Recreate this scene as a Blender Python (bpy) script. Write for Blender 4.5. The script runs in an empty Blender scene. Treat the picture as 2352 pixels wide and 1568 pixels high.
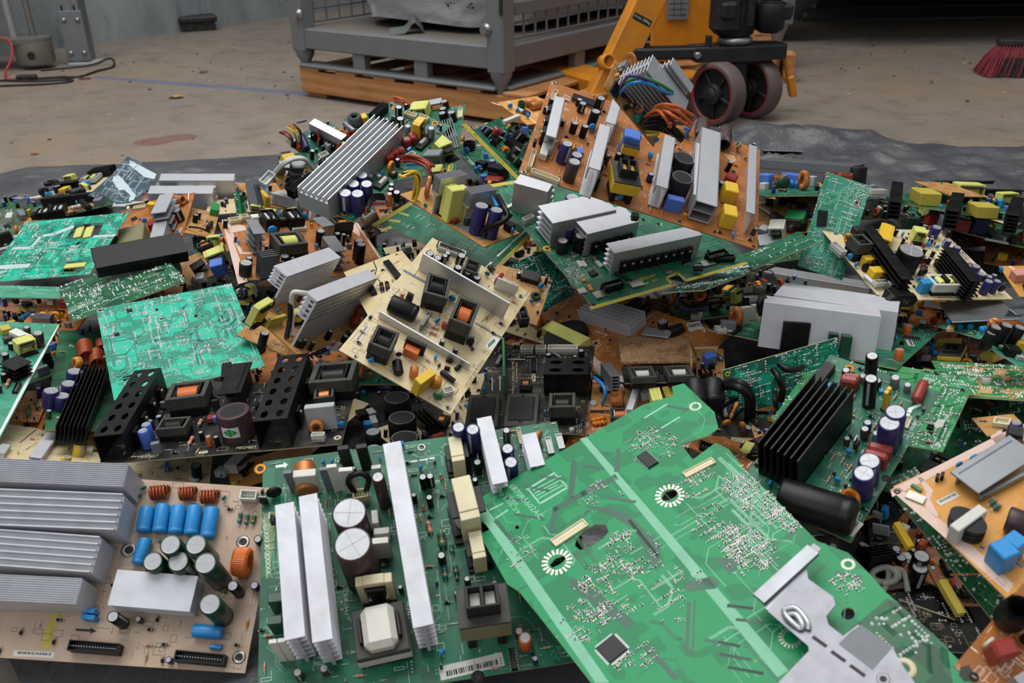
import bpy, bmesh, math, random
from mathutils import Matrix, Vector, noise
from mathutils.geometry import tessellate_polygon
R = math.radians
scn = bpy.context.scene
COL = scn.collection

# ---------------------------------------------------------------- camera
cd = bpy.data.cameras.new('camera'); cam = bpy.data.objects.new('camera', cd); COL.objects.link(cam)
cd.sensor_width = 36.0; cd.lens = 2100.0 / 2352 * 36.0
cd.clip_start = 0.05; cd.clip_end = 60
cam.matrix_world = Matrix.Translation((0, 0, 0.68)) @ Matrix.Rotation(R(90 - 26), 4, 'X') @ Matrix.Rotation(R(-1.0), 4, 'Z')
cd.dof.use_dof = True; cd.dof.focus_distance = 1.25; cd.dof.aperture_fstop = 10.0
scn.camera = cam

# ---------------------------------------------------------------- light: daylight from an open hall side and skylights
scn.view_settings.view_transform = 'Standard'; scn.view_settings.look = 'None'
scn.view_settings.gamma = 1.0; scn.view_settings.use_curve_mapping = False
scn.view_settings.exposure = 0.06
w = bpy.data.worlds.new('overcast_daylight'); scn.world = w; w.use_nodes = True
nt = w.node_tree; bg = nt.nodes['Background']
tc = nt.nodes.new('ShaderNodeTexCoord'); sp = nt.nodes.new('ShaderNodeSeparateXYZ')
mr = nt.nodes.new('ShaderNodeMapRange'); mr.inputs[1].default_value = 0.0; mr.inputs[2].default_value = 0.9
rp = nt.nodes.new('ShaderNodeValToRGB')
rp.color_ramp.elements[0].color = (0.30, 0.31, 0.33, 1); rp.color_ramp.elements[1].color = (0.98, 1.0, 1.04, 1)
nt.links.new(tc.outputs['Generated'], sp.inputs[0]); nt.links.new(sp.outputs[2], mr.inputs[0])
nt.links.new(mr.outputs[0], rp.inputs[0]); nt.links.new(rp.outputs[0], bg.inputs[0]); bg.inputs[1].default_value = 0.62
def area_light(name, loc, aim, sx, sy, power, col=(1, 1, 1)):
    l = bpy.data.lights.new(name, 'AREA'); l.shape = 'RECTANGLE'; l.size = sx; l.size_y = sy; l.energy = power; l.color = col
    o = bpy.data.objects.new(name, l); COL.objects.link(o); o.location = loc
    o.rotation_euler = (Vector(aim) - Vector(loc)).to_track_quat('-Z', 'Y').to_euler(); return o
area_light('skylight', (-0.6, 2.2, 5.0), (0, 1.8, 0), 5.0, 3.5, 250, (1.0, 0.99, 0.97))
area_light('open_door_daylight', (-2.5, -2.5, 3.2), (0, 1.4, 0), 3.0, 2.4, 34, (0.96, 0.98, 1.0))

# ---------------------------------------------------------------- materials (all procedural)
def lin(h):
    v = [int(h[i:i + 2], 16) / 255 for i in (0, 2, 4)]
    return tuple(c / 12.92 if c <= .04045 else ((c + .055) / 1.055) ** 2.4 for c in v) + (1,)
MATS = {}
def newmat(name):
    m = bpy.data.materials.new(name); m.use_nodes = True; n = m.node_tree
    return m, n, n.nodes['Principled BSDF']
def N(n, t, **k):
    x = n.nodes.new(t)
    for a, b in k.items(): setattr(x, a, b)
    return x
def mixcol(n, fac, a, b):
    x = N(n, 'ShaderNodeMix', data_type='RGBA')
    for s, v in ((x.inputs[0], fac), (x.inputs[6], a), (x.inputs[7], b)):
        if hasattr(v, 'is_output'): n.links.new(v, s)
        else: s.default_value = v
    return x.outputs[2]
def ramp(n, src, lo, hi):
    x = N(n, 'ShaderNodeMapRange'); x.inputs[1].default_value = lo; x.inputs[2].default_value = hi
    n.links.new(src, x.inputs[0]); return x.outputs[0]
def tex(n, kind='NOISE', scale=20, detail=4, rough=.6, vec=None, **k):
    if kind == 'NOISE':
        x = N(n, 'ShaderNodeTexNoise', **k); x.inputs['Scale'].default_value = scale; x.inputs['Detail'].default_value = detail; x.inputs['Roughness'].default_value = rough
    else:
        x = N(n, 'ShaderNodeTexVoronoi', **k); x.inputs['Scale'].default_value = scale
    if vec is None: vec = N(n, 'ShaderNodeTexCoord').outputs['Object']
    n.links.new(vec, x.inputs['Vector']); return x
def bump(n, b, src, strength, dist=.001):
    x = N(n, 'ShaderNodeBump'); x.inputs['Strength'].default_value = strength; x.inputs['Distance'].default_value = dist
    n.links.new(src, x.inputs['Height']); n.links.new(x.outputs[0], b.inputs['Normal'])
def mat(name, c, rough=.5, metal=0.0, dirt=.25, dc='6d665c', sc=60, bmp=0, spec=.5, coat=0):
    """plain coloured material with blotchy dust"""
    if name in MATS: return MATS[name]
    m, n, b = newmat(name)
    t = tex(n, scale=sc, detail=5)
    f = ramp(n, t.outputs[0], .42, .78)
    mu = N(n, 'ShaderNodeMath', operation='MULTIPLY'); n.links.new(f, mu.inputs[0]); mu.inputs[1].default_value = dirt
    n.links.new(mixcol(n, mu.outputs[0], lin(c), lin(dc)), b.inputs['Base Color'])
    r = N(n, 'ShaderNodeMath', operation='MULTIPLY_ADD'); n.links.new(t.outputs[0], r.inputs[0]); r.inputs[1].default_value = .25; r.inputs[2].default_value = max(0.02, rough - .1)
    n.links.new(r.outputs[0], b.inputs['Roughness'])
    b.inputs['Metallic'].default_value = metal; b.inputs['Specular IOR Level'].default_value = spec
    if coat: b.inputs['Coat Weight'].default_value = coat; b.inputs['Coat Roughness'].default_value = .15
    if bmp: bump(n, b, t.outputs[0], bmp)
    MATS[name] = m; return m
def pcb(name, c1, c2, sc=55, rough=.38, thr=.5, dust=.12, dc='8f897c'):
    """solder mask: two tones of copper pour seen through it, straight edged, plus dust"""
    m, n, b = newmat(name)
    v = tex(n, 'VOR', sc, distance='CHEBYCHEV'); v.inputs['Randomness'].default_value = .85
    s = N(n, 'ShaderNodeSeparateColor'); n.links.new(v.outputs['Color'], s.inputs[0])
    g = N(n, 'ShaderNodeMath', operation='GREATER_THAN'); n.links.new(s.outputs[0], g.inputs[0]); g.inputs[1].default_value = thr
    base = mixcol(n, g.outputs[0], lin(c1), lin(c2))
    t = tex(n, scale=26, detail=6); f = ramp(n, t.outputs[0], .45, .8)
    mu = N(n, 'ShaderNodeMath', operation='MULTIPLY'); n.links.new(f, mu.inputs[0]); mu.inputs[1].default_value = dust * 2
    n.links.new(mixcol(n, mu.outputs[0], base, lin(dc)), b.inputs['Base Color'])
    r = N(n, 'ShaderNodeMath', operation='MULTIPLY_ADD'); n.links.new(t.outputs[0], r.inputs[0]); r.inputs[1].default_value = .3; r.inputs[2].default_value = rough - .06; b.inputs['Specular IOR Level'].default_value = .32
    n.links.new(r.outputs[0], b.inputs['Roughness'])
    bump(n, b, g.outputs[0], .25, .0003)
    MATS[name] = m
# name: (mask tone, second tone, trace, silkscreen, edge)
PCB = {
 'green':  ('186c4d', '115840', '27805c', 'd8e4dc', 'a89c72'),
 'bright': ('0f8a53', '0b7848', '06523a', 'e3efe6', 'b09a6a'),
 'dkgreen':('1c5f3c', '144a30', '2c7a50', 'cfd8cc', 'a39a70'),
 'olive':  ('4d5f49', '3d4f3c', '66745c', 'c8cbb8', '8f8a68'),
 'leaf':   ('2e7f4c', '3b9158', '1f6038', 'd9e2d0', 'a79e6c'),
 'teal':   ('0fb494', '1f8a70', '1f7a66', 'e6f4f0', 'b8a878'),
 'dkteal': ('0e6a54', '0b5a48', '12a183', 'dce8e2', 'c2b27e'),
 'orange': ('a8682f', '9a5d28', 'bd8246', 'f0ddd0', '9a6a38'),
 'tan':    ('b98a52', 'a97b44', 'cfa56c', '5a4632', '9a7040'),
 'cream':  ('d3c29a', 'cdbb90', 'dccda8', '3c3830', 'c0ab7c'),
 'beige':  ('b8a18c', 'b39b85', 'c4ae9a', '4b423c', 'bca384'),
 'brown':  ('8a5a3a', '7d5033', '9c6a46', 'd8c8b8', '7c5a38'),
 'black':  ('0d0f0f', '080909', '242624', 'cfc49a', 'b8ad8a'),
 'slate':  ('2c4a58', '22404e', '8fa6b2', 'c4d2d8', '6d7a70'),
 'amber':  ('cf9448', 'c88c40', 'ddc0a8', 'e8cfc4', 'b98a58'),
 'lgreen': ('3f9478', '2f8668', '6fb79e', 'd8e8e0', '8fb09a'),
}
for k, v in PCB.items():
    pcb('mask_' + k, v[0], v[1], thr=.55, dust=.05 if k == 'bright' else .12)
    mat('trace_' + k, v[2], .4, dirt=.12); mat('silk_' + k, v[3], .6, dirt=.1); mat('edge_' + k, v[4], .75, dirt=.3)
for k in ('mask_alum', 'edge_alum', 'trace_alum', 'silk_alum'): mat(k, '7b7c83', .38, .5, dirt=.12)
PAL = {  # component colours: (colour, roughness, metallic, word)
 'bk': ('0a0a0c', .4, 0, 'black'), 'dk': ('202023', .5, 0, 'dark grey'), 'nb': ('25235c', .35, 0, 'navy blue'), 'br': ('3f2a2c', .38, 0, 'dark brown'),
 'dg': ('123d2c', .32, 0, 'dark green'), 'bl': ('1d86c8', .35, 0, 'blue'), 'lb': ('4a72c8', .42, 0, 'light blue'), 'or': ('cc6624', .4, 0, 'orange'),
 'rd': ('8c2b20', .33, 0, 'red'), 'ye': ('dcb42c', .45, 0, 'yellow'), 'yg': ('cfd070', .45, 0, 'pale yellow'), 'wh': ('d8d6cc', .5, 0, 'white'),
 'cm': ('d5cba6', .5, 0, 'cream'), 'gy': ('6f7378', .55, 0, 'grey'), 'lg': ('a9adb0', .5, 0, 'light grey'), 'ol': ('7d7856', .55, 0, 'olive grey'),
 'gn': ('1f8a4a', .4, 0, 'green'), 'pk': ('c98a78', .5, 0, 'pink'), 'mg': ('d07a1c', .4, 0, 'mustard'), 'tl': ('0f6a64', .35, 0, 'teal'), 'pu': ('4a3070', .4, 0, 'purple'),
 'cu': ('b5713c', .38, .45, 'copper'), 'cr': ('98441f', .32, .4, 'red copper'), 'go': ('c8862e', .38, .4, 'golden'),
 'al': ('c4c6ca', .4, .7, 'aluminium'), 'aw': ('c3c4cb', .48, .15, 'pale aluminium'), 'ag': ('8a8e92', .42, .8, 'dull aluminium'), 'st': ('a7a59c', .3, .9, 'steel'),
 'si': ('a2a4a7', .45, .5, 'silver'), 'fe': ('3a3b35', .6, 0, 'ferrite grey'), 'ab': ('070709', .45, 0, 'black anodised'), 'ws': ('c9c7bd', .4, 0, 'off-white'),
 'tk': ('c9a27a', .6, 0, 'tan'), 'cl': ('c4c9c8', .25, 0, 'translucent white'), 'ru': ('a8744a', .7, .1, 'rusty'), 'gl': ('2f6a44', .35, 0, 'green'), 'dy': ('b8a840', .5, 0, 'dull yellow'), 'silk': ('cfd8cc', .6, 0, 'white'),
}
def C(k):
    if k in MATS: return MATS[k]
    c, r, me, _ = PAL[k]
    return mat('finish_' + k, c, r, me, dirt=.07 if k in ('bk', 'ab', 'dk', 'nb') else .22 if me < .5 else .15, sc=45, spec=.3 if k in ('bk', 'ab', 'dk') else .45)
def rust():
    m, n, b = newmat('finish_ru'); t = tex(n, scale=330, detail=4, rough=.7); g = tex(n, scale=40, detail=4)
    c = mixcol(n, ramp(n, t.outputs[0], .42, .62), lin('b9a27c'), lin('9a5f30')); c = mixcol(n, ramp(n, g.outputs[0], .5, .75), c, lin('8c5428'))
    n.links.new(c, b.inputs['Base Color']); b.inputs['Roughness'].default_value = .7; b.inputs['Metallic'].default_value = .2; bump(n, b, t.outputs[0], .3); MATS['finish_ru'] = m
rust()
mat('contact', '0b0b0c', .6); mat('inkwhite', 'c8ccd0', .6, dirt=0); mat('inkblack', '1c1c1c', .6, dirt=0); mat('paper', 'dcdcda', .55, dirt=.1); mat('solder', 'd2d5d3', .3, .25, dirt=.3, sc=400)
mat('trace_tan', 'b58f5c', .5, dirt=.15); mat('pad', 'cfcabc', .38, .6, dirt=.15); mat('yellowband', 'b9a83a', .45, dirt=.2); mat('paleband', 'bccdd1', .45, dirt=.1); mat('tapegreen', '70b391', .5, dirt=.15)
mat('softwhite', '8cc4a6', .5, dirt=.1); mat('lgreenband', '5f8c72', .4, dirt=.1); mat('olive_patch', '6f8a52', .5, dirt=.15); mat('pinkband', 'd3b6a6', .5, dirt=.1); mat('inkred', 'a8503c', .6, dirt=.1); mat('diegreen', '2c9a4a', .5, dirt=.05)

# ---------------------------------------------------------------- mesh helpers (millimetres in, metres out)
class MB:
    def __init__(s): s.v = []; s.f = []; s.m = []; s.sm = []; s.slots = []; s.M = Matrix()
    def slot(s, m):
        if m not in s.slots: s.slots.append(m)
        return s.slots.index(m)
    def add(s, vs, fs, m, smooth=False):
        k = len(s.v); i = s.slot(m)
        s.v += [s.M @ Vector(p) for p in vs]
        for f in fs: s.f.append([a + k for a in f]); s.m.append(i); s.sm.append(smooth)
    def box(s, c, d, m, ch=0.0):
        x, y, z = (a / 2 for a in d); cx, cy, cz = c
        if ch <= 0:
            vs = [(cx + a * x, cy + b * y, cz + e * z) for a in (-1, 1) for b in (-1, 1) for e in (-1, 1)]
            s.add(vs, [(0, 1, 3, 2), (4, 6, 7, 5), (0, 4, 5, 1), (2, 3, 7, 6), (0, 2, 6, 4), (1, 5, 7, 3)], m); return
        ch = min(ch, x * .9, y * .9, z * .9); vs = []; ix = {}
        for a in (-1, 1):
            for b in (-1, 1):
                for e in (-1, 1):
                    for k in range(3):
                        q = [a * x, b * y, e * z]
                        for j in range(3):
                            if j != k: q[j] -= (a, b, e)[j] * ch
                        ix[(a, b, e, k)] = len(vs); vs.append((cx + q[0], cy + q[1], cz + q[2]))
        fs = []
        for k in range(3):
            i, j = [t for t in range(3) if t != k]
            for sg in (-1, 1):
                loop = []
                for p, q in ((-1, -1), (1, -1), (1, 1), (-1, 1)):
                    t = [0, 0, 0]; t[k] = sg; t[i] = p; t[j] = q; loop.append(ix[(*t, k)])
                fs.append(loop if (sg > 0) == (k != 1) else loop[::-1])
        for k in range(3):
            i, j = [t for t in range(3) if t != k]
            for p in (-1, 1):
                for q in (-1, 1):
                    t = [0, 0, 0]; t[i] = p; t[j] = q; t[k] = -1; a = tuple(t); t[k] = 1; b = tuple(t)
                    fs.append((ix[(*a, i)], ix[(*b, i)], ix[(*b, j)], ix[(*a, j)]))
        for a in (-1, 1):
            for b in (-1, 1):
                for e in (-1, 1): fs.append([ix[(a, b, e, k)] for k in range(3)])
        s.add(vs, fs, m)
    def lathe(s, prof, m, seg=20, smooth=True, caps=(True, True)):
        """profile of (r, z) turned about z"""
        vs = []; fs = []
        for r, z in prof:
            for i in range(seg):
                a = 2 * math.pi * i / seg; vs.append((r * math.cos(a), r * math.sin(a), z))
        for k in range(len(prof) - 1):
            for i in range(seg):
                j = (i + 1) % seg; fs.append((k * seg + i, k * seg + j, (k + 1) * seg + j, (k + 1) * seg + i))
        s.add(vs, fs, m, smooth)
        if caps[0]: s.add(vs[:seg], [list(range(seg))[::-1]], m)
        if caps[1]: s.add(vs[-seg:], [list(range(seg))], m)
    def prism(s, poly, z0, z1, mt, ms=None, holes=(), mb=None):
        """extruded outline with real holes"""
        ms = ms or mt; loops = [list(poly)] + [list(h) for h in holes]
        tri = tessellate_polygon([[Vector((p[0], p[1], 0)) for p in l] for l in loops])
        fl = [p for l in loops for p in l]
        def up(t):
            a, b, c = (fl[i] for i in t); return (b[0] - a[0]) * (c[1] - a[1]) - (b[1] - a[1]) * (c[0] - a[0]) > 0
        T = [t if up(t) else t[::-1] for t in tri]
        s.add([(p[0], p[1], z1) for p in fl], T, mt); s.add([(p[0], p[1], z0) for p in fl], [t[::-1] for t in T], mb or mt)
        for l in loops:
            n = len(l); s.add([(p[0], p[1], z0) for p in l] + [(p[0], p[1], z1) for p in l], [(i, (i + 1) % n, n + (i + 1) % n, n + i) for i in range(n)], ms)
    def tube(s, pts, r, m, seg=8, caps=True):
        pts = [Vector(p) for p in pts]; n = len(pts); vs = []; fs = []; up = None
        for i, p in enumerate(pts):
            d = (pts[min(i + 1, n - 1)] - pts[max(i - 1, 0)])
            d = d.normalized() if d.length > 1e-9 else Vector((0, 0, 1))
            if up is None: up = Vector((0, 0, 1)) if abs(d.z) < .9 else Vector((1, 0, 0))
            x = d.cross(up); x = x.normalized() if x.length > 1e-6 else d.orthogonal().normalized(); y = x.cross(d); up = y
            for k in range(seg):
                a = 2 * math.pi * k / seg; vs.append(p + x * (r * math.cos(a)) + y * (r * math.sin(a)))
        for i in range(n - 1):
            for k in range(seg):
                j = (k + 1) % seg; fs.append((i * seg + k, i * seg + j, (i + 1) * seg + j, (i + 1) * seg + k))
        s.add(vs, fs, m, True)
        if caps: s.add(vs[:seg], [list(range(seg))], m); s.add(vs[-seg:], [list(range(seg))[::-1]], m)
    def torus(s, Rm, r, h, m, seg=48, ms=10, ridge=0.0):
        """ring about z of half height h/2; ridge pinches every other segment like wound wire"""
        vs = []; fs = []
        for i in range(seg):
            a = 2 * math.pi * i / seg; k = 1 - (ridge if i % 2 else 0)
            for j in range(ms):
                b = 2 * math.pi * j / ms; rr = Rm + r * k * math.copysign(abs(math.cos(b)) ** .7, math.cos(b)); vs.append((rr * math.cos(a), rr * math.sin(a), h / 2 * k * math.copysign(abs(math.sin(b)) ** .7, math.sin(b))))
        for i in range(seg):
            for j in range(ms): fs.append((i * ms + j, ((i + 1) % seg) * ms + j, ((i + 1) % seg) * ms + (j + 1) % ms, i * ms + (j + 1) % ms))
        s.add(vs, fs, m, not ridge)
    def mesh(s, name, sc=.001):
        me = bpy.data.meshes.new(name); me.from_pydata([tuple(p * sc) for p in s.v], [], s.f)
        for m in s.slots: me.materials.append(m)
        me.polygons.foreach_set('material_index', s.m); me.polygons.foreach_set('use_smooth', s.sm); me.update(); return me
    def obj(s, name, parent=None, sc=.001, label=None):
        return link(name, s.mesh(name, sc), parent, label)
def link(name, me, parent=None, label=None):
    o = bpy.data.objects.new(name, me); COL.objects.link(o)
    if parent: o.parent = parent
    if label: o['label'] = label
    return o
def thing(name, label, cat, loc=(0, 0, 0), group=None):
    o = bpy.data.objects.new(name, None); COL.objects.link(o); o.location = loc; o.empty_display_size = .02
    o['label'] = label; o['category'] = cat
    if group: o['group'] = group
    return o
def tag(o, label, cat, group=None):
    o['label'] = label; o['category'] = cat
    if group: o['group'] = group
    return o
def struct(o): o['kind'] = 'structure'; return o
def circ(x, y, r, n=16, ry=None, a0=0):
    return [(x + r * math.cos(a0 + 2 * math.pi * i / n), y + (ry or r) * math.sin(a0 + 2 * math.pi * i / n)) for i in range(n)]
def smooth(pts, k=5):
    P = [Vector(p) for p in pts]; P = [P[0]] + P + [P[-1]]; out = []
    for i in range(1, len(P) - 2):
        a, b, c, d = P[i - 1:i + 3]
        for t in range(k):
            u = t / k; out.append(.5 * ((2 * b) + (c - a) * u + (2 * a - 5 * b + 4 * c - d) * u * u + (3 * b - a - 3 * c + d) * u ** 3))
    out.append(P[-2]); return out
def text_into(mb, txt, L, cap, m, z=.2):
    """lettering as flat mesh, centred on the origin, length L along x (or height cap when L is 0)"""
    cu = bpy.data.curves.new('lettering', 'FONT'); cu.body = txt; cu.align_x = 'CENTER'; cu.align_y = 'CENTER'; cu.resolution_u = 2
    o = bpy.data.objects.new('lettering', cu); COL.objects.link(o)
    me = bpy.data.meshes.new_from_object(o.evaluated_get(bpy.context.evaluated_depsgraph_get()))
    xs = [v.co.x for v in me.vertices]; ys = [v.co.y for v in me.vertices]
    if xs:
        w = max(max(xs) - min(xs), 1e-3); h = max(max(ys) - min(ys), 1e-3); mx = (max(xs) + min(xs)) / 2; my = (max(ys) + min(ys)) / 2
        sx = (L / w) if L else cap / h; sy = cap / h
        mb.add([((v.co.x - mx) * sx, (v.co.y - my) * sy, z) for v in me.vertices], [tuple(p.vertices) for p in me.polygons], m)
    bpy.data.meshes.remove(me); bpy.data.objects.remove(o); bpy.data.curves.remove(cu)

# ---------------------------------------------------------------- electronic parts (each a child of its board, z up from the board face)
CACHE = {}
def cached(key, fn):
    if key not in CACHE: CACHE[key] = fn()
    return CACHE[key]
def rnd(x): return max(.5, round(x * 2) / 2)
def legs(mb, pts, h=3.0, r=.35, m=None):
    for x, y in pts: mb.box((x, y, h / 2 - .1), (r * 2, r * 2, h), m or MATS['solder'])
def me_ecap(d, h, col):
    mb = MB(); r = d / 2; c = C(col); e = min(1.2, r * .16)
    mb.lathe([(r * .92, 0), (r, e), (r, h * .09), (r * .955, h * .12), (r, h * .16), (r, h - e), (r - e * .45, h - e * .25), (r - e * 1.2, h)], c, 22, caps=(True, False))
    top = 'dk' if col in ('bs',) else 'si'
    mb.lathe([(r - e * 1.2, h), (r - e * 1.7, h - .25)], C('si'), 22, caps=(False, True))
    k = r - e * 1.9
    for a in (0, math.pi / 2):
        mb.M = Matrix.Rotation(a + .5, 4, 'Z'); mb.box((0, 0, h - .22), (k * 1.9, max(.25, d * .025), .12), C('lg'))
    if d > 7:
        mb.M = Matrix.Rotation(-.9, 4, 'Z')        # pale polarity stripe
        vs = []
        for i in range(4):
            a = -.22 + .44 * i / 3; vs += [(r * 1.004 * math.cos(a), r * 1.004 * math.sin(a), h * .17), (r * 1.004 * math.cos(a), r * 1.004 * math.sin(a), h * .97)]
        mb.add(vs, [(0, 2, 3, 1), (2, 4, 5, 3), (4, 6, 7, 5)], C('lg'))
    mb.M = Matrix()
    return mb.mesh('capacitor')
def me_bulk(d, h, col):      # large sleeved can with a dark flat top ring
    mb = MB(); r = d / 2; c = C(col); e = r * .1
    mb.lathe([(r, 0), (r, h - e * .8), (r - e * .3, h - e * .15), (r - e, h)], c, 28, caps=(True, False))
    q = r * (.74 if col == 'br' else .84); mb.lathe([(r - e, h), (q, h - .1)], c if col == 'br' else C('ag'), 28, caps=(False, False)); mb.lathe([(q, h - .1), (0.01, h - .15)], C('dk'), 28, caps=(False, False))
    return mb.mesh('capacitor')
def ring_frame(mb, L, w, h, z0, t, m):
    for x in (-1, 1): mb.box((x * (L / 2 - t / 2), 0, z0 + h / 2), (t, w, h), m, .6)
    for y in (-1, 1): mb.box((0, y * (w / 2 - t / 2), z0 + h / 2), (L - 2 * t, t, h), m, .6)
def winding(mb, L, r, m, n=None, ridge=.07):
    n = n or max(6, int(L / 1.2)); prof = []
    for i in range(n): x = -L / 2 + L * i / n; prof += [(r * (1 - ridge), x), (r, x + L / n / 2)]
    prof.append((r * (1 - ridge), L / 2)); mb.lathe(prof, m, 18)
KN = {'ec': 'capacitor', 'bn': 'capacitor', 'lc': 'capacitor', 'dc': 'disc_capacitor', 'tr': 'transformer', 'hs': 'heatsink', 'cn': 'connector', 'ic': 'chip', 'qf': 'chip', 'to': 'transistor', 'tf': 'toroid_inductor', 'tv': 'toroid_inductor', 'co': 'coil', 'rs': 'resistor', 'sc': 'mounting_ring', 'lb': 'sticker', 'wr': 'wire', 'bx': 'film_capacitor'}
def put(par, name, me, u, v, a=0, z=0, label=None):
    o = link(name, me, par, label); o.location = (u * .001, v * .001, z * .001); o.rotation_euler = (0, 0, R(a)); return o
def me_disc(d, col):
    mb = MB(); mb.M = Matrix.Translation((0, 0, d / 2 + 1.5)) @ Matrix.Rotation(R(90), 4, 'X'); r = d / 2; t = max(1.0, d * .2)
    mb.lathe([(.01, -t), (r * .7, -t * .9), (r * .95, -t * .5), (r, 0), (r * .95, t * .5), (r * .7, t * .9), (.01, t)], C(col), 16, caps=(False, False))
    mb.M = Matrix()
    for x in (-1, 1): mb.tube([(x * r * .5, 0, -.5), (x * r * .5, 0, r * .5 + 1)], .35, MATS['solder'], 5)
    return mb.mesh('disc_capacitor')
def me_res(L, d, col, lead=3):
    mb = MB(); z = d / 2 + .6; mb.M = Matrix.Translation((0, 0, z)) @ Matrix.Rotation(R(90), 4, 'Y'); r = d / 2
    mb.lathe([(r * .5, -L / 2), (r, -L / 2 + r * .5), (r, -L / 4), (r * .85, -L / 5), (r * .85, L / 5), (r, L / 4), (r, L / 2 - r * .5), (r * .5, L / 2)], C(col), 10)
    for i, k in enumerate(('br', 'rd', 'go')): x = (-.18 + .17 * i) * L; mb.lathe([(r * .9, x), (r * .9, x + L * .06)], C(k), 10, caps=(False, False))
    mb.M = Matrix()
    for s in (-1, 1): mb.tube([(s * L / 2, 0, z), (s * (L / 2 + lead), 0, z), (s * (L / 2 + lead + .3), 0, 0)], .3, MATS['solder'], 5)
    return mb.mesh('resistor')
def me_to(w, t, h):          # standing transistor with a metal tab and three legs
    mb = MB(); mb.box((0, 0, 4 + h * .3), (w, t, h * .6), C('bk'), .4); mb.box((0, t * .3, 4 + h * .8), (w * .95, t * .3, h * .4), C('ag'))
    for x in (-1, 0, 1): mb.box((x * w * .27, 0, 2), (.8, .5, 4.2), MATS['solder'])
    return mb.mesh('transistor')
def tri_screw(mb, x, y, z, ax, r=2.6):
    mb.M = Matrix.Translation((x, y, z)) @ Matrix.Rotation(R(-90 if ax > 0 else 90), 4, 'X')
    mb.lathe([(r, 0), (r, .8), (r * .75, 1.6), (r * .3, 2)], C('st'), 10); mb.box((0, 0, 2), (r * 1.2, .5, .5), C('dk')); mb.M = Matrix()
def sinks(par, u, v, L, a, w, h, style, n=5, col='al', q=''):
    m = C(col); mb = MB()
    if style == 'comb':
        t = max(1.5, h * .1); mb.box((0, 0, t / 2 + 1), (L, w, t), m, .3); ft = max(.9, min(2.0, w / n * .28))
        for i in range(n): y = -w / 2 + ft / 2 + (w - ft) * i / (n - 1); mb.box((0, y, 1 + h / 2), (L, ft, h), m, .2)
    elif style == 'rib':           # thick solid bar with shallow ribs along its top
        d = min(h * .4, w / n * 1.15); mb.box((0, 0, (h - d) / 2), (L, w, h - d), m, .3); ft = w / n * .22
        for i in range(n): y = -w / 2 + ft / 2 + (w - ft) * i / (n - 1); mb.box((0, y, h - d / 2 - .2), (L, ft, d + .4), m, .1)
    elif style == 'tee':           # slim stem carrying a head of close upright fins
        mb.box((0, 0, h * .4), (L * .9, 3, h * .8), m, .2); mb.box((0, 0, h * .56), (L, w, h * .05), m, .2); ft = w / n * .3
        for i in range(n): y = -w / 2 + ft / 2 + (w - ft) * i / (n - 1); mb.box((0, y, h * .77), (L, ft, h * .46), m, .1)
    elif style == 'crown':         # upright slab whose upper part carries level ribs on the far side
        mb.box((0, -w / 2 + 1.6, h / 2), (L, 3.2, h - .2), m, .2); t = h * .035
        for i in range(n): mb.box((0, 0, h - t / 2 - h * .42 * i / max(1, n - 1)), (L * (1 if i == 0 else .99), w, t if i else t * 1.6), m, .2)
        mb.box((0, w * .1, h * .8), (L * .985, w * .3, h * .38), m)
    elif style == 'fins':          # stack of horizontal fins on an upright web
        t = max(1.2, h / n * .2); mb.box((0, 0, h / 2), (L, max(2, w * .2), h - .2), m)
        for i in range(n): z = h - t / 2 - (h * .82) * i / max(1, n - 1); mb.box((0, 0, z), (L * (1 if i == 0 else .995), w, t), m, .2)
    elif style == 'side':          # web on the -y side, fins running out to +y
        t = max(1.0, h / n * .2); mb.box((0, -w / 2 + 1.5, h / 2), (L, 3, h - .2), m)
        for i in range(n): z = h - t / 2 - (h * .85) * i / max(1, n - 1); mb.box((0, 1.7, z), (L, w, t), m, .2)
    elif style == 'plate':
        mb.box((0, 0, h / 2), (L, w, h), m, .4)
        for x in (-.42, .42): mb.box((x * L, 0, .2), (2, w * .8, 3), C('st'))
    elif style == 'u':             # channel on its side: top, back wall, narrow front lip
        t = 1.8; mb.box((0, 0, h - t / 2), (L, w, t), m, .3); mb.box((0, w / 2 - t / 2, h / 2), (L, t, h), m, .3); mb.box((0, -w / 2 + t / 2, h / 2 + h * .28), (L * .96, t, h * .42), m, .3)
        mb.box((0, 0, 2), (L, w, t), m, .3)
    elif style == 'tube':
        t = 1.8; mb.box((0, 0, h - t / 2), (L, w, t), m, .3); mb.box((0, 0, h * .55), (L, w, t), m); mb.box((0, 0, 3), (L, w, t), m, .3)
        for s in (-1, 1): mb.box((0, s * (w / 2 - t / 2), h / 2 + 1), (L, t, h - 2), m, .3)
        mb.box((L * .4, 0, 1), (6, w * .7, 4), C('st')); mb.box((-L * .4, 0, 1), (6, w * .7, 4), C('st'))
    elif style == 'ell':
        t = 1.6; mb.box((0, w / 2 - t / 2, h / 2), (L, t, h), m, .3); mb.box((0, 0, h - t / 2), (L, w, t), m, .3)
    elif style == 'flat':
        mb.box((0, 0, h - 1), (L, w, 2), m, .4); mb.box((0, w * .3, h / 2), (L * .9, 2, h), m)
    elif style == 'perf':          # folded black box with two rows of oval holes in its top
        t = 1.6; hl = []
        k = max(2, int(n)); 
        for i in range(k):
            for s in (-1, 1): hl.append(circ(-L / 2 + L * (i + .5) / k, s * w * .23, L / k * .28, 12, w * .11))
        mb.prism([(-L / 2, -w / 2), (L / 2, -w / 2), (L / 2, w / 2), (-L / 2, w / 2)], h - t, h, m, holes=hl)
        for s in (-1, 1): mb.box((0, s * (w / 2 - t / 2), h / 2 - .5), (L, t, h - 1), m, .2)
    hs = put(par, 'heatsink', mb.mesh('heatsink'), u, v, a, 0, PAL[col][3] + ' heatsink')
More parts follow.
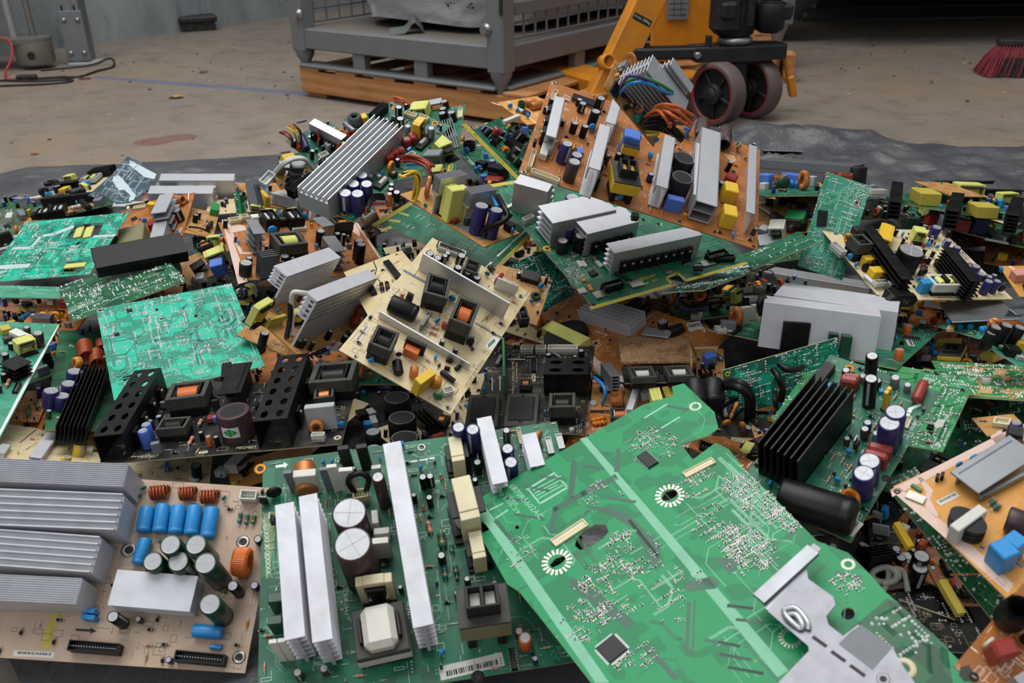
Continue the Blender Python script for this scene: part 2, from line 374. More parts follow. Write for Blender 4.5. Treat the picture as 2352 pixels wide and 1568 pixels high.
    if q:
        s = 1 if q[-1] == '+' else -1; k = int(q[1:-1])
        for i in range(k):
            x = -L * .42 + L * .84 * (i + .5) / k; b = MB(); y = s * (w / 2 + 2.4)
            if style in ('fins', 'tee'): y = s * (max(2, w * .2) / 2 + 2.4)
            th = min(20, h * .7); ww = min(15, L * .84 / k * .8)
            b.box((0, 0, th * .55 + 2), (ww, 4.4, th), C('bk'), .5)
            for dx in (-1, 0, 1): b.box((dx * ww * .28, 0, 1), (.8, .5, 4), MATS['solder'])
            tri_screw(b, 0, s * 2.2, th * .75 + 2, s, min(2.8, ww * .25))
            o = b.obj('transistor', hs); o.location = (x * .001, y * .001, 0)
    return hs
def xfmr(par, u, v, L, a, w, h, style, c1='bk', c2='cu'):
    mb = MB()
    if style == 'frame':           # square ferrite frame lying flat, wound bobbin in the middle
        t = max(2.2, min(L, w) * .14); ring_frame(mb, L, w, h * .55, h * .42, t, C('fe')); mb.box((0, 0, h * .2), (L * .94, w * .94, h * .4), C('bk'), .8)
        o = put(par, 'transformer', mb.mesh('transformer'), u, v, a, 0, 'black framed transformer')
        b = MB(); b.M = Matrix.Translation((0, 0, h * .62)) @ Matrix.Rotation(R(90), 4, 'Y'); winding(b, L * .5, min(w * .33, h * .42), C(c2)); b.M = Matrix()
        b.obj('winding', o)
        b = MB(); t2 = L * .06
        for x in (-1, 1): b.box((x * L * .29, 0, h * .6), (t2, w * .66, h * .74), C(c1), .4)
        b.box((0, 0, h * .6), (L * .58, w * .1, h * .2), C(c1))
        b.obj('bobbin', o)
    elif style == 'flat':          # low ferrite block with a dark lid plate, two lugs
        mb.box((0, 0, h * .4), (L, w, h * .8), C('fe'), 1.2)
        o = put(par, 'transformer', mb.mesh('transformer'), u, v, a, 0, 'grey ferrite transformer')
        b = MB(); b.box((0, 0, h * .88), (L * .74, w * .72, h * .24), C('dk'), 1.0)
        for s in (-1, 1): b.tube([(-L * .05, s * w * .36, h * .82), (0, s * w * .44, h * .84), (L * .05, s * w * .36, h * .82)], 1.0, C('bk'), 6)
        b.obj('bobbin', o)
    elif style == 'block':         # heavy core with a coloured tape band and a bobbin standing proud on top
        mb.box((0, 0, h * .52), (L, w, h * .34), C(c1), .8); mb.box((0, 0, h * .71), (L * .99, w * .99, .05 * h), C('fe'), .5)
        for s in (-1, 1): mb.box((s * L * .3, 0, h * .17), (L * .18, w * .8, h * .36), C('bk'), .8)
        o = put(par, 'transformer', mb.mesh('transformer'), u, v, a, 0, PAL[c1][3] + ' banded transformer')
        b = MB(); t = L * .07; z = h * .73; hh = h * .27
        for x in (-1, 0, 1): b.box((x * L * .29, 0, z + hh / 2), (t, w * .5, hh), C('dk'), .5)
        for y in (-1, 1): b.box((0, y * w * .25, z + hh / 2), (L * .64, t * .7, hh), C('dk'), .5)
        b.obj('bobbin', o)
        b = MB()
        for s in (-1, 1): b.box((s * L * .145, 0, z + hh * .25), (L * .2, w * .42, hh * .5), C(c2), .5)
        b.obj('winding', o)
    elif style == 'band':          # core taped round in an upright loop, wound bobbin through it
        t = max(2, h * .16)
        for s in (-1, 1): mb.box((s * (L / 2 - t / 2), 0, h * .52), (t, w, h * .92), C(c1), .6)
        mb.box((0, 0, h - t / 2), (L - 2 * t + .2, w, t), C(c1), .6); mb.box((0, 0, h * .12), (L - 2 * t, w, t), C(c1), .6)
        o = put(par, 'transformer', mb.mesh('transformer'), u, v, a, 0, PAL[c1][3] + ' taped transformer')
        b = MB(); b.M = Matrix.Translation((0, 0, h * .14)); r = min(L / 2 - t * 1.1, w * .85)
        b.lathe([(r, h * .06), (r * 1.02, h * .35), (r, h * .66)], C(c2), 20); b.M = Matrix(); b.obj('winding', o)
        b = MB()
        for z in (h * .14, h * .8): b.box((0, 0, z), ((L - 2 * t) * .98, w * 1.8, h * .05), C('bk'), .4)
        b.box((0, 0, h * .04), (L * .9, w * 1.9, h * .1), C('bk'), .5); b.obj('bobbin', o)
    elif style == 'wrap':          # core lying flat with a wide pale wrap over its middle
        mb.box((0, 0, h * .42), (L, w, h * .5), C('fe'), 1); mb.box((0, 0, h * .1), (L * .9, w * .9, h * .2), C('bk'), .5); mb.box((0, 0, h * .36), (L * 1.005, w * 1.005, h * .3), C('ws'), .6)
        o = put(par, 'transformer', mb.mesh('transformer'), u, v, a, 0, PAL[c1][3] + ' wrapped transformer')
        b = MB(); b.box((0, 0, h * .66), (L * .86, w * .62, h * .62), C(c1), h * .12); b.obj('winding', o)
        b = MB()
        for s in (-1, 1): b.box((0, s * w * .36, h * .6), (L * .5, w * .06, h * .5), C('bk'), .6)
        b.obj('bobbin', o)
    elif style == 'pill':          # wide drum bobbin with a taped bar across it
        pts = circ(0, 0, w * .5, 20, L * .42); mb.prism(pts, 1, h * .8, C('dk'))
        o = put(par, 'transformer', mb.mesh('transformer'), u, v, a, 0, PAL[c1][3] + ' barred drum transformer')
        b = MB(); b.box((0, 0, h * .5), (L, w * .42, h), C(c1), .8); b.obj('core', o)
        b = MB()
        for z in (.25, .5, .78): b.prism(circ(0, 0, w * .52, 20, L * .44), h * z, h * z + 1.2, C('bk'))
        b.obj('bobbin', o)
    elif style == 'ei':            # white-labelled flat core open on top with two wound windows
        ring_frame(mb, L, w, h * .6, h * .3, L * .09, C(c1)); mb.box((0, 0, h * .18), (L * .95, w * .95, h * .36), C('bk'), .6)
        o = put(par, 'transformer', mb.mesh('transformer'), u, v, a, 0, 'low transformer with a ' + PAL[c1][3] + ' band')
        b = MB(); b.box((0, 0, h * .55), (L * .8, w * .78, h * .5), C('bk'), 1.2); b.box((0, 0, h * .95), (L * .09, w * .6, h * .25), C('bk'), .5); b.obj('bobbin', o)
        b = MB()
        for s in (-1, 1):
            b.M = Matrix.Translation((s * L * .17, 0, h * .72)) @ Matrix.Rotation(R(90), 4, 'X'); b.lathe([(L * .11, -w * .26), (L * .125, 0), (L * .11, w * .26)], C(c2), 14)
        b.M = Matrix(); b.obj('winding', o)
    return o
def comp(par, k, A, txt, rng, foot):
    f = [float(x) for x in A[:2]] if k not in ('pt', 'wr', 'sj', 'td', 'rn', 'sk', 'ub') else []
    def F(i): return float(A[i])
    def S(i, d): return A[i] if len(A) > i else d
    if k in ('ec', 'bn'):
        d, h, col = F(2), F(3), S(4, 'bk'); foot.append((f[0], f[1], d / 2))
        me = cached((k, rnd(d), rnd(h), col), lambda: (me_ecap if k == 'ec' else me_bulk)(rnd(d), rnd(h), col))
        return put(par, 'capacitor', me, f[0], f[1], rng.uniform(0, 360), 0, PAL[col][3] + ' can capacitor')
    if k == 'lc':
        L, a, d, col = F(2), F(3), F(4), S(5, 'bk'); foot.append((f[0], f[1], L / 2)); mb = MB(); r = d / 2
        mb.M = Matrix.Translation((0, 0, r + .3)) @ Matrix.Rotation(R(90), 4, 'Y')
        e = r * .18; mb.lathe([(r * .7, -L / 2), (r - e * .3, -L / 2 + e * .2), (r, -L / 2 + e), (r, L * .32), (r * .95, L * .35), (r, L * .38), (r, L / 2 - e), (r - e, L / 2)], C(col), 22)
        if col in ('bk', 'nb', 'br'): mb.lathe([(r - e, L / 2 + .05), (.01, L / 2 + .05)], C('si' if d < 11 else 'dk'), 18, caps=(False, False))
        return put(par, 'capacitor', mb.mesh('capacitor'), f[0], f[1], a, 0, 'lying ' + PAL[col][3] + ' can capacitor')
    if k == 'dc':
        d, col = F(2), S(3, 'bl'); a = float(S(4, rng.uniform(0, 180))); foot.append((f[0], f[1], d / 2))
        return put(par, 'disc_capacitor', cached(('dc', rnd(d), col), lambda: me_disc(rnd(d), col)), f[0], f[1], a, 0, PAL[col][3] + ' disc capacitor')
    if k in ('tf', 'tv'):
        if k == 'tf': d, h, col, a, z, L = F(2), F(3), S(4, 'cu'), 0, 0, F(3)
        else: L, a, d, col = F(2), F(3), F(4), S(5, 'cu'); h = L
        foot.append((f[0], f[1], d / 2)); mb = MB(); core = S(5 if k == 'tf' else 6, 'gl')
        mb.M = Matrix.Translation((0, 0, h / 2 + .5)) if k == 'tf' else Matrix.Translation((0, 0, d / 2 + .5)) @ Matrix.Rotation(R(90), 4, 'Y')
        Rm = d * .34; mb.torus(Rm, d * .16, h, C(col), 2 * max(14, int(d * 1.5)), 10, .1)
        o = put(par, 'toroid_inductor', mb.mesh('toroid_inductor'), f[0], f[1], a, 0, PAL[col][3] + ' wound ring coil')
        b = MB(); b.M = mb.M; b.torus(Rm, d * .125, h * .86, C(core), 28, 8); b.obj('core', o); return o
    if k == 'co':
        L, a, d, n, col = F(2), F(3), F(4), int(F(5)), S(6, 'cr'); foot.append((f[0], f[1], L / 2)); mb = MB(); w = L / n * .46; pts = []
        for i in range(n * 14 + 1): t = i / 14; g = 2 * math.pi * t; pts.append((-L / 2 + L * t / n, (d / 2 - w) * math.cos(g), d / 2 + (d / 2 - w) * math.sin(g)))
        pts = [(-L / 2, d / 2 - w, -.5)] + pts + [(L / 2, d / 2 - w, -.5)]
        mb.tube(pts, w, C(col), 7); return put(par, 'coil', mb.mesh('coil'), f[0], f[1], a, 0, PAL[col][3] + ' air coil')
    if k == 'rs':
        L, a, d, col = F(2), F(3), F(4), S(5, 'tk'); foot.append((f[0], f[1], L / 2))
        return put(par, 'resistor', me_res(max(2, L), d, col), f[0], f[1], a, 0, PAL[col][3] + ' banded resistor')
    if k == 'qf':
        d = F(2); mb = MB(); mb.box((0, 0, 1.1), (d * .8, d * .8, 1.8), C('bk'), .3); foot.append((f[0], f[1], d / 2)); n = max(6, int(d / 1.6))
        for s in (-1, 1):
            for i in range(n):
                t = -d * .36 + d * .72 * i / (n - 1); mb.box((s * d * .45, t, .3), (d * .1, d * .35 / n, .5), MATS['solder']); mb.box((t, s * d * .45, .3), (d * .35 / n, d * .1, .5), MATS['solder'])
        return put(par, 'chip', mb.mesh('chip'), f[0], f[1], float(S(3, 0)), 0, 'square black chip')
    if k == 'sc':
        d = F(2); mb = MB(); mb.lathe([(d * .24, .05), (d * .24, .35), (d * .5, .3), (d * .5, .05)], C(S(3, 'st')), 20, True, (False, False)); mb.lathe([(d * .235, .06), (.01, .06)], MATS['contact'], 16, caps=(False, False)); foot.append((f[0], f[1], d / 2))
        return put(par, 'mounting_ring', mb.mesh('mounting_ring'), f[0], f[1])
    if k == 'rd':
        d = F(2); n = int(F(3)); mb = MB()
        for i in range(n): mb.M = Matrix.Rotation(2 * math.pi * i / n, 4, 'Z'); mb.box((d * .4, 0, .12), (d * .2, d * 1.3 / n, .12), MATS['pad'])
        mb.M = Matrix(); return put(par, 'ground_pad', mb.mesh('ground_pad'), f[0], f[1])
    if k in ('bx', 'tr', 'hs', 'cn', 'ic', 'to'):
        L, a, w, h = F(2), F(3), F(4), F(5); u, v = f; ca, sa = math.cos(R(a)), math.sin(R(a)); nn = max(1, int(L / max(w, 3)))
        for i in range(nn): t = -L / 2 + L * (i + .5) / nn; foot.append((u + ca * t, v + sa * t, max(w / 2, L / nn / 2)))
        if k == 'tr': return xfmr(par, u, v, L, a, w, h, A[6], S(7, 'bk'), S(8, 'cu'))
        if k == 'hs': return sinks(par, u, v, L, a, w, h, A[6], int(S(7, 5)), S(8, 'al'), S(9, ''))
        mb = MB()
        if k == 'bx':
            col = S(6, 'ye'); nm = S(7, 'film_capacitor'); ch = min(2.2, min(L, w, h) * (.25 if col == 'rd' else .07))
            if nm == 'power_inlet' and col == 'bk':      # six sided flange with a recessed socket and three pins
                mb.M = Matrix.Translation((0, -w * .3, h * .5)) @ Matrix.Rotation(R(90), 4, 'X'); x, y = L / 2, h / 2
                mb.prism([(-x, -y * .25), (-x * .72, -y), (x * .72, -y), (x, -y * .25), (x, y * .25), (x * .72, y), (-x * .72, y), (-x, y * .25)], -w * .1, w * .2, C('bk')); mb.prism([(-x * .5, -y * .62), (x * .5, -y * .62), (x * .5, y * .3), (x * .3, y * .66), (-x * .3, y * .66), (-x * .5, y * .3)], w * .2, w * .21, MATS['contact'])
                for px, py in ((-.22, -.1), (0, .2), (.22, -.1)): mb.box((px * x, py * y, w * .24), (1.6, 4, w * .08), C('st'))
                mb.M = Matrix(); mb.box((0, w * .1, h * .5), (L * .7, w * .7, h * .9), C('bk'), 1)
            else: mb.box((0, 0, h / 2), (L, w, h), C(col), ch)
            me = mb.mesh(nm)
            if txt:
                tb = MB(); text_into(tb, txt, L * .8, min(w * .5, L * .3), MATS['inkblack'] if col not in ('bk', 'dk') else MATS['inkwhite'], h + .15); o = put(par, nm, me, u, v, a, 0, PAL[col][3] + ' ' + nm.replace('_', ' ')); tb.obj('lettering', o); return o
            return put(par, nm, me, u, v, a, 0, PAL[col][3] + ' ' + nm.replace('_', ' '))
        if k == 'cn':
            col = S(6, 'wh'); t = max(.7, w * .12); m = C(col); mb.box((0, 0, h * .2), (L, w, h * .4), m, .2)
            for y in (-1, 1): mb.box((0, y * (w / 2 - t / 2), h * .55), (L, t, h * .9), m, .2)
            for x in (-1, 1): mb.box((x * (L / 2 - t / 2), 0, h * .55), (t, w - 2 * t, h * .9), m)
            n = max(2, int(L / 2.5))
            for i in range(n): x = -L / 2 + L * (i + .5) / n; mb.box((x, 0, h * .5), (.7, .7, h * .7), MATS['solder'])
            return put(par, 'connector', mb.mesh('connector'), u, v, a, 0, PAL[col][3] + ' pin connector')
        if k == 'ic':
            mb.box((0, 0, h * .6), (L, w, h * .8), C('bk'), .4); n = max(3, int(L / 2.5))
            for i in range(n):
                x = -L / 2 + L * (i + .5) / n
                for y in (-1, 1): mb.box((x, y * (w / 2 + .5), h * .3), (.8, .6, h * .6), MATS['solder'])
            return put(par, 'chip', mb.mesh('chip'), u, v, a, 0, 'black chip')
        if k == 'to': return put(par, 'transistor', me_to(L, w, h), u, v, a)
    if k == 'lb':
        L, a, w = F(2), F(3), F(4); mb = MB(); mb.box((0, 0, .15), (L, w, .2), C(S(5, 'ws'))); r2 = random.Random(int(L * 7)); x = -L * .4
        while x < L * .4:
            b = r2.choice((.012, .02, .03)) * L; mb.box((x + b / 2, w * .12, .3), (b, w * .4, .05), MATS['inkblack']); x += b + r2.choice((.01, .02)) * L
        if txt: text_into(mb, txt, L * .8, w * .18, MATS['inkblack'], .32); mb.v[-1]
        o = put(par, 'sticker', mb.mesh('sticker'), f[0], f[1], a, 0, 'pale barcode sticker'); return o
    if k == 'dm':                  # printed label with a green diamond wrapped round a can
        d, h = F(2), F(3); mb = MB(); r = d / 2 + .15
        def pt(a, z, q=0): return ((r + q) * math.cos(R(a)), (r + q) * math.sin(R(a)), z)
        A0 = -98; mb.add([pt(A0 + 8 * i, z) for i in range(-4, 5) for z in (h * .28, h * .66)], [(2 * i, 2 * i + 2, 2 * i + 3, 2 * i + 1) for i in range(8)], MATS['paper'])
        mb.add([pt(A0 - 27, h * .47, .1), pt(A0 - 13, h * .38, .12), pt(A0, h * .31, .1), pt(A0 + 13, h * .38, .12), pt(A0 + 27, h * .47, .1), pt(A0 + 13, h * .56, .12), pt(A0, h * .63, .1), pt(A0 - 13, h * .56, .12)], [(0, 1, 7), (1, 6, 7), (1, 2, 6), (2, 3, 6), (3, 5, 6), (3, 4, 5)], MATS['diegreen'])
        return put(par, 'sticker', mb.mesh('sticker'), f[0], f[1], 0, 0, 'white sticker with a green diamond')
    if k == 'wr':
        col = A[0]; r = float(A[1]); q = [float(x) for x in A[2:]]; mb = MB(); mb.tube(smooth([q[i:i + 3] for i in range(0, len(q), 3)], 6), r, C(col), 7)
        return put(par, 'wire', mb.mesh('wire'), 0, 0, 0, 0, PAL[col][3] + ' wire')
def inside(p, poly):
    c = False; n = len(poly)
    for i in range(n):
        a, b = poly[i], poly[i - 1]
        if (a[1] > p[1]) != (b[1] > p[1]) and p[0] < (b[0] - a[0]) * (p[1] - a[1]) / (b[1] - a[1]) + a[0]: c = not c
    return c
def clear(u, v, r, foot): return all((u - x) ** 2 + (v - y) ** 2 > (r + q) ** 2 for x, y, q in foot)
SETS = {  # what small parts litter a board
 'a': ['rs', 'rs', 'ec', 'ec', 'dd', 'dd', 'dc', 'jw', 'jw', 'to', 'fc'],
 'b': ['ec', 'ec', 'ec', 'tv', 'bx', 'xf', 'hs', 'to', 'dc', 'fc', 'rs', 'lc'],
 's': ['rs', 'dd', 'jw', 'rs', 'jw', 'dd'],
 'c': ['ec', 'ec', 'dd', 'ic', 'rs', 'dc', 'to', 'cn'],
}
def litter(par, n, seed, st, poly, foot, reg, flip=False):
    rg = random.Random(seed); xs = [p[0] for p in poly]; ys = [p[1] for p in poly]; got = 0
    for _ in range(n * 25):
        if got >= n: break
        if reg: t = rg.uniform(0, 6.283); q = reg[2] * rg.random() ** .5; u, v = reg[0] + q * math.cos(t), reg[1] + q * math.sin(t)
        else: u, v = rg.uniform(min(xs), max(xs)), rg.uniform(min(ys), max(ys))
        k = rg.choice(SETS[st]); r = {'rs': 4.5, 'ec': 4, 'dd': 3.5, 'dc': 3.5, 'jw': 4, 'to': 5, 'fc': 6, 'ic': 8, 'cn': 8, 'lc': 10, 'tv': 9, 'bx': 9, 'xf': 14, 'hs': 15}[k]
        if not all(inside((u + a * r, v + b * r), poly) for a, b in ((1, 0), (-1, 0), (0, 1), (0, -1))) or not clear(u, v, r, foot): continue
        foot.append((u, v, r)); a = rg.choice((0, 90)) + rg.uniform(-4, 4); got += 1
        if k == 'rs': col = rg.choice(('tk', 'pk', 'tl', 'go')); o = put(par, 'resistor', cached(('rs', col), lambda: me_res(6.5, 2.4, col)), u, v, a, 0, PAL[col][3] + ' banded resistor')
        elif k == 'ec':
            d, h = rg.choice(((5, 11), (6, 11), (8, 12), (8, 15))); col = rg.choice(('bk', 'bk', 'nb', 'br')); o = put(par, 'capacitor', cached(('ec', d, h, col), lambda: me_ecap(d, h, col)), u, v, rg.uniform(0, 360), 0, PAL[col][3] + ' can capacitor')
        elif k == 'dd': o = put(par, 'diode', cached('dd', lambda: me_diode()), u, v, a)
        elif k == 'jw': o = put(par, 'jumper_wire', cached(('jw', int(seed) % 3), lambda: me_jumper(6 + 3 * (int(seed) % 3))), u, v, a)
        elif k == 'dc': col = rg.choice(('bl', 'bl', 'gl', 'mg')); o = put(par, 'disc_capacitor', cached(('dc', 7, col), lambda: me_disc(7, col)), u, v, a, 0, PAL[col][3] + ' disc capacitor')
        elif k == 'to': o = put(par, 'transistor', cached('to', lambda: me_to(8, 4, 14)), u, v, a)
        elif k in ('fc', 'bx'):
            col = rg.choice(('rd', 'ye', 'bl', 'lb', 'gy', 'wh')); d = (10, 5, 9) if k == 'fc' else (16, 9, 13); mb = None
            def mk():
                mb = MB(); mb.box((0, 0, d[2] / 2 + .5), d, C(col), 1.2 if col == 'rd' else .5); return mb.mesh('film_capacitor')
            o = put(par, 'film_capacitor', cached((k, col), mk), u, v, a, 0, PAL[col][3] + ' film capacitor')
        elif k == 'ic': o = comp(par, 'ic', [u, v, 18, a, 7, 4], None, rg, [])
        elif k == 'cn': o = comp(par, 'cn', [u, v, 15, a, 6, 8, rg.choice(('wh', 'bk', 'cm'))], None, rg, [])
        elif k == 'lc': o = comp(par, 'lc', [u, v, 20, a, 10, rg.choice(('bk', 'nb'))], None, rg, [])
        elif k == 'tv': o = comp(par, 'tv', [u, v, 8, a, 18, rg.choice(('cu', 'go', 'cr'))], None, rg, [])
        elif k == 'xf': s = rg.choice((('frame', 'bk', 'cu'), ('band', 'yg', 'yg'), ('block', 'ye', 'yg'))); o = xfmr(par, u, v, 26, a, 22 if s[0] != 'band' else 11, 22, *s)
        elif k == 'hs': o = sinks(par, u, v, 28, a, 14, 26, rg.choice(('comb', 'fins', 'ell')), 5, rg.choice(('al', 'ab', 'ag')))
        if flip: o.rotation_euler = (math.pi, 0, o.rotation_euler[2]); o.location.z = -.0016
def me_diode():
    mb = MB(); mb.M = Matrix.Translation((0, 0, 2)) @ Matrix.Rotation(R(90), 4, 'Y'); mb.lathe([(1.2, -2.6), (1.4, -2.2), (1.4, 2.2), (1.2, 2.6)], C('bk'), 10); mb.lathe([(1.43, 1.2), (1.43, 1.9)], C('lg'), 10, caps=(False, False)); mb.M = Matrix()
    for s in (-1, 1): mb.tube([(s * 2.6, 0, 2), (s * 4.4, 0, 2), (s * 4.6, 0, 0)], .35, MATS['solder'], 5)
    return mb.mesh('diode')
def me_jumper(L):
    mb = MB(); mb.tube([(-L / 2, 0, 0), (-L / 2, 0, .8), (L / 2, 0, .8), (L / 2, 0, 0)], .35, MATS['solder'], 5); return mb.mesh('jumper_wire')
def joints(par, n, seed, st, poly, foot, reg):
    """solder joints: rows of pins, loose clusters; st: p pins, s surface-mount chips, f fine"""
    rg = random.Random(seed); mb = MB(); xs = [p[0] for p in poly]; ys = [p[1] for p in poly]; m = MATS['solder']; got = 0; pl = None
    r0 = {'p': 1.15, 'f': .85, 's': .8, 'b': 1.4}[st]
    def one(x, y):
        nonlocal got
        if not inside((x, y), poly) or (reg and (x - reg[0]) ** 2 + (y - reg[1]) ** 2 > reg[2] ** 2) or any((x - a) ** 2 + (y - b) ** 2 < q * q for a, b, q in foot): return
        got += 1
        if st == 's':
            a = rg.choice((0, 1)); L, w = rg.choice(((2.0, .9), (2.6, 1.2), (1.6, .8)));
            d = (L, w, .7) if a else (w, L, .7); mb.box((x, y, .35), d, C(rg.choice(('tk', 'bk', 'fe', 'dk', 'fe'))))
            for s in (-1, 1): mb.box((x + (s * L / 2 if a else 0), y + (0 if a else s * L / 2), .35), (.5, w * 1.05, .75) if a else (w * 1.05, .5, .75), m)
        else:
            r = r0 * rg.uniform(.7, 1.25); h = r * rg.uniform(.6, 1.3); k = 6; vs = [(x + r * math.cos(i * 1.047), y + r * math.sin(i * 1.047), .05) for i in range(k)] + [(x + r * .45 * math.cos(i * 1.047), y + r * .45 * math.sin(i * 1.047), h) for i in range(k)]
            mb.add(vs, [(i, (i + 1) % k, k + (i + 1) % k, k + i) for i in range(k)] + [tuple(range(k, 2 * k))], m, True)
    t = 0
    while got < n and t < n * 6:
        t += 1
        if reg: a = rg.uniform(0, 6.283); q = reg[2] * rg.random() ** .5; x, y = reg[0] + q * math.cos(a), reg[1] + q * math.sin(a)
        else: x, y = rg.uniform(min(xs), max(xs)), rg.uniform(min(ys), max(ys))
        z = rg.random()
        if z < .4:
            k = rg.randint(3, 9); d = rg.choice(((3.1, 0), (0, 3.1))) if st != 's' else rg.choice(((2.6, 0), (0, 2.6))); rows = rg.choice((1, 1, 2))
            for j in range(rows):
                for i in range(k): one(x + d[0] * i + (d[1] * 3 * j), y + d[1] * i + d[0] * 3 * j)
        elif z < .75:
            for i in range(rg.randint(3, 7)): one(x + rg.gauss(0, 4), y + rg.gauss(0, 4))
        else: one(x, y)
    if got: o = mb.obj('solder_joints' if st != 's' else 'surface_mount_parts', par); o['kind'] = 'stuff'
def traces(mb, n, seed, m, w, poly, reg, z=.09, lo=8, hi=45):
    rg = random.Random(seed); xs = [p[0] for p in poly]; ys = [p[1] for p in poly]
    D = [(1, 0), (.7071, .7071), (0, 1), (-.7071, .7071), (-1, 0), (-.7071, -.7071), (0, -1), (.7071, -.7071)]
    for _ in range(n):
        if reg: a = rg.uniform(0, 6.283); q = reg[2] * rg.random() ** .5; x, y = reg[0] + q * math.cos(a), reg[1] + q * math.sin(a)
        else: x, y = rg.uniform(min(xs), max(xs)), rg.uniform(min(ys), max(ys))
        d = rg.randrange(0, 8, 2); W = w * rg.choice((.6, .8, 1, 1.4)); par = rg.choice((1, 1, 1, 2, 3)); pts = [(x, y)]
        for i in range(rg.randint(1, 4)):
            L = rg.uniform(lo, hi) * (.4 if d % 2 else 1); x += D[d][0] * L; y += D[d][1] * L; pts.append((x, y)); d = (d + rg.choice((-1, 1))) % 8
        for j in range(par):
            off = j * W * 2.1
            for (ax, ay), (bx, by) in zip(pts, pts[1:]):
                dx, dy = bx - ax, by - ay; l = math.hypot(dx, dy); ux, uy = dx / l, dy / l; nx, ny = -uy * W / 2, ux * W / 2; ox, oy = -uy * off, ux * off; e = W * .4
                q = [(ax - ux * e + nx + ox, ay - uy * e + ny + oy), (bx + ux * e + nx + ox, by + uy * e + ny + oy), (bx + ux * e - nx + ox, by + uy * e - ny + oy), (ax - ux * e - nx + ox, ay - uy * e - ny + oy)]
                if all(inside(p, poly) for p in q): mb.add([(p[0], p[1], z) for p in q], [(0, 1, 2, 3)], m)
def silk(mb, n, seed, m, poly, reg):
    rg = random.Random(seed); xs = [p[0] for p in poly]; ys = [p[1] for p in poly]
    for _ in range(n):
        if reg: a = rg.uniform(0, 6.283); q = reg[2] * rg.random() ** .5; x, y = reg[0] + q * math.cos(a), reg[1] + q * math.sin(a)
        else: x, y = rg.uniform(min(xs), max(xs)), rg.uniform(min(ys), max(ys))
        k = rg.random(); L = rg.uniform(3, 12); t = .35; q = []
        if k < .45:    # part outline
            W = rg.uniform(2.5, 7)
            q = [((x, y + s * W / 2), (L, t)) for s in (-1, 1)] + [((x + s * L / 2, y), (t, W)) for s in (-1, 1)]
        elif k < .8:   # a mark of short strokes, like a designator
            v = rg.random() < .5
            for i in range(rg.randint(2, 5)): q.append(((x + (0 if v else i * 1.5), y + (i * 1.5 if v else 0)), (rg.choice((.4, 1)), rg.choice((.4, 1.2, 1.6)))))
        else: q = [((x, y), (L * 1.5, t) if rg.random() < .5 else (t, L * 1.5))]
        for (a, b), (c, d) in q:
            p = [(a - c / 2, b - d / 2), (a + c / 2, b - d / 2), (a + c / 2, b + d / 2), (a - c / 2, b + d / 2)]
            if all(inside(e, poly) for e in p): mb.add([(e[0], e[1], .13) for e in p], [(0, 1, 2, 3)], m)
PCOL = {'trace': 'trace_', 'silk': 'silk_', 'mask': 'mask_'}
def build_board(h, spec):
    T = h['T']; X = Vector(T[3:6]); Z = Vector(T[6:9]); Y = Z.cross(X); M = Matrix((X, Y, Z)).transposed().to_4x4(); M.translation = Vector(T[:3])
    r = thing(h['n'], h['l'], h.get('cat', 'circuit board'), group=h.get('g')); r.matrix_world = M
    k = h['m']; poly = [(h['o'][i], h['o'][i + 1]) for i in range(0, len(h['o']), 2)]; holes = [[(q[i], q[i + 1]) for i in range(0, len(q), 2)] for q in h.get('h', [])]
    seed = h.get('s', len(spec) % 97); rng = random.Random(seed); foot = []
    for q in holes: cx = sum(p[0] for p in q) / len(q); cy = sum(p[1] for p in q) / len(q); foot.append((cx, cy, max(math.hypot(p[0] - cx, p[1] - cy) for p in q)))
    mb = MB(); th = h.get('t', 1.6); mb.prism(poly, -th, 0, MATS['mask_' + k], MATS['edge_' + k], holes)
    late = []
    for line in spec.strip().split('\n'):
        if not line: continue
        txt = None
        if '"' in line: line, txt = line.split('"', 1)
        a = line.split(); c = a[0]; A = a[1:]
        if c == 'pt':
            m = A[0]; m = MATS.get(m) or MATS.get(PCOL.get(m, '') + k) or C(m); q = [float(x) for x in A[1:]]; pp = [(q[i], q[i + 1]) for i in range(0, len(q), 2)]
            tri = tessellate_polygon([[Vector((x, y, 0)) for x, y in pp]]); mb.add([(x, y, .1 if A[0] == 'mask' else .11) for x, y in pp], [tuple(t) for t in tri], m)
        elif c == 'tx':
            m = A[5] if len(A) > 5 else 'silk'; m = MATS.get(m) or MATS.get(PCOL.get(m, '') + k) or C(m); mb.M = Matrix.Translation((float(A[0]), float(A[1]), 0)) @ Matrix.Rotation(R(float(A[3])), 4, 'Z'); text_into(mb, txt, float(A[2]), float(A[4]), m, .16); mb.M = Matrix()
        elif c in ('rn', 'sj', 'td', 'sk', 'ub'): late.append((c, A))
        else: comp(r, c, A, txt, rng, foot)
    for c, A in late:
        n = int(A[0]); sd = int(A[1]); o = 4 if c == 'td' else 3; reg = [float(x) for x in A[o:o + 3]] if len(A) >= o + 3 else None
        if c == 'td': cc = A[2]; traces(mb, n, sd, MATS.get(PCOL.get(cc, '') + k) or MATS.get(cc) or C(cc), float(A[3]), poly, reg, .07 if float(A[3]) > 3 else .09)
        elif c == 'sk': silk(mb, n, sd, MATS.get(PCOL.get(A[2], '') + k) or MATS.get(A[2]) or C(A[2]), poly, reg)
    mb.obj(h.get('pn', 'board_panel'), r)
    for c, A in late:
        n = int(A[0]); sd = int(A[1]); reg = [float(x) for x in A[3:6]] if len(A) >= 6 else None
        if c == 'rn': litter(r, n, sd, A[2], poly, foot, reg)
        elif c == 'sj': joints(r, n, sd, A[2], poly, foot, reg)
        elif c == 'ub': litter(r, n, sd, A[2], poly, [], reg, True)
    return r

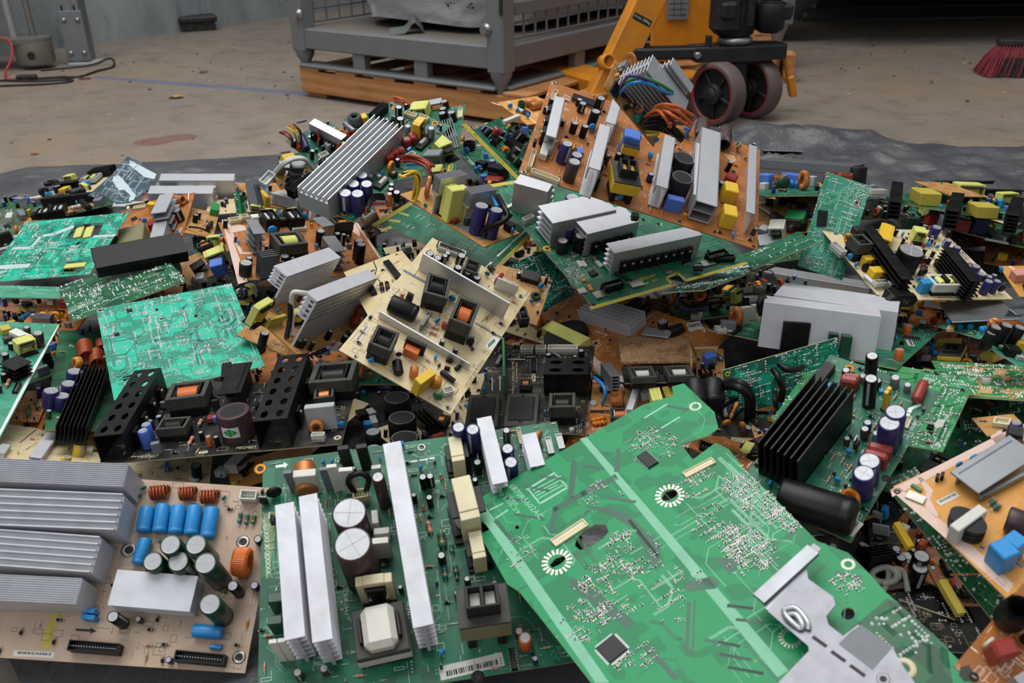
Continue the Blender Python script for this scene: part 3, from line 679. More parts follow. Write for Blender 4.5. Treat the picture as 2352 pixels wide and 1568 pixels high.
# ---------------------------------------------------------------- the hall: floor, walls, ceiling edge
def floor_material():
    m, n, b = newmat('concrete_floor'); co = N(n, 'ShaderNodeTexCoord').outputs['Object']
    big = tex(n, scale=1.1, detail=5, vec=co); fine = tex(n, scale=9, detail=8, rough=.7, vec=co); grit = tex(n, scale=160, detail=3, vec=co)
    c = mixcol(n, ramp(n, big.outputs[0], .35, .68), lin('8b7f72'), lin('797068'))
    c = mixcol(n, ramp(n, fine.outputs[0], .48, .75), c, lin('655a51'))
    yel = tex(n, scale=.9, detail=3, vec=co); k = N(n, 'ShaderNodeMath', operation='MULTIPLY'); n.links.new(ramp(n, yel.outputs[0], .52, .7), k.inputs[0]); k.inputs[1].default_value = .4
    c = mixcol(n, k.outputs[0], c, lin('937a55'))
    g = N(n, 'ShaderNodeMath', operation='MULTIPLY'); n.links.new(ramp(n, grit.outputs[0], .5, .75), g.inputs[0]); g.inputs[1].default_value = .22; c = mixcol(n, g.outputs[0], c, lin('a39a8c'))
    xyz = N(n, 'ShaderNodeSeparateXYZ'); n.links.new(co, xyz.inputs[0])
    def M(op, a, bb):
        x = N(n, 'ShaderNodeMath', operation=op)
        for s, v in zip(x.inputs, (a, bb)):
            if hasattr(v, 'is_output'): n.links.new(v, s)
            else: s.default_value = v
        return x.outputs[0]
    # sprayed blue line from the rack foot to the wooden pallet
    (x0, y0), (x1, y1) = (-1.80, 4.085), (-.74, 3.60); L = math.hypot(x1 - x0, y1 - y0); ux, uy = (x1 - x0) / L, (y1 - y0) / L
    dx = M('SUBTRACT', xyz.outputs[0], x0); dy = M('SUBTRACT', xyz.outputs[1], y0)
    t = M('ADD', M('MULTIPLY', dx, ux), M('MULTIPLY', dy, uy)); d = M('ABSOLUTE', M('SUBTRACT', M('MULTIPLY', dy, ux), M('MULTIPLY', dx, uy)), 0)
    f = M('MULTIPLY', ramp(n, M('ADD', d, M('MULTIPLY', fine.outputs[0], .03)), .062, .015), M('MULTIPLY', M('GREATER_THAN', t, 0), M('LESS_THAN', t, L)))
    c = mixcol(n, M('MULTIPLY', f, .7), c, lin('46608c'))
    # dried red paint patch: two joined lobes
    def lobe(x, y, rx, ry):
        a = M('DIVIDE', M('SUBTRACT', xyz.outputs[0], x), rx); e = M('DIVIDE', M('SUBTRACT', xyz.outputs[1], y), ry)
        q = M('ADD', M('ADD', M('MULTIPLY', a, a), M('MULTIPLY', e, e)), M('MULTIPLY', M('SUBTRACT', fine.outputs[0], .5), 1.4)); return ramp(n, q, 1.1, .85)
    s = M('MAXIMUM', lobe(-1.12, 2.875, .062, .055), lobe(-1.055, 2.925, .062, .05))
    c = mixcol(n, M('MULTIPLY', s, .62), c, lin('6e3a38'))
    n.links.new(c, b.inputs['Base Color']); b.inputs['Roughness'].default_value = .62
    bump(n, b, fine.outputs[0], .12, .004); return m
def plane(name, pts, m):
    mb = MB(); mb.add(pts, [tuple(range(len(pts)))], m); return mb.obj(name, None, 1.0)
struct(plane('floor', [(-9, -3, 0), (9, -3, 0), (9, 12, 0), (-9, 12, 0)], floor_material()))
def wall_material():
    m, n, b = newmat('stained_grey_wall'); co = N(n, 'ShaderNodeTexCoord').outputs['Object']
    mp = N(n, 'ShaderNodeMapping'); mp.inputs['Scale'].default_value = (1, 1, .35); n.links.new(co, mp.inputs[0])
    a = tex(n, scale=4, detail=7, rough=.65, vec=mp.outputs[0]); s = tex(n, scale=11, detail=6, vec=mp.outputs[0]); r = tex(n, scale=3.1, detail=3, vec=co)
    c = mixcol(n, ramp(n, a.outputs[0], .35, .7), lin('7a8184'), lin('9da3a5')); c = mixcol(n, ramp(n, s.outputs[0], .55, .8), c, lin('5a6064'))
    c = mixcol(n, ramp(n, r.outputs[0], .70, .76), c, lin('74453c')); n.links.new(c, b.inputs['Base Color']); b.inputs['Roughness'].default_value = .7; bump(n, b, s.outputs[0], .2, .01); return m
WM = wall_material()
def wall(name, p, q, h=3.0, t=.2):
    d = Vector((q[0] - p[0], q[1] - p[1], 0)).normalized(); nn = Vector((-d.y, d.x, 0)) * t; P = Vector((*p, 0)); Q = Vector((*q, 0)); mb = MB(); z = Vector((0, 0, h))
    v = [P, Q, Q + nn, P + nn]; mb.add(v + [a + z for a in v], [(0, 1, 2, 3), (4, 5, 6, 7), (0, 1, 5, 4), (1, 2, 6, 5), (2, 3, 7, 6), (3, 0, 4, 7)], WM); return struct(mb.obj(name, None, 1.0))
wall('wall_left', (-4.6, 1.9), (-.30, 7.70)); wall('wall_back', (-.30, 7.70), (8.5, 9.6), 3.4)
mb = MB(); mb.M = Matrix.Translation((-.78, 7.0, 0)) @ Matrix.Rotation(math.atan2(5.8, 4.3), 4, 'Z'); mb.box((-.25, 0, 1.4), (.035, .03, 2.8), WM, .004); struct(mb.obj('trim_1', None, 1.0))
struct(plane('ceiling', [(-.2, 3.6, 3.4), (8.5, 3.6, 3.4), (8.5, 9, 3.4), (-.2, 9, 3.4)], mat('dark_roof', '3a3c3e', .8)))

# ---------------------------------------------------------------- tarpaulin under the pile
def tarp():
    m, n, b = newmat('grey_plastic_sheet'); co = N(n, 'ShaderNodeTexCoord').outputs['Object']
    a = tex(n, scale=7, detail=6, vec=co); f = tex(n, scale=34, detail=5, vec=co)
    n.links.new(mixcol(n, ramp(n, a.outputs[0], .35, .7), lin('414246'), lin('58585a')), b.inputs['Base Color']); b.inputs['Roughness'].default_value = .42; bump(n, b, f.outputs[0], .7, .008)
    far = [(-2.2, 2.35), (-1.75, 2.42), (-1.42, 2.5), (-1.357, 2.58), (-1.25, 2.59), (-1.14, 2.59), (-1.02, 2.61), (-.85, 2.64), (-.68, 2.67), (-.3, 2.76), (.2, 2.86), (.6, 2.92), (.74, 2.93), (.99, 2.80), (1.12, 2.68), (1.3, 2.62), (1.49, 2.61), (2.2, 2.55)]
    def yf(x):
        for (a0, b0), (a1, b1) in zip(far, far[1:]):
            if a0 <= x <= a1: return b0 + (b1 - b0) * (x - a0) / (a1 - a0)
        return 2.5
    nx, ny = 260, 200; vs = []; fs = []
    for i in range(nx + 1):
        x = -2.0 + 4.1 * i / nx; y1 = yf(x) + .012 * noise.noise(Vector((x * 9, 3, 0))); y0 = .56 + .012 * noise.noise(Vector((x * 9, 9, 0))) + 1.15 * max(0, min(.35, -.40 - x))
        for j in range(ny + 1):
            v = j / ny; y = y0 + (y1 - y0) * v; p = Vector((x * 5, y * 7, 0))
            r = abs(noise.noise(p)) + .5 * abs(noise.noise(p * 2.3)) + .25 * abs(noise.noise(p * 5.1)); edge = min(1, (1 - v) * 8 + .08)
            z = .006 + .02 * (1 - min(1, r * 1.6)) ** 2 + .008 * noise.noise(p * .8)
            rid = math.exp(-((x - .92) / .20) ** 2) * .095 + math.exp(-((x - 1.15) / .25) ** 2) * .02; q = (y1 - y)
            z += rid * math.exp(-((q - .05) / .11) ** 2) * (1 + .5 * noise.noise(p * 2))
            rl = math.exp(-((x + 1.3) / .16) ** 2) * .03; z += rl * math.exp(-((q - .05) / .05) ** 2)
            if x > .6: z += min(1, q * 7) * (.05 * max(0, noise.noise(Vector((x * 3.4, y * 9, 4)))) + .02 * (1 - min(1, 3.2 * abs(noise.noise(Vector((x * 4.5, y * 7, 8)))))) + .006 * (1 - min(1, 3 * abs(noise.noise(Vector((x * 11, y * 14, 2)))))))
            vs.append((x, y, max(.004, z * edge + .003)))
    for i in range(nx):
        for j in range(ny): k = i * (ny + 1) + j; fs.append((k, k + ny + 1, k + ny + 2, k + 1))
    mb = MB(); mb.add(vs, fs, m, True); return tag(mb.obj('tarpaulin', None, 1.0), 'wrinkled dark grey plastic sheet spread under the whole pile', 'tarpaulin')
tarp()

# ---------------------------------------------------------------- grey mesh cage on a wooden pallet
GP = mat('cage_paint', '77797a', .5, .2, dirt=.35, sc=9); GD = mat('dusty_deck', '6a6259', .85, dirt=.5, sc=25); RB = mat('dark_steel', '2b2c2e', .55, .5, dirt=.3)
BOLT = mat('bolt_zinc', '9b9c9a', .35, .8)
def frame(o, deg): return Matrix.Translation(o) @ Matrix.Rotation(R(deg), 4, 'Z')
def cage_pallet():
    t = thing('mesh_cage', 'grey steel mesh cage standing on the wooden pallet behind the pile', 'cage', (-.02, 3.04, .11))
    t.rotation_euler = (0, 0, math.atan2(.8, .6))      # x runs to the right side, y runs to the left side
    LX, LY, dk, z0 = 1.25, .93, .137, 0
    mb = MB(); mb.box((LX / 2, LY / 2, dk - .004), (LX - .05, LY - .05, .008), GD); mb.obj('deck', t, 1.0)
    for nm, c, d in (('deck_rail', (0, LY / 2, dk - .035), (.05, LY, .072)), ('deck_rail', (LX / 2, 0, dk - .035), (LX, .05, .072)), ('deck_rail', (LX, LY / 2, dk - .035), (.05, LY, .072)), ('deck_rail', (LX / 2, LY, dk - .035), (LX, .05, .072)),
                     ('runner', (0, LY / 2, .007), (.085, LY, .012)), ('runner', (LX / 2, 0, .007), (LX, .085, .012)), ('runner', (LX, LY / 2, .007), (.085, LY, .012))):
        mb = MB(); mb.box(c, d, GP, .004); mb.obj(nm, t, 1.0)
    for c in ((0, LY * .36), (0, LY * .68), (LX * .36, 0), (LX * .68, 0), (LX, LY * .4)):
        mb = MB(); mb.box((c[0], c[1], .037), (.06 if c[0] else .035, .035 if c[0] else .06, .062), GP, .003); mb.obj('spacer_leg', t, 1.0)
    for i, c in enumerate(((0, 0), (0, LY), (LX, 0), (LX, LY))):
        mb = MB(); mb.box((c[0], c[1], .52), (.068, .068, .93), GP, .006)
        mb.M = Matrix.Translation((c[0], c[1], 0)); mb.lathe([(.016, -.012), (.022, .02), (.034, .04), (.038, .06)], GP, 12)
        if i < 2:
            mb.M = Matrix.Identity(4); mb.box((c[0] - .0345, c[1] - .03 + (.06 if i else 0), .30), (.004, .012, .13), RB)
        mb.M = Matrix(); p = mb.obj('corner_post', t, 1.0)
        if i < 2:
            b = MB(); b.M = Matrix.Translation((c[0] - .034, c[1] + (.028 if i == 0 else -.028), .19)) @ Matrix.Rotation(R(-90), 4, 'Y'); b.lathe([(.02, 0), (.02, .006), (.014, .008), (.014, .02)], BOLT, 8); b.obj('bolt', p, 1.0)
    # mesh panels: left end side has tall sides, right side panel in front of the bag
    def panel(nm, a, b, z1, z2, n, m2, lip):
        mb = MB(); a = Vector(a); b = Vector(b)
        for k in range(n + 1): p = a + (b - a) * k / n; mb.tube([(p.x, p.y, z1), (p.x, p.y, z2)], .0042, GP, 6)
        for k in range(m2 + 1): z = z1 + (z2 - z1) * k / m2; mb.tube([(a.x, a.y, z), (b.x, b.y, z)], .0042, GP, 6)
        o = mb.obj(nm, t, 1.0); b2 = MB(); mid = (a + b) / 2; d = (b - a)
        b2.M = Matrix.Translation((mid.x, mid.y, lip)) @ Matrix.Rotation(math.atan2(d.y, d.x), 4, 'Z'); b2.box((0, 0, 0), (d.length, .03, .04), GP, .003); b2.M = Matrix(); b2.obj('mesh_rail', o, 1.0)
    panel('mesh_panel', (.06, .0, 0), (LX - .06, .0, 0), .152, .776, 17, 13, .245)
    panel('mesh_panel', (.06, LY, 0), (LX - .06, LY, 0), .152, .776, 17, 13, .30)
    panel('mesh_panel', (LX, .06, 0), (LX, LY - .06, 0), .152, .776, 13, 13, .30)
    mb = MB(); mb.box((0, LY / 2, .93), (.04, LY, .05), GP, .004); mb.obj('top_rail', t, 1.0)
    return t
cage_pallet()
def wood(name, c1, c2):
    m, n, b = newmat(name); co = N(n, 'ShaderNodeTexCoord').outputs['Object']; mp = N(n, 'ShaderNodeMapping'); mp.inputs['Scale'].default_value = (1.6, 9, 9); n.links.new(co, mp.inputs[0])
    g = tex(n, scale=3.2, detail=4, vec=mp.outputs[0]); w = N(n, 'ShaderNodeTexWave', wave_type='RINGS', rings_direction='X'); w.inputs['Scale'].default_value = 1.1; w.inputs['Distortion'].default_value = 5; w.inputs['Detail'].default_value = 3; n.links.new(mp.outputs[0], w.inputs['Vector'])
    c = mixcol(n, w.outputs['Color'], lin(c1), lin(c2)); n.links.new(mixcol(n, ramp(n, g.outputs[0], .5, .8), c, lin('6d4a30')), b.inputs['Base Color']); b.inputs['Roughness'].default_value = .65; return m
WD = wood('pallet_wood', 'a8713f', 'b98350')
def pallet(name, label, o, deg, LX, LY):
    t = thing(name, label, 'pallet', o); t.rotation_euler = (0, 0, R(deg))
    for y in (0, LY / 2, LY):       # stringers
        mb = MB(); mb.box((LX / 2, y, .058), (LX, .04, .08), WD, .003); mb.obj('stringer', t, 1.0)
    n = max(4, int(LX / .16))
    for i in range(n): mb = MB(); mb.box((.05 + (LX - .1) * i / (n - 1), LY / 2, .104), (.1, LY + .04, .012), WD, .002); mb.obj('deck_board', t, 1.0)
    for i in (0, .5, 1): mb = MB(); mb.box((.06 + (LX - .12) * i, LY / 2, .009), (.1, LY, .018), WD, .002); mb.obj('bottom_board', t, 1.0)
pallet('wooden_pallet', 'orange toned wooden pallet carrying the grey mesh cage', (-.775, 3.585, 0), -36.5, 1.25, 1.15)
pallet('wooden_pallet', 'wooden pallet corner showing behind the pallet truck wheels', (1.10, 3.66, 0), 84, .7, .14)
def bag():
    m, n, b = newmat('woven_bag'); co = N(n, 'ShaderNodeTexCoord').outputs['Object']; a = tex(n, scale=9, detail=6, vec=co); f = tex(n, scale=300, detail=2, vec=co)
    n.links.new(mixcol(n, ramp(n, a.outputs[0], .45, .8), lin('c9c9cd'), lin('a9a9ae')), b.inputs['Base Color']); b.inputs['Roughness'].default_value = .6; bump(n, b, a.outputs[0], .6, .02)
    mb = MB(); nu, nv = 80, 30; vs = []; fs = []
    for i in range(nu):
        a0 = 2 * math.pi * i / nu
        for j in range(nv + 1):
            h = j / nv; r = 1 + .10 * math.sin(h * 3.0) ; ca, sa = math.cos(a0), math.sin(a0); e = .55
            x = .50 * math.copysign(abs(ca) ** e, ca) * r; y = .375 * math.copysign(abs(sa) ** e, sa) * r; q = Vector((x * 5, y * 5, h * 3)); d = .05 * noise.noise(q) + .03 * noise.noise(q * 2.7) + .012 * noise.noise(q * 7)
            sag = .02 + .03 * noise.noise(Vector((a0 * 1.2, 0, 2)))
            vs.append((x * (1 + d), y * (1 + d), .005 + .42 * h + max(0, sag) * (1 - h)))
    for i in range(nu):
        for j in range(nv): k = (i + 1) % nu; fs.append((i * (nv + 1) + j, k * (nv + 1) + j, k * (nv + 1) + j + 1, i * (nv + 1) + j + 1))
    fs.append([i * (nv + 1) + nv for i in range(nu)])
    mb.add(vs, fs, m, True); o = mb.obj('bulk_bag', None, 1.0); o.location = (-.01, 3.84, .247); o.rotation_euler = (0, 0, R(53)); tag(o, 'crumpled white woven bulk bag lying inside the mesh cage', 'bag')
    s = MB(); rg = random.Random(4); 
    for k in range(40): s.box((-.50 + rg.uniform(-.004, .004), -.25 + k * .005, .10 + rg.uniform(-.01, .01)), (.004, .003, rg.uniform(.002, .014)), mat('dirt_mark', '2c2a28', .8))
    s.obj('stained_seam', o, 1.0)
bag()
def sheet_offcut():
    m = mat('grey_green_sheet', '6f7871', .4, .3); mb = MB(); pts = [(0, 0), (.055, .004), (.07, .016), (.082, .034), (.095, .038), (.112, .02), (.125, .002)]; W = .075; vs = []
    for x, z in pts: vs += [(x, -W / 2, z + .008), (x + .02, W / 2, z + .022)]
    n = len(pts); mb.add(vs + [(a, b, c - .004) for a, b, c in vs], [(2 * i, 2 * i + 2, 2 * i + 3, 2 * i + 1) for i in range(n - 1)] + [(2 * n + 2 * i, 2 * n + 2 * i + 2, 2 * n + 2 * i + 3, 2 * n + 2 * i + 1) for i in range(n - 1)] + [(2 * i, 2 * i + 2, 2 * n + 2 * i + 2, 2 * n + 2 * i) for i in range(n - 1)], m)
    o = mb.obj('sheet_metal_offcut', None, 1.0); o.location = (-.42, 3.36, .242); o.rotation_euler = (0, 0, R(22)); tag(o, 'bent grey sheet metal offcut lying on the cage deck', 'metal scrap')
sheet_offcut()

# ---------------------------------------------------------------- orange pallet truck
OR = mat('truck_orange', 'd9891c', .42, 0, dirt=.45, dc='7d5a2c', sc=14); BK = mat('cast_black', '1b1c1e', .6, .2, dirt=.35, dc='4a4642', sc=20); RUB = mat('worn_polyurethane', '5a4a4a', .55, 0, dirt=.35, sc=30); RED = mat('red_rim', '8c2320', .45)
def pallet_truck():
    t = thing('pallet_truck', 'orange pallet truck with black steering knuckle and twin dark wheels', 'pallet truck', (.66, 3.0, 0)); L = t.location
    def rel(p): return Vector(p) - L
    def part(mb, nm, par=None, label=None):
        if par is None: par = t
        return mb.obj(nm, par, 1.0, label)
    # inclined flat bar of the pump frame
    mb = MB(); A, B = rel((.30, 2.97, .08)), rel((.488, 3.03, .46)); d = (B - A); ln = d.length; d.normalize(); s = Vector((.93, .25, 0)); s = (s - d * s.dot(d)).normalized(); nn = s.cross(d)
    mb.M = Matrix((s, d, nn)).transposed().to_4x4(); mb.M.translation = (A + B) / 2; mb.box((0, 0, 0), (.095, ln, .02), OR, .004); mb.box((.045, 0, -.02), (.008, ln, .05), OR, .002); mb.box((-.045, 0, -.02), (.008, ln, .05), OR, .002)
    fr = part(mb, 'pump_frame'); b = MB(); b.M = mb.M @ Matrix.Translation((-.045, -ln * .5 + .115, .004)) @ Matrix.Rotation(R(-14), 4, 'X')
    b.lathe([(.017, -.02), (.025, -.02), (.025, .02), (.017, .02), (.017, -.02)], OR, 20, caps=(False, False)); b.lathe([(.0165, -.015), (.001, -.015)], BK, 16, caps=(False, False)); part(b, 'boss_tube', fr)
    b = MB(); b.M = mb.M @ Matrix.Translation((0, .062, .0105)); b.box((0, 0, 0), (.066, .02, .001), BK); b.M = b.M @ Matrix.Rotation(R(0), 4, 'Z'); text_into(b, '0 max. 2500kg', .058, .010, MATS['paper'], .0008); part(b, 'capacity_plate', fr, 'black plate reading 0 max. 2500kg')
    mb = MB(); mb.M = Matrix.Translation(rel((.62, 3.27, .33))) @ Matrix.Rotation(R(8), 4, 'Z'); mb.box((0, 0, 0), (.26, .02, .30), OR, .005); mb.box((-.02, .08, -.165), (.3, .16, .02), OR, .004); bp = part(mb, 'back_plate')
    b = MB(); b.M = Matrix.Translation(rel((.575, 3.245, .33))) @ Matrix.Rotation(R(8), 4, 'Z'); b.box((0, 0, .03), (.075, .002, .13), mat('grey_plate', '8d9096', .45, .3)); 
    for k in range(6): b.box((0, -.0015, -.02 + k * .018), (.062, .001, .0012), MATS['inkblack'])
    for k in (-.012, .012): b.box((k, -.0015, .025), (.001, .001, .10), MATS['inkblack'])
    b.M = b.M @ Matrix.Translation((.022, -.0022, -.022)) @ Matrix.Rotation(R(90), 4, 'X'); text_into(b, 'CE', .012, .007, MATS['inkblack'], 0); part(b, 'rating_plate', bp, 'pale grey rating plate')
    # fork heel running back under the cage
    for dx in (0, .34):
        mb = MB(); mb.M = Matrix.Translation(rel((.36 + dx * .8, 3.12 + dx * .05, .10))) @ Matrix.Rotation(R(118), 4, 'Z'); mb.box((.5, 0, 0), (1.0, .15, .05), OR, .006); part(mb, 'fork')
    # black steering arm
    mb = MB(); mb.M = Matrix.Translation(rel((.52, 3.0, .222))) @ Matrix.Rotation(R(3), 4, 'Z'); mb.box((0, 0, 0), (.24, .03, .036), BK, .006); mb.box((.02, .02, .012), (.2, .06, .012), BK, .003); ar = part(mb, 'steering_arm')
    b = MB(); b.M = Matrix.Translation(rel((.60, 2.975, .218))) @ Matrix.Rotation(R(90), 4, 'X'); b.lathe([(.011, -.02), (.011, .008), (.008, .011)], BOLT, 14); part(b, 'pivot_pin', ar)
    mb = MB(); mb.M = Matrix.Translation(rel((.755, 3.06, .225))) @ Matrix.Rotation(R(10), 4, 'Z'); mb.prism([(-.17, -.055), (.02, -.075), (.13, -.06), (.15, -.02), (.14, .05), (0, .08), (-.16, .06)], -.03, .012, BK); mb.box((-.12, -.02, .03), (.018, .018, .035), BK, .002); sp = part(mb, 'steering_plate')
    b = MB(); b.M = Matrix.Translation(rel((.735, 3.07, .24))); b.lathe([(.052, 0), (.056, .004), (.056, .016), (.05, .02)], BOLT, 28); part(b, 'bearing_ring', sp)
    # steering knuckle casting
    mb = MB(); mb.M = Matrix.Translation(rel((.735, 3.09, .26))) @ Matrix.Rotation(R(10), 4, 'Z'); mb.lathe([(.05, 0), (.062, .01), (.064, .05), (.06, .3)], BK, 24)
    mb.box((-.045, -.03, .11), (.09, .09, .2), BK, .02); mb.box((-.052, -.06, .085), (.055, .05, .06), BK, .012); mb.box((.02, -.065, .10), (.02, .02, .12), mat('slot_black', '060607', .8)); kn = part(mb, 'steering_knuckle')
    mb = MB(); mb.M = Matrix.Translation(rel((.845, 3.08, .27))) @ Matrix.Rotation(R(10), 4, 'Z'); mb.lathe([(.03, .0), (.045, .012), (.048, .05), (.05, .055), (.05, .085), (.047, .09)], BK, 22); mb.lathe([(.036, .091), (.036, .096), (.02, .097)], mat('slot_black', '060607', .8), 20); mb.box((.035, -.02, .065), (.05, .05, .05), BK, .01); part(mb, 'handle_clevis', kn)
    b = MB(); b.M = Matrix.Translation(rel((.845, 3.08, .365))); b.lathe([(.016, 0), (.03, .004), (.032, .02), (.016, .024)], BOLT, 18); part(b, 'spring_collar', kn)
    # twin wheels
    ax = Vector((.82, .57, 0)).normalized(); mb = MB(); mb.M = Matrix.Translation(rel((.745, 3.03, .16))); mb.box((0, 0, .01), (.05, .05, .11), BK, .008); part(mb, 'wheel_fork')
    for cx, cy in ((.672, 2.975), (.812, 3.072)):
        W = Matrix.Translation(rel((cx, cy, .099))) @ Matrix.Rotation(math.atan2(ax.y, ax.x), 4, 'Z') @ Matrix.Rotation(R(90), 4, 'Y'); r = .098; h = .029
        mb = MB(); mb.M = W; mb.lathe([(r * .86, -h), (r * .97, -h), (r, -h * .8), (r, h * .8), (r * .97, h), (r * .86, h)], RUB, 48, caps=(False, False)); wh = part(mb, 'wheel', None, 'dark worn wheel with red rim')
        b = MB(); b.M = W
        for s in (-1, 1): b.lathe([(r * .865, s * (h + .0006)), (r * .82, s * (h + .0006)), (r * .80, s * (h - .004))], RED, 48, caps=(False, False))
        part(b, 'wheel_rim', wh)
        b = MB(); b.M = W; b.lathe([(r * .81, -h * .3), (r * .81, h * .3)], BK, 32); b.lathe([(r * .30, -h * 1.15), (r * .34, -h), (r * .34, h), (r * .30, h * 1.15)], BK, 24)
        for k in range(5): b.M = W @ Matrix.Rotation(k * 1.2566, 4, 'Z'); b.box((r * .55, 0, 0), (r * .5, .01, h * 1.3), BK, .002)
        b.M = W; b.lathe([(.001, -h * 1.3), (r * .2, -h * 1.3), (r * .22, -h * 1.1)], BK, 18, caps=(False, False)); part(b, 'wheel_hub', wh)
    mb = MB(); mb.M = Matrix.Translation(rel((.945, 3.16, .125))) @ Matrix.Rotation(R(-16), 4, 'Y'); mb.box((0, 0, .03), (.014, .02, .09), OR, .003); mb.box((.006, 0, -.045), (.026, .03, .07), OR, .004); part(mb, 'lever')
pallet_truck()
mb = MB(); mb.box((0, 0, .55), (.085, .085, .86), GP, .006); mb.lathe([(.02, .05), (.03, .09), (.046, .13)], GP, 12); o = mb.obj('cage_post', None, 1.0); o.location = (1.13, 3.98, .06); o.rotation_euler = (0, 0, R(30)); tag(o, 'grey steel cage post with tapered foot behind the pallet truck', 'post')

# ---------------------------------------------------------------- lorry in the dark background
def lorry():
    t = thing('lorry', 'dark lorry parked in shade behind the pallet truck', 'lorry', (1.13, 5.2, 0)); L = t.location; TY = mat('tyre_rubber', '17181a', .75, dirt=.3); DK = mat('lorry_dark', '101113', .8)
    W = Matrix.Translation(Vector((1.16, 4.9, .50)) - L) @ Matrix.Rotation(R(72), 4, 'Z') @ Matrix.Rotation(R(90), 4, 'Y'); 
    mb = MB(); mb.M = W; mb.lathe([(.28, -.12), (.42, -.135), (.49, -.11), (.505, -.08), (.505, .08), (.49, .11), (.42, .135), (.28, .12)], TY, 64)
    for k in range(60): 
        for s in (-1, 1): mb.M = W @ Matrix.Rotation((k + .25 * s) * math.pi / 30, 4, 'Z'); mb.box((.50, 0, s * .06), (.02, .022, .09), TY)
    mb.M = W; w2 = mb.obj('wheel', t, 1.0); b = MB(); b.M = W; b.lathe([(.27, -.10), (.2, -.06), (.05, -.07), (.05, -.12)], DK, 32); b.obj('wheel_rim', w2, 1.0)
    mb = MB(); mb.box(Vector((4.75, 5.95, 1.5)) - L, (6.6, 3.1, 2.2), DK, .03); mb.obj('body', t, 1.0)
    mb = MB(); mb.box(Vector((4.6, 5.3, .36)) - L, (6, .12, .16), DK, .01); mb.box(Vector((4.6, 6.6, .36)) - L, (6, .12, .16), DK, .01); mb.obj('chassis', t, 1.0)
    mb = MB(); mb.box(Vector((4.6, 7.4, .25)) - L, (6, .06, .5), DK, .01); mb.obj('added_light_block', t, 1.0)  # unseen board added behind the lorry to stop sky light from the rear
lorry()
for y, lab in ((5.55, 'nearer faint steel strip on the shaded floor'), (6.15, 'farther faint steel strip on the shaded floor')):
    mb = MB(); mb.box((0, 0, .006), (3.2, .05, .012), mat('dull_strip', '4d4b48', .5, .2), .002); o = mb.obj('floor_strip', None, 1.0); o.location = (3.3, y, 0); tag(o, lab, 'metal strip')

# ---------------------------------------------------------------- broom, box, rack upright, machine, cables, litter
def broom():
    t = thing('push_broom', 'push broom head with red bristles on the floor at the right edge', 'broom', (1.93, 3.76, 0)); t.rotation_euler = (0, 0, R(-14)); rg = random.Random(8)
    mb = MB(); mb.box((.27, .03, .125), (.50, .06, .022), mat('broom_block', '1a1a1c', .6), .004); mb.obj('block', t, 1.0)
    RM = mat('red_bristle', '7e2230', .7, dirt=.2); DM = mat('dark_bristle', '2a1a1c', .8, dirt=.3); up = MB(); lo = MB()  # bristles red in the upper half, mostly darker in the lower half
    for i in range(42):
        for j in range(5):
            x = .03 + .48 * i / 41; y = .005 + .05 * j / 4
            for k in range(9):
                bx = x - .05 * (1 - i / 60) + rg.gauss(0, .012); by = y + (y - .03) * 1.6 + rg.gauss(0, .01) - .012; mx, my = x * .5 + bx * .5, y * .5 + by * .5
                up.tube([(x, y, .115), (mx, my, .07)], .0024, RM, 4, False); lo.tube([(mx, my, .072), (bx, by, .003)], .0026, DM if i + j > 3 and rg.random() < .94 else RM, 4, False)
    o = up.obj('bristles', t, 1.0); o['kind'] = 'stuff'; o = lo.obj('bristle_tips', t, 1.0); o['kind'] = 'stuff'; o['label'] = 'dark bristle tips'
    mb = MB(); mb.tube([(.30, .03, .13), (.34, .25, .50), (.40, .6, 1.1)], .013, mat('broom_stick', '8d6a45', .6), 12); mb.obj('handle', t, 1.0)
broom()
mb = MB(); BX = mat('black_plastic', '131416', .45)
mb.prism([(-.095, -.06), (.095, -.06), (.095, .06), (-.095, .06)], 0, .052, BX); mb.box((0, 0, .064), (.215, .145, .03), BX, .006); mb.box((0, 0, .08), (.19, .12, .006), BX, .003); o = mb.obj('storage_box', None, 1.0); o.location = (-1.80, 5.62, 0); o.rotation_euler = (0, 0, R(20)); tag(o, 'small black lidded plastic box on the floor against the grey wall', 'box')
def upright():
    GZ = mat('galvanised', '84898d', .42, .6, dirt=.3, sc=16); t = thing('rack_upright', 'galvanised rack upright with bolted foot plate standing on the floor', 'rack upright', (-2.0, 4.47, 0)); t.rotation_euler = (0, 0, R(6))
    mb = MB(); mb.box((-.045, 0, .75), (.006, .10, 1.5), GZ, .001); mb.box((0, -.05, .75), (.09, .005, 1.5), GZ, .001); mb.box((.045, 0, .75), (.005, .10, 1.5), GZ, .001); mb.box((.0, -.054, .75), (.03, .006, 1.5), GZ, .001)
    for k in range(9):
        for x in (-.027, .027): mb.box((x, -.0535, .25 + k * .14), (.008, .002, .028), mat('slot_black', '060607', .8))
    mb.obj('post', t, 1.0); mb = MB(); mb.box((.005, -.058, .13), (.105, .008, .22), GZ, .002); p = mb.obj('foot_plate', t, 1.0); mb = MB(); mb.box((.02, -.02, .006), (.13, .11, .012), mat('pale_base', 'a9a8a4', .6), .002); mb.obj('base_plate', t, 1.0)
    for x in (-.025, .035):
        for z in (.055, .20): b = MB(); b.M = Matrix.Translation((x, -.063, z)) @ Matrix.Rotation(R(90), 4, 'X'); b.lathe([(.012, 0), (.011, .004), (.006, .009), (.001, .010)], BOLT, 14); b.obj('bolt', p, 1.0)
    mb = MB(); mb.box((-.2, .10, .33), (.38, .05, .05), mat('rack_dark', '2c2d30', .6, .3), .004); mb.obj('cross_beam', t, 1.0)
upright()
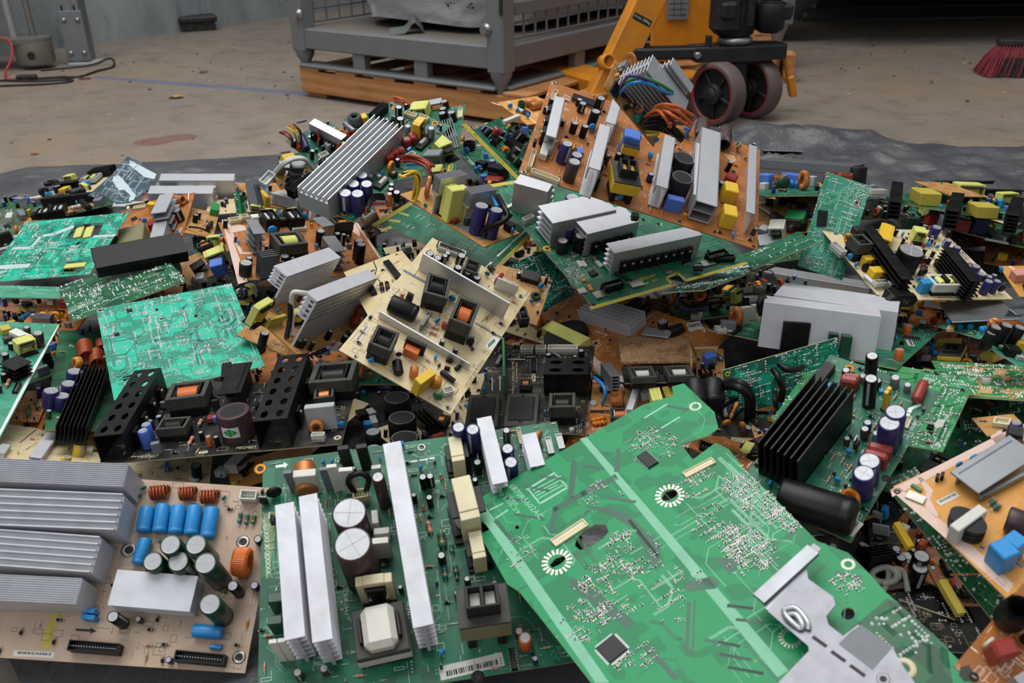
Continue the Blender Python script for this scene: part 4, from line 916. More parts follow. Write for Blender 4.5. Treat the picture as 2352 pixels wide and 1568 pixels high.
def machine():
    GM = mat('machine_grey', '75736e', .55, .4, dirt=.4, sc=12); HB = mat('hub_metal', '8f8c85', .5, .6, dirt=.4); t = thing('machine_stand', 'grimy metal machine base with round feet at the left edge', 'machine', (-2.32, 4.36, 0))
    mb = MB(); o = [(-.5, -.09), (.14, -.09)] + [(.14 + .1 * math.cos(a), .0 + .09 * math.sin(a)) for a in [-1.2, -.8, -.4, 0, .4, .8, 1.2]] + [(.14, .14), (-.5, .14)]; mb.prism(o, .115, .135, GM); mb.obj('base_plate', t, 1.0)
    for x in (.16, -.28): mb = MB(); mb.M = Matrix.Translation((x, -.005, 0)); mb.lathe([(.075, .02), (.082, .03), (.082, .115)], HB, 28); mb.M = Matrix(); f = mb.obj('foot', t, 1.0); b = MB(); b.M = Matrix.Translation((x + .02, -.084, .065)) @ Matrix.Rotation(R(90), 4, 'X'); b.lathe([(.017, 0), (.017, .004)], BK, 16); b.obj('socket_hole', f, 1.0)
    for x, r, m in ((-.06, .02, GM), (.06, .018, mat('pale_bar', '9a9a98', .5, .4)), (.15, .014, GM), (-.2, .03, BK)): mb = MB(); mb.tube([(x, .04, .13), (x - .02, .06, .8)], r, m, 10); mb.obj('bar', t, 1.0)
    mb = MB(); mb.box((-.1, .08, .62), (.5, .05, .05), BK, .004); mb.obj('cross_bar', t, 1.0)
machine()
def cable(name, label, pts, r, m):
    mb = MB(); mb.tube(smooth(pts, 6), r, m, 8); return tag(mb.obj(name, None, 1.0), label, 'cable')
cable('red_cable', 'thin red cable draped over the machine base onto the floor', [(-2.45, 4.27, .15), (-2.28, 4.26, .145), (-2.20, 4.24, .13), (-2.19, 4.2, .07), (-2.20, 4.14, .02), (-2.15, 4.04, .006), (-2.10, 4.03, .006)], .005, mat('red_sheath', 'a81f28', .45))
t = tag(cable('power_lead', 'black power lead with inline block looping over the floor', [(-2.02, 4.04, .006), (-1.93, 4.06, .006), (-1.85, 4.07, .005), (-1.83, 4.2, .005), (-1.80, 4.32, .006), (-1.84, 4.40, .03), (-1.93, 4.36, .006), (-2.1, 4.25, .006)], .005, BX), 'black power lead with inline block looping over the floor', 'cable')
mb = MB(); mb.M = Matrix.Translation((-2.06, 4.035, .012)) @ Matrix.Rotation(R(5), 4, 'Z'); mb.box((0, 0, 0), (.085, .03, .022), BX, .006); mb.M = Matrix(); mb.obj('inline_block', t, 1.0)
cable('floor_cable', 'black cable lying in a flat loop on the floor at the left edge', [(-2.4, 4.05, .006), (-2.28, 4.02, .006), (-2.15, 4.0, .006), (-2.0, 3.98, .005), (-1.86, 4.0, .005), (-1.85, 3.94, .005), (-1.95, 3.9, .005), (-2.1, 3.88, .005), (-2.25, 3.85, .005), (-2.3, 3.95, .006)], .0045, BX)
mb = MB(); mb.box((0, 0, .025), (.09, .055, .045), mat('white_plastic', 'c9c9c4', .45), .012); mb.M = Matrix.Translation((.02, -.028, .025)) @ Matrix.Rotation(R(90), 4, 'X'); mb.lathe([(.017, 0), (.017, .004)], BX, 16); mb.M = Matrix(); o = mb.obj('socket_block', None, 1.0); o.location = (-2.28, 4.09, 0); o.rotation_euler = (0, 0, .2); tag(o, 'white socket block on the floor at the left edge', 'socket')
def leaf(label, x, y, s, col, a, seed):
    mb = MB(); n = 12; rg = random.Random(seed); vs = [(0, 0, .006)]; m = mat('dry_leaf_' + col, col, .75, dirt=.3)
    for i in range(n): q = 2 * math.pi * i / n; r = s * (.75 + .25 * rg.random()); vs.append((r * math.cos(q), r * .55 * math.sin(q), .004 + s * .25 * abs(math.sin(q)) * rg.uniform(.4, 1)))
    k = len(vs); f = [(0, i + 1, (i + 1) % n + 1) for i in range(n)]; mb.add(vs + [(v[0], v[1], v[2] - .0015) for v in vs], f + [tuple(i + k for i in reversed(t)) for t in f], m, True)
    o = mb.obj('dry_leaf', None, 1.0); o.location = (x, y, 0); o.rotation_euler = (0, 0, a); tag(o, label, 'leaf', 'dry leaves on the floor')
leaf('pale tan curled dry leaf on open floor', -1.272, 3.572, .033, 'b58a52', .3, 1); leaf('orange brown dry leaf near the sheet edge', -1.429, 2.736, .014, 'a5653a', .2, 2); leaf('brown dry leaf beside the power lead', -1.81, 4.03, .03, '8a6246', .1, 3); leaf('dull red brown leaf scrap on the far floor', -1.334, 4.133, .022, '6f4438', .5, 4)
def grit():
    rg = random.Random(12); mb = MB(); ms = [mat('grit_pale', 'b8ad98', .8), mat('grit_dark', '4a3f36', .8), mat('grit_red', '6a4238', .8)]
    for _ in range(260): x, y = rg.uniform(-2.2, 2.4), rg.uniform(2.7, 5.2); s = rg.choice((.002, .003, .004, .006)); mb.box((x, y, s * .4), (s * rg.uniform(1, 2.6), s, s * .8), rg.choice(ms), s * .2)
    o = mb.obj('floor_grit', None, 1.0); o['kind'] = 'stuff'; tag(o, 'scattered crumbs and grit on the concrete floor', 'grit')
grit()

# ---------------------------------------------------------------- the boards: frame (origin, x axis, normal), outline in mm, then parts: kind, place, size, finish
BOARDS = [
({"n":"circuit_board","l":"beige power board with two ribbed silver heatsinks at the bottom left corner","m":"beige","T":[-0.4113,0.7112,0.0975,0.9962,-0.0268,-0.0825,0.0525,-0.571,0.8193],"o":[-164.0,-90.7,164.0,-90.7,164.0,90.7,-164.0,90.7]},"""hs -45.9 39 145.8 1.5 36.1 47 rib 6 aw
hs -51.6 74.3 155 1.4 23.3 50.9 rib 12 aw
hs -46.3 -0 122.3 -0.4 34.3 44.1 rib 6 aw
hs -42.9 -35.9 104.7 1 23.5 42.8 rib 12 aw
co 46.1 75.3 16.3 9.9 15.3 5
co 74.4 76.4 14.8 9.2 14.5 5
co 96.7 74.5 15.7 5.8 14.5 5
lc 39.5 46.5 25.2 -85.4 14.7 bl
lc 54.9 48.4 28.5 -84.2 14.7 bl
lc 70.6 48.2 28.3 -84.7 14.7 bl
lc 86.4 48.5 29.9 -85.3 14.7 bl
lc 103.5 47.2 30.8 -86.5 15.2 bl
lc 43.6 14.7 25.4 -94.1 12.9 bl
ec 82.7 12.9 20.2 45 dg
ec 108.6 12.6 20.2 51.9 dg
ec 67.5 -1.9 18.8 37.7 dg
ec 91.3 -0.7 20.1 37.8 dg
ec 125.1 -7.6 20.3 65 dg
ec 133.6 -41.1 20 53.7 dg
tv 144.8 8.8 16.9 -1.4 29.6 or dk
ec 144.5 -18.1 10.7 30.6 bk
ec 41.7 -53.3 10.8 31.7 bk
hs 70.3 -26.2 77 -0.9 33.7 25.4 fins 6 aw
cn 23.9 -77.9 46.7 -0.8 9.5 13.1 bk
cn 122.5 -81.3 46.2 -1.7 9.8 13.1 dk
lc 123.7 -56.8 27.6 -0.9 12.7 bl
lc 132.9 -69.6 11.3 -3.7 4.8 bl
bx 10.4 -45.8 12.1 0.2 4.5 13.4 bl
bx 11.7 -51.7 12.3 -1.1 4.5 13.3 bl
cn 137 77.2 16.6 0.6 9.8 14.3 wh
rs 130.6 56 10.7 -89.6 4.2 tl
rs 137.7 54.9 10.7 -90.7 4.2 tl
rs 144.5 55.2 9.1 -94 4.8 gl
rs 129.7 -14.4 10.7 -90.4 6.2 gl
dc 26.4 71.5 6.1 tl
dc 28.6 80.1 6.1 tl
dc 111 75.2 6.1 tl
sc 27.8 17.1 14.8
sc 137.7 32.5 13.4
sc 155.6 -76.9 12.6
lb -33.6 -85.8 38 0.6 5.4
pt inkblack -2 -60.4 12.1 -60.4 11.3 -58.5 18 -61.7 12.4 -64.3 12.4 -62.5 -1.4 -62.5
pt dy -28.1 -42.6 -21.5 -42.2 -20.7 -62.7 -20 -80 -28.6 -80.5 -30 -66.2
tx -56.6 -46.3 18.6 1.4 3.1 inkblack "TOSHIBA
rn 26 3 a
rn 20 6 s
sk 170 4 silk
td 25 5 trace 1.6"""),
({"n":"circuit_board","l":"large green power board with upright white heatsink bars, bottom centre","m":"green","T":[-0.0913,0.7137,0.105,0.9909,0.1161,0.0678,-0.0108,-0.4334,0.9011],"o":[-156.7,-128.4,156.7,-128.4,156.7,128.4,-156.7,128.4]},"""hs -116.7 -24.6 133 -85.8 17.9 58 fins 6 aw
hs -93.4 -25.9 144.2 -85.6 17.5 60.5 fins 6 aw
hs -9 -3.1 190.5 -85.6 17.9 59.8 fins 6 aw
hs 81 78.6 79.2 -85.8 15.5 42.8 fins 5 aw
hs 122.7 77.7 39.5 -86 15.3 32.8 fins 5 aw
tr -42.2 -83 46.1 -85.8 48.1 43.3 wrap ws
tr 51.4 -87.4 45.6 -0.7 36.5 80.4 block ol ws
tr -43.8 -41.1 33.3 -0.9 9.5 44.6 band cm bk
tr 48.6 22.8 46.8 -84.3 18.6 55.3 band cm ws
tr 46 90.1 29.5 -87.6 13.2 35.9 band cm bk
tr 53.7 -17.3 28.1 -86.7 12.6 35.2 band cm bk
lc -110.3 93.5 32.2 -86.1 23.1 cu
bx -106.8 85.6 22.6 -3.1 8.4 36.2 ws tape_band
ec -63.1 30.2 33.7 43.4 br
ec -57.2 -17.9 34.2 73.2 br
ec -32.5 57.5 12.6 56.1 br
ec 97.5 85.2 13.6 29.5 nb
ec 98 64.7 14.3 36.6 nb
ec 64.9 103.5 14.6 45.3 nb
ec 51 108.9 14.1 45.1 nb
ec 8.7 71 8 21.4 bk
ec 16.1 71.7 7.4 19.8 bk
ec 65.3 79.2 7.8 21.4 bk
ec 13 48.6 6.6 18.5 bk
ec -2.3 55.8 5.6 15 bk
ec 84.9 -107.5 11.3 21.5 or
ec 100 111.6 8 22.5 br
ec 60.5 62.5 6 16.7 bk
bx -42.4 38.5 14.9 -88.2 6.4 13.4 wh
bx -36.6 21.2 15.1 -2.5 6.7 15.3 wh
bx -36.6 1.9 15.4 -2.8 6.4 33 wh
bx -133.5 -85.6 6.8 -2.9 3.7 46.2 wh
bx -126 -85.8 6.5 -2.6 3.8 46.2 wh
bx -67.1 106 11.2 -1.3 5.4 41 bk relay
bx -48.2 102.4 11 0.8 5.4 44.5 bk relay
bx -78 82.1 9.9 -0.6 4.1 47.9 wh
bx -64.7 77.8 13.6 -3.8 4.6 45 wh
bx -37.5 91.5 9.7 -0.1 4.6 19.3 wh
bx -123.3 88.8 8.4 -1.6 4.1 37.4 gy
bx -87.3 84.6 8.1 1.4 4.2 41.2 gy
cn -55.1 65.6 15.6 1.8 10.3 16.3 cm
cn 114.1 113.7 20.7 -89.2 3.8 6.4 cm
cn 143.5 98.6 20.5 -87.9 6.9 3.2 cl
cn 155.4 101.8 18.6 -87 7 3.2 cl
wr bk 3 -60.7 68.5 14 -65.1 73.7 26 -60 73.4 38 -50 73.5 40 -43.8 69.4 34 -49.2 68.6 14
dc -142.6 84.3 15.9 bk 10
dc -93.4 115.3 5.5 bl
dc -84.1 114.8 5.5 bl
dc -34.5 111.2 5.1 bl
dc 6.8 92.7 6.8 bl
dc 9.6 -103.1 7.4 bl
tv 130.3 100.4 5.5 -30.7 22.5 cu
bx -136.3 -36.6 13.4 -0.9 9.5 27.2 dg inductor
bx -136.8 -57.3 12.8 -2.8 8.4 25.2 dg inductor
rs 9.3 23.5 13.1 -80.9 5.5 pk
rs 20.4 7.1 16.9 -87.6 8.9 gl
rs 19.8 -27 11.8 -90.5 6 tl
rs 30.3 -25.2 8.6 -85.8 5.7 tl
rs 28.9 -2.6 9.9 -90.6 4.5 tl
rs 5.6 44.8 5.7 -83.4 3.3 rd
rs 26.9 77.8 7 -81.9 3.4 rd
ic 72.2 -119.4 19 -89.7 5.8 8.5
lb 34.5 -118 58.5 -175.6 12.5
sc -159.5 120 12.8 go
sc -37.9 -6.5 11.4 dk
sc 9.6 119.3 10
sc 38.6 -128.1 11.7 dk
pt silk -9.3 104.4 -5.9 102.1 -5.1 103.4 -8.5 105.6
pt silk -4.1 102.3 4.2 102.7 4.1 104.4 -4.2 104.1
pt silk 6.2 102.7 15.4 102.8 15.3 104.6 6.2 104.5
pt silk 16.6 102.9 22.4 103.3 22.2 105.1 16.5 104.7
pt silk -154.2 63.6 -144 64 -144 65.1 -154.2 64.7
tx -150.3 23.1 46.9 -86.3 4.7 silk "XXXXXXXXXX
tx -154.2 55.1 13.3 -80.5 3.5 silk "CAUTION
pt silk -143.5 122 -135 122 -135.3 124.7 -130.7 120.9 -134.1 116.5 -134.6 118.6 -143.4 118.6
pt olive_patch -155.1 67.2 -143.7 67.2 -141.9 52.2 -149 -4.4 -151.4 -4.1
rn 70 11 a
rn 60 12 s
sk 190 13 silk
td 60 14 trace 2
sj 200 15 f
sj 160 17 s"""),
({"n":"circuit_board","l":"bright green solder side board with oval cut-outs and broken right edge, lying foremost","m":"bright","T":[0.0631,0.6586,0.1515,0.8777,0.3688,0.306,-0.2434,-0.2068,0.9476],"o":[-67.1,90.5,-61.8,75.1,-74.7,75.9,-77.2,8.3,-71.8,-5.3,-67.4,-48.9,-61.7,-118.0,-58.9,-167.7,169.0,-289.9,169.8,-258.1,170.4,-197.6,169.9,-184.5,172.0,-164.8,172.8,-139.7,161.4,-115.9,163.2,-56.4,163.3,-20.1,167.8,15.2,163.5,30.0,134.0,26.0,137.0,49.5,162.8,41.9,176.6,44.0,186.8,64.6,187.9,119.9,175.8,124.6,169.5,111.9,137.2,121.6,-63.6,118.0],"h":[[-2.3,13.9,7.9,17.5,20.1,17.2,27.5,10.6,25.7,2.3,17.5,-1.4,4.8,-2.3,-5.8,0.4,-7.4,7.6],[84.6,5.2,92.5,9.2,99.5,7.0,100.7,2.5,96.9,-1.7,88.6,-1.5,84.1,1.3],[-36.2,3.2,-28.5,6.5,-20.6,4.4,-21.2,-0.4,-28.1,-2.1,-35.6,-1.2],[-43.2,62.5,-41.1,63.7,-39.3,62.3,-39.6,59.7,-41.4,58.2,-43.1,59.6],[130.1,-180.0,134.0,-177.9,138.4,-178.7,140.3,-182.0,138.5,-186.1,134.8,-188.2,130.9,-187.2,129.0,-183.6],[132.8,-238.5,135.4,-237.8,137.2,-238.7,136.8,-241.0,134.5,-241.9,132.5,-240.8]],"s":5},"""rd -29.1 1.7 28.2 18
rd 92.3 2.5 27.3 18
rd 177.1 83.7 12.7 14
rd 86.8 -174.5 18.9 18
rd 165.2 -148.4 11.2 16
sc 134.8 -239.9 17.8 cm
pt tapegreen 62.6 122.8 69.2 119.6 67.8 -195.4 57.6 -195.2
pt tapegreen -63.8 115.4 -55.9 113.3 -49.6 -126.3 -58.8 -120 -64.3 73.8 -65.5 92
pt trace 4.7 103.7 23.7 81.1 26.2 83.1 7.1 105.7
pt trace -13.7 101.9 3.5 79.8 5.9 81.6 -11.2 103.7
pt trace -38.5 104 -19.4 81 -17.1 82.9 -36.2 105.9
pt trace -37.9 76.3 -16.5 51.5 -14.3 53.4 -35.7 78.2
pt trace 45.3 87.3 60.4 69.8 62.8 71.9 47.7 89.5
pt trace 44.2 36.4 62.2 14.8 64.9 17 46.8 38.7
pt trace 31.3 -138.7 49.8 -159.3 51.8 -157.5 33.3 -136.9
pt trace 31.7 -153.4 50 -173.4 51.9 -171.6 33.7 -151.6
pt trace 31.9 -168 50.4 -187.8 52.3 -186.1 33.8 -166.2
pt trace 64.4 -123.6 78.8 -138.1 80.9 -136.1 66.4 -121.6
pt trace 154.4 103.1 168.2 82.7 171.1 84.7 157.3 105.1
pt trace 126.7 86.6 136.9 70.6 139.3 72.2 129.1 88.1
pt trace 41.4 102.1 14.5 61.2 19.3 58.1 46.2 99
pt trace -15.8 33.6 2.1 57.5 -1.8 60.5 -19.7 36.5
pt trace -3.6 54.4 32.4 53.5 32.5 59.7 -3.4 60.6
pt trace 26.8 53.2 65.7 50.6 66.2 57.8 27.3 60.4
pt trace 83.9 86.2 66.7 61.1 70.8 58.4 87.9 83.5
pt trace 22.4 43.2 40 26.3 50.8 6.3 52.5 -17.2 54.9 -40.3 36.2 -61.4 45.5 -9 36.7 17.4
pt trace -26.6 -19.3 -14.9 -50 -4.6 -89.7 -11.9 -95.4 -23.3 -57.9 -32.8 -27
pt trace 49 -83.1 71.3 -92.6 73 -101 66.7 -104.4 46.2 -92.8
pt trace 83.9 -77.7 97.9 -90.9 94.5 -98.1 83.7 -99.5
pt trace 40.7 -101.1 14.4 -136.7 16.6 -138.3 43 -102.8
pt trace 45.8 -103.2 17.9 -140.6 19.1 -141.5 47 -104.1
pt trace -11.3 -115.3 -7 -154 -2.4 -153.5 -6.8 -114.8
pt trace 45.7 1.9 45.1 -49.4 48.3 -49.5 48.9 1.9
pt trace -57 82.3 -54 45.7 -50 46 -53 82.6
pt trace 63.3 -124.1 78.5 -138.5 80.4 -136.6 65.2 -122.1
pt trace 61.7 -138.2 78 -154 79.8 -152.1 63.6 -136.3
pt trace 38.5 -146.3 50.5 -159.2 52.4 -157.4 40.4 -144.5
pt trace 33.2 -155.9 50.3 -173.3 52.1 -171.6 34.9 -154.2
pt trace 31.9 -168.6 50.4 -187.3 52.2 -185.6 33.6 -166.8
pt trace 150.8 -149.9 163.4 -165.2 166.3 -162.8 153.7 -147.5
pt mask_dkgreen 124.5 -194.5 166.9 -189.6 170.4 -199.4 171.3 -244.6 153.5 -266.5 116.1 -240.7 117.3 -218
pt mask_bright 147.1 -198.9 166.5 -201 166.8 -198.2 147.4 -196.1
pt mask_bright 164.3 -198.2 162.6 -215.3 165.4 -215.6 167.1 -198.5
pt mask_bright 146.8 -203.5 147.2 -216.8 151.7 -216.6 151.3 -203.4
pt mask_bright 158.8 -222.4 159.4 -237.8 163.6 -237.6 162.9 -222.2
pt mask_bright 161.1 -233.9 145.2 -251.7 147.7 -254 163.7 -236.2
pt mask_bright 146.7 -223.5 145.9 -235.5 150.1 -235.8 151 -223.8
pt mask_bright 150.1 -232.3 129.1 -228 128.3 -232 149.3 -236.3
pt mask_bright 168.7 -241.2 170 -251.8 166.1 -260.1 159 -256.7 160.1 -248.1
cn -4.2 22.6 36.8 4.3 10.1 2.1 cm
cn 132.3 12.8 32.3 -3.3 8 2.1 cm
qf -33 -102.3 23.2 8
ic 100.2 53 20.5 -86.5 12 2.1
pt softwhite -13 95.5 20.3 97.1 20.2 99.6 -13.1 98
pt softwhite -11.4 71.2 21.9 72 21.8 74.4 -11.5 73.7
pt softwhite -12.1 96.7 -11.1 71.2 -9.6 71.2 -10.6 96.8
pt softwhite 18.6 98 20.3 72.4 21.9 72.5 20.1 98.1
pt softwhite 128.7 103 158 104.5 157.9 106.5 128.6 105
pt softwhite 127.4 79.5 157 80.6 156.9 82.5 127.3 81.4
pt softwhite -54.5 96.2 -39.5 95.2 -39.4 97.2 -54.4 98.2
pt softwhite -54 83.1 -39.2 84.6 -39.4 86.5 -54.2 85
tx -20 84.2 57.7 -84.1 6 softwhite "6870R5602AC
tx -34.6 97.4 45 -84.6 4.1 softwhite "2003.05.29
tx -30 95.8 22 -88.7 3.7 softwhite "LOEWE
pt softwhite -8.6 91.3 23.2 89.9 23.3 91.2 -8.5 92.6
pt softwhite -8.7 86.8 22.9 85.4 23 86.6 -8.7 88
pt softwhite -9.3 82.7 14.6 82.1 14.7 83.3 -9.3 83.9
pt softwhite -9.7 78.4 22.2 78.1 22.3 79.3 -9.7 79.7
sj 110 1 s 112.4 66.6 26.3
sj 150 2 s 25.8 -31 28.6
sj 150 3 s -8.5 -52.3 31
sj 90 4 s -38.7 -65.1 20.8
sj 140 5 s 112 -55.6 28.5
sj 110 6 s 106.5 -92.5 21
sj 60 7 s 35.8 -82.7 32
sj 40 8 s -49.6 31.9 19.3
sj 60 9 s 114.8 4.4 26.6
sj 40 10 s -22.1 -117.8 18.3
sj 30 16 s 40.1 40.9 21.6
sj 170 11 s 160.2 -34.6 29.6
sj 120 12 s 162.4 -77.1 22.7
sj 110 13 s 113 -91.8 22.1
sj 50 14 s 149.9 -163.9 13
sj 60 15 b 153.6 -218.7 23.2
td 36 21 trace 1
td 40 22 softwhite 0.5
td 110 23 softwhite .5 160.9 -52.3 37.8"""),
({"n":"shield_bracket","l":"bent aluminium shielding bracket lying across the bright green board","m":"alum","T":[0.2257,0.5322,0.1855,0.844,0.3962,0.3615,-0.2788,-0.2516,0.9268],"o":[-23.0,25.6,-24.4,23.1,-20.8,-16.7,-23.0,-19.9,-57.0,-25.1,-20.7,-73.5,15.7,-82.0,18.6,-69.2,23.6,-54.0,18.4,-26.3,3.9,-26.5,2.3,-13.2,5.7,-7.1,17.5,-4.3,21.2,1.7,17.8,25.3,24.5,35.2,44.2,39.2,43.5,46.7,-23.1,40.7],"cat":"bracket","pn":"bracket_plate","t":1.2},"""pt ag 24.3 35.7 -24.3 26.8 -23.8 24 24.8 32.9
bx 7.2 37.9 62.2 -173.7 11.9 3.6 ag folded_lip
wr al 2.2 -13.9 16.4 1 -7.6 10.5 3 -8.6 -2.9 3 -12.1 -7.4 1
wr al 2.2 -15.3 11.2 1 -11.3 6.4 3 -13.2 -2.7 3 -16.2 -4 1
wr al 2.2 -14.8 16.2 1 -17.3 11.3 3 -17.7 4.6 3 -16.2 -4 1
pt contact -14.7 -13.5 -12.5 -25.6 -9.7 -25.1 -11.9 -13
pt contact -12.5 -30.4 -10.4 -42.1 -7.6 -41.7 -9.7 -29.9
pt contact -9.9 -46.2 -7.8 -58.4 -5.1 -57.9 -7.2 -45.8
pt gy 20.1 -27.7 23.6 -54 12.1 -56.1 0.7 -58.2 -3.3 -29.1 9.3 -27.4
sc 1.4 -67.3 9.2 si"""),
({"n":"circuit_board","l":"black power board with tall black perforated heatsinks and a brown drum capacitor","m":"black","T":[-0.3398,0.9699,0.1101,0.9974,0.0148,0.0712,-0.0708,-0.0245,0.9972],"o":[-141.5,-79.4,141.5,-79.4,141.5,79.4,-141.5,79.4]},"""hs -124.7 3.3 155.7 -88.1 34.2 35.4 perf 6 ab q4+
hs 64.1 3.3 157.7 -89.1 39 37.4 perf 6 ab q2+
hs -6.2 46.9 78.5 -87.2 29.1 30.2 flat 4 ab
bx -23.9 71.4 39 -77.7 12.3 30.6 ab heatsink
tr -61.7 29.7 48.5 4.7 42.3 29.8 frame bk or
tr -63.6 -31.7 35.6 -1.3 25.1 19.7 frame bk bk
bn 14.5 -43.8 39.4 35.5 br
dm 14.5 -43.8 39.4 35.5
tr 118.6 42.5 54.8 -1.3 50.9 30.3 frame bk bk
tr 110.4 8.1 24.4 6 24.5 20.4 frame bk cu
bx 115.4 -42.7 35.1 1.4 9.7 32 lg
tv 110 -54 10.8 -79.9 18.5 cu
cn 113.7 -68 15.2 -5.4 7.6 9 wh
dc 131.8 -45.4 7.7 bl 0
dc 137.6 -45.6 7.7 bl 0
sc 134.8 -66.3 9 cm
tx 29.2 -70.5 23.9 -4.3 5.2 silk "MEGMEET
ec -23 -8 5.4 9.2 lb
ec -92 -51.8 12 23.9 lb
ec -93 -38 11.6 24.1 lb
bx -75.7 -66 9.4 9.7 6.5 14.8 gy
bx -27.5 -5.8 12 5.3 9.8 9.3 rd
ec -15.6 -59.7 6 13.4 or
ec -5.7 -62.6 6.5 13.4 bk
bx -28.9 20.3 8.1 9.4 5.5 15.7 dk
rs -41.3 -49.7 15.3 -90.7 4.8 pk
rs -41.3 -9.6 11.3 -91.2 4.9 pk
tx -84.9 -71.2 23.9 -3.2 4.9 silk "MEGMEET
lb -20.8 -72.5 10.3 1.4 5 cm
rn 26 31 a
rn 14 34 s
sk 70 32 silk
td 30 33 trace 1.6"""),
({"n":"circuit_board","l":"teal solder side board marked HOT and COLD, left of centre behind the black heatsinks","m":"teal","T":[-0.4685,1.159,0.1313,0.906,0.4229,0.0174,0.0701,-0.1903,0.9792],"o":[-96.2,-108.4,96.2,-108.4,96.2,108.4,-96.2,108.4],"h":[[-80.7,-60.8,-67.7,-61.6,-68.0,-69.5,-80.9,-73.8]]},"""qf -53.1 86.7 9.7
qf -76.4 34.2 8.7
qf 31.8 40.6 5.5
qf -17 76.1 4.2
tx -18.6 14.9 15.2 -0.8 6.5 inkblack "COLD
tx -19.6 1.9 11 -4.7 6.9 inkblack "HOT
sc -91.6 102.9 10.6
sc -14.1 51.3 9.9
sc 89.5 -111.4 6
pt trace -99.4 -12.4 -70 -18 -69.2 -14.1 -98.7 -8.5
pt trace -70.8 -17.4 -52.3 5.8 -54.4 7.5 -72.8 -15.7
pt trace -56 4 -28.3 -0.4 -27.6 3.7 -55.3 8.2
pt trace -31.9 -0.6 19.7 -3.8 20.1 1.5 -31.6 4.7
pt trace 17.9 -3.3 65.1 41 62.6 43.7 15.5 -0.7
pt trace 4.2 -46.2 20.1 -36.3 18 -33 2.1 -42.9
pt trace 15.8 -38.1 59.2 -36.8 59.1 -31.6 15.6 -32.9
td 70 41 trace .8
td 30 42 trace 3.5
sj 1400 43 p
ub 10 44 b"""),
({"n":"circuit_board","l":"teal solder side board at the left edge with yellow windings showing through a cut-out","m":"teal","T":[-0.8515,1.6258,0.1008,0.9698,-0.2019,0.1367,-0.1988,-0.3302,0.9228],"o":[-117.2,-87.3,117.2,-87.3,117.2,87.3,-117.2,87.3],"h":[[7.9,65.2,72.7,61.9,80.0,20.6,6.6,20.8],[47.3,-46.1,86.9,-43.7,99.0,-71.8,89.9,-82.0,53.0,-73.6]]},"""bx 31.5 35.6 30.1 -76.7 15.3 3 yg winding
bx 54.1 33.9 32.3 -77.3 15.7 3 yg winding
bx 74.7 -61.7 43.3 0.6 11.5 3 yg winding
pt paleband -103.7 4.7 -56.8 1.8 -56.5 8.2 -103.3 11.1
pt paleband -56.1 1.9 -50.6 40.2 -57.7 41.2 -63.2 2.9
pt paleband -57.2 33.8 -22.8 37.5 -23.6 44.9 -58 41.2
pt paleband -27.3 34.4 9.6 54.3 4.7 63.4 -32.2 43.5
pt paleband 69.6 18.6 118.9 16.1 119.2 22.3 69.9 24.7
pt paleband -103.7 -51.1 -31.9 -53.8 -31.4 -42.7 -103.3 -40
sc 107.3 79.8 11.6
ic 45.9 4.9 7.9 74.8 6.4 1.3
td 60 51 trace 1.6
td 25 52 trace 4
sj 900 53 p
ub 14 54 b"""),
({"n":"circuit_board","l":"dark green solder side board under the long black heatsink, left middle","m":"dkgreen","T":[-0.6387,1.3896,0.1195,0.8532,0.497,0.1581,-0.1919,0.0171,0.9813],"o":[-87.3,-118.4,87.3,-118.4,87.3,118.4,-87.3,118.4]},"""pt lgreenband 27.1 133 22.9 52.4 31.9 52 36.1 132.6
pt lgreenband 28.7 64 -51.3 16.2 -44.6 5.1 35.3 52.9
pt lgreenband -47.1 16.2 -48.5 -49.1 -41.2 -49.2 -39.8 16.1
pt lgreenband -36.6 -32.5 -87.4 -39.5 -84 -64.2 -33.2 -57.3
ic 65.5 -8.3 17.1 -30.3 9.5 1.1
pt lgreenband -11.6 -61.8 20.2 -61.2 20 -52.2 -11.8 -52.8
pt lgreenband -39.9 -92.1 8.3 -65.3 6.9 -62.8 -41.3 -89.6
pt lgreenband 15.6 -56.2 17.6 -79.9 19.3 -79.8 17.3 -56.1
pt lgreenband 15.4 -81.7 54.2 -89.3 55.3 -83.4 16.6 -75.8
sj 800 61 p
td 40 62 trace 2
ub 8 63 b"""),
({"n":"circuit_board","l":"dusty pale green board end-on under the teal board, far left","m":"lgreen","T":[-0.8214,1.4117,0.0998,0.8834,0.4149,-0.2179,0.257,-0.04,0.9656],"o":[-64.2,-20.7,64.2,-20.7,64.2,20.7,-64.2,20.7]},"""sj 80 65 f
td 12 66 trace 2
ub 10 67 b"""),
({"n":"circuit_board","l":"white edged component board slanting across the left edge","m":"lgreen","T":[-0.6974,1.075,0.1213,0.9781,0.1516,-0.1424,0.1564,-0.0845,0.9841],"o":[-57.2,-135.5,57.2,-135.5,57.2,135.5,-57.2,135.5]},"""tr 32 59.9 25.3 40 16.9 19.7 band yg yg
bx 19.7 85.3 32.6 -34.9 13 12.7 wh
ec 46 74.1 14 21.7 br
ec 25 96.2 9.5 16.4 br
hs 39.1 -1.8 27.2 56.3 27.3 21 fins 4 ab
ec 13.8 62.7 9.2 10.7 bk
lc 3.9 79.8 11.6 35.5 9.3 br
ec 13.6 34.4 10.6 10.6 bk
bx -6.7 105.6 13 33.3 14 9.1 dy
cn 47 -32.7 20.4 91.3 6.6 3.5 dk
rs 33.8 -22.8 15.5 94.2 5.2 pk
tr -9.1 35.6 18.4 22.4 23.1 17.6 frame bk cu
ec 18.4 -24.1 11.6 17.2 br
ec 27.2 -15.8 7.3 12.1 bk
pt silk 57 136.2 55.6 129.7 52.3 20.4 52.8 -121 56.1 -132 56.7 -1
rn 12 71 a
sk 40 72 silk
sj 60 73 s"""),
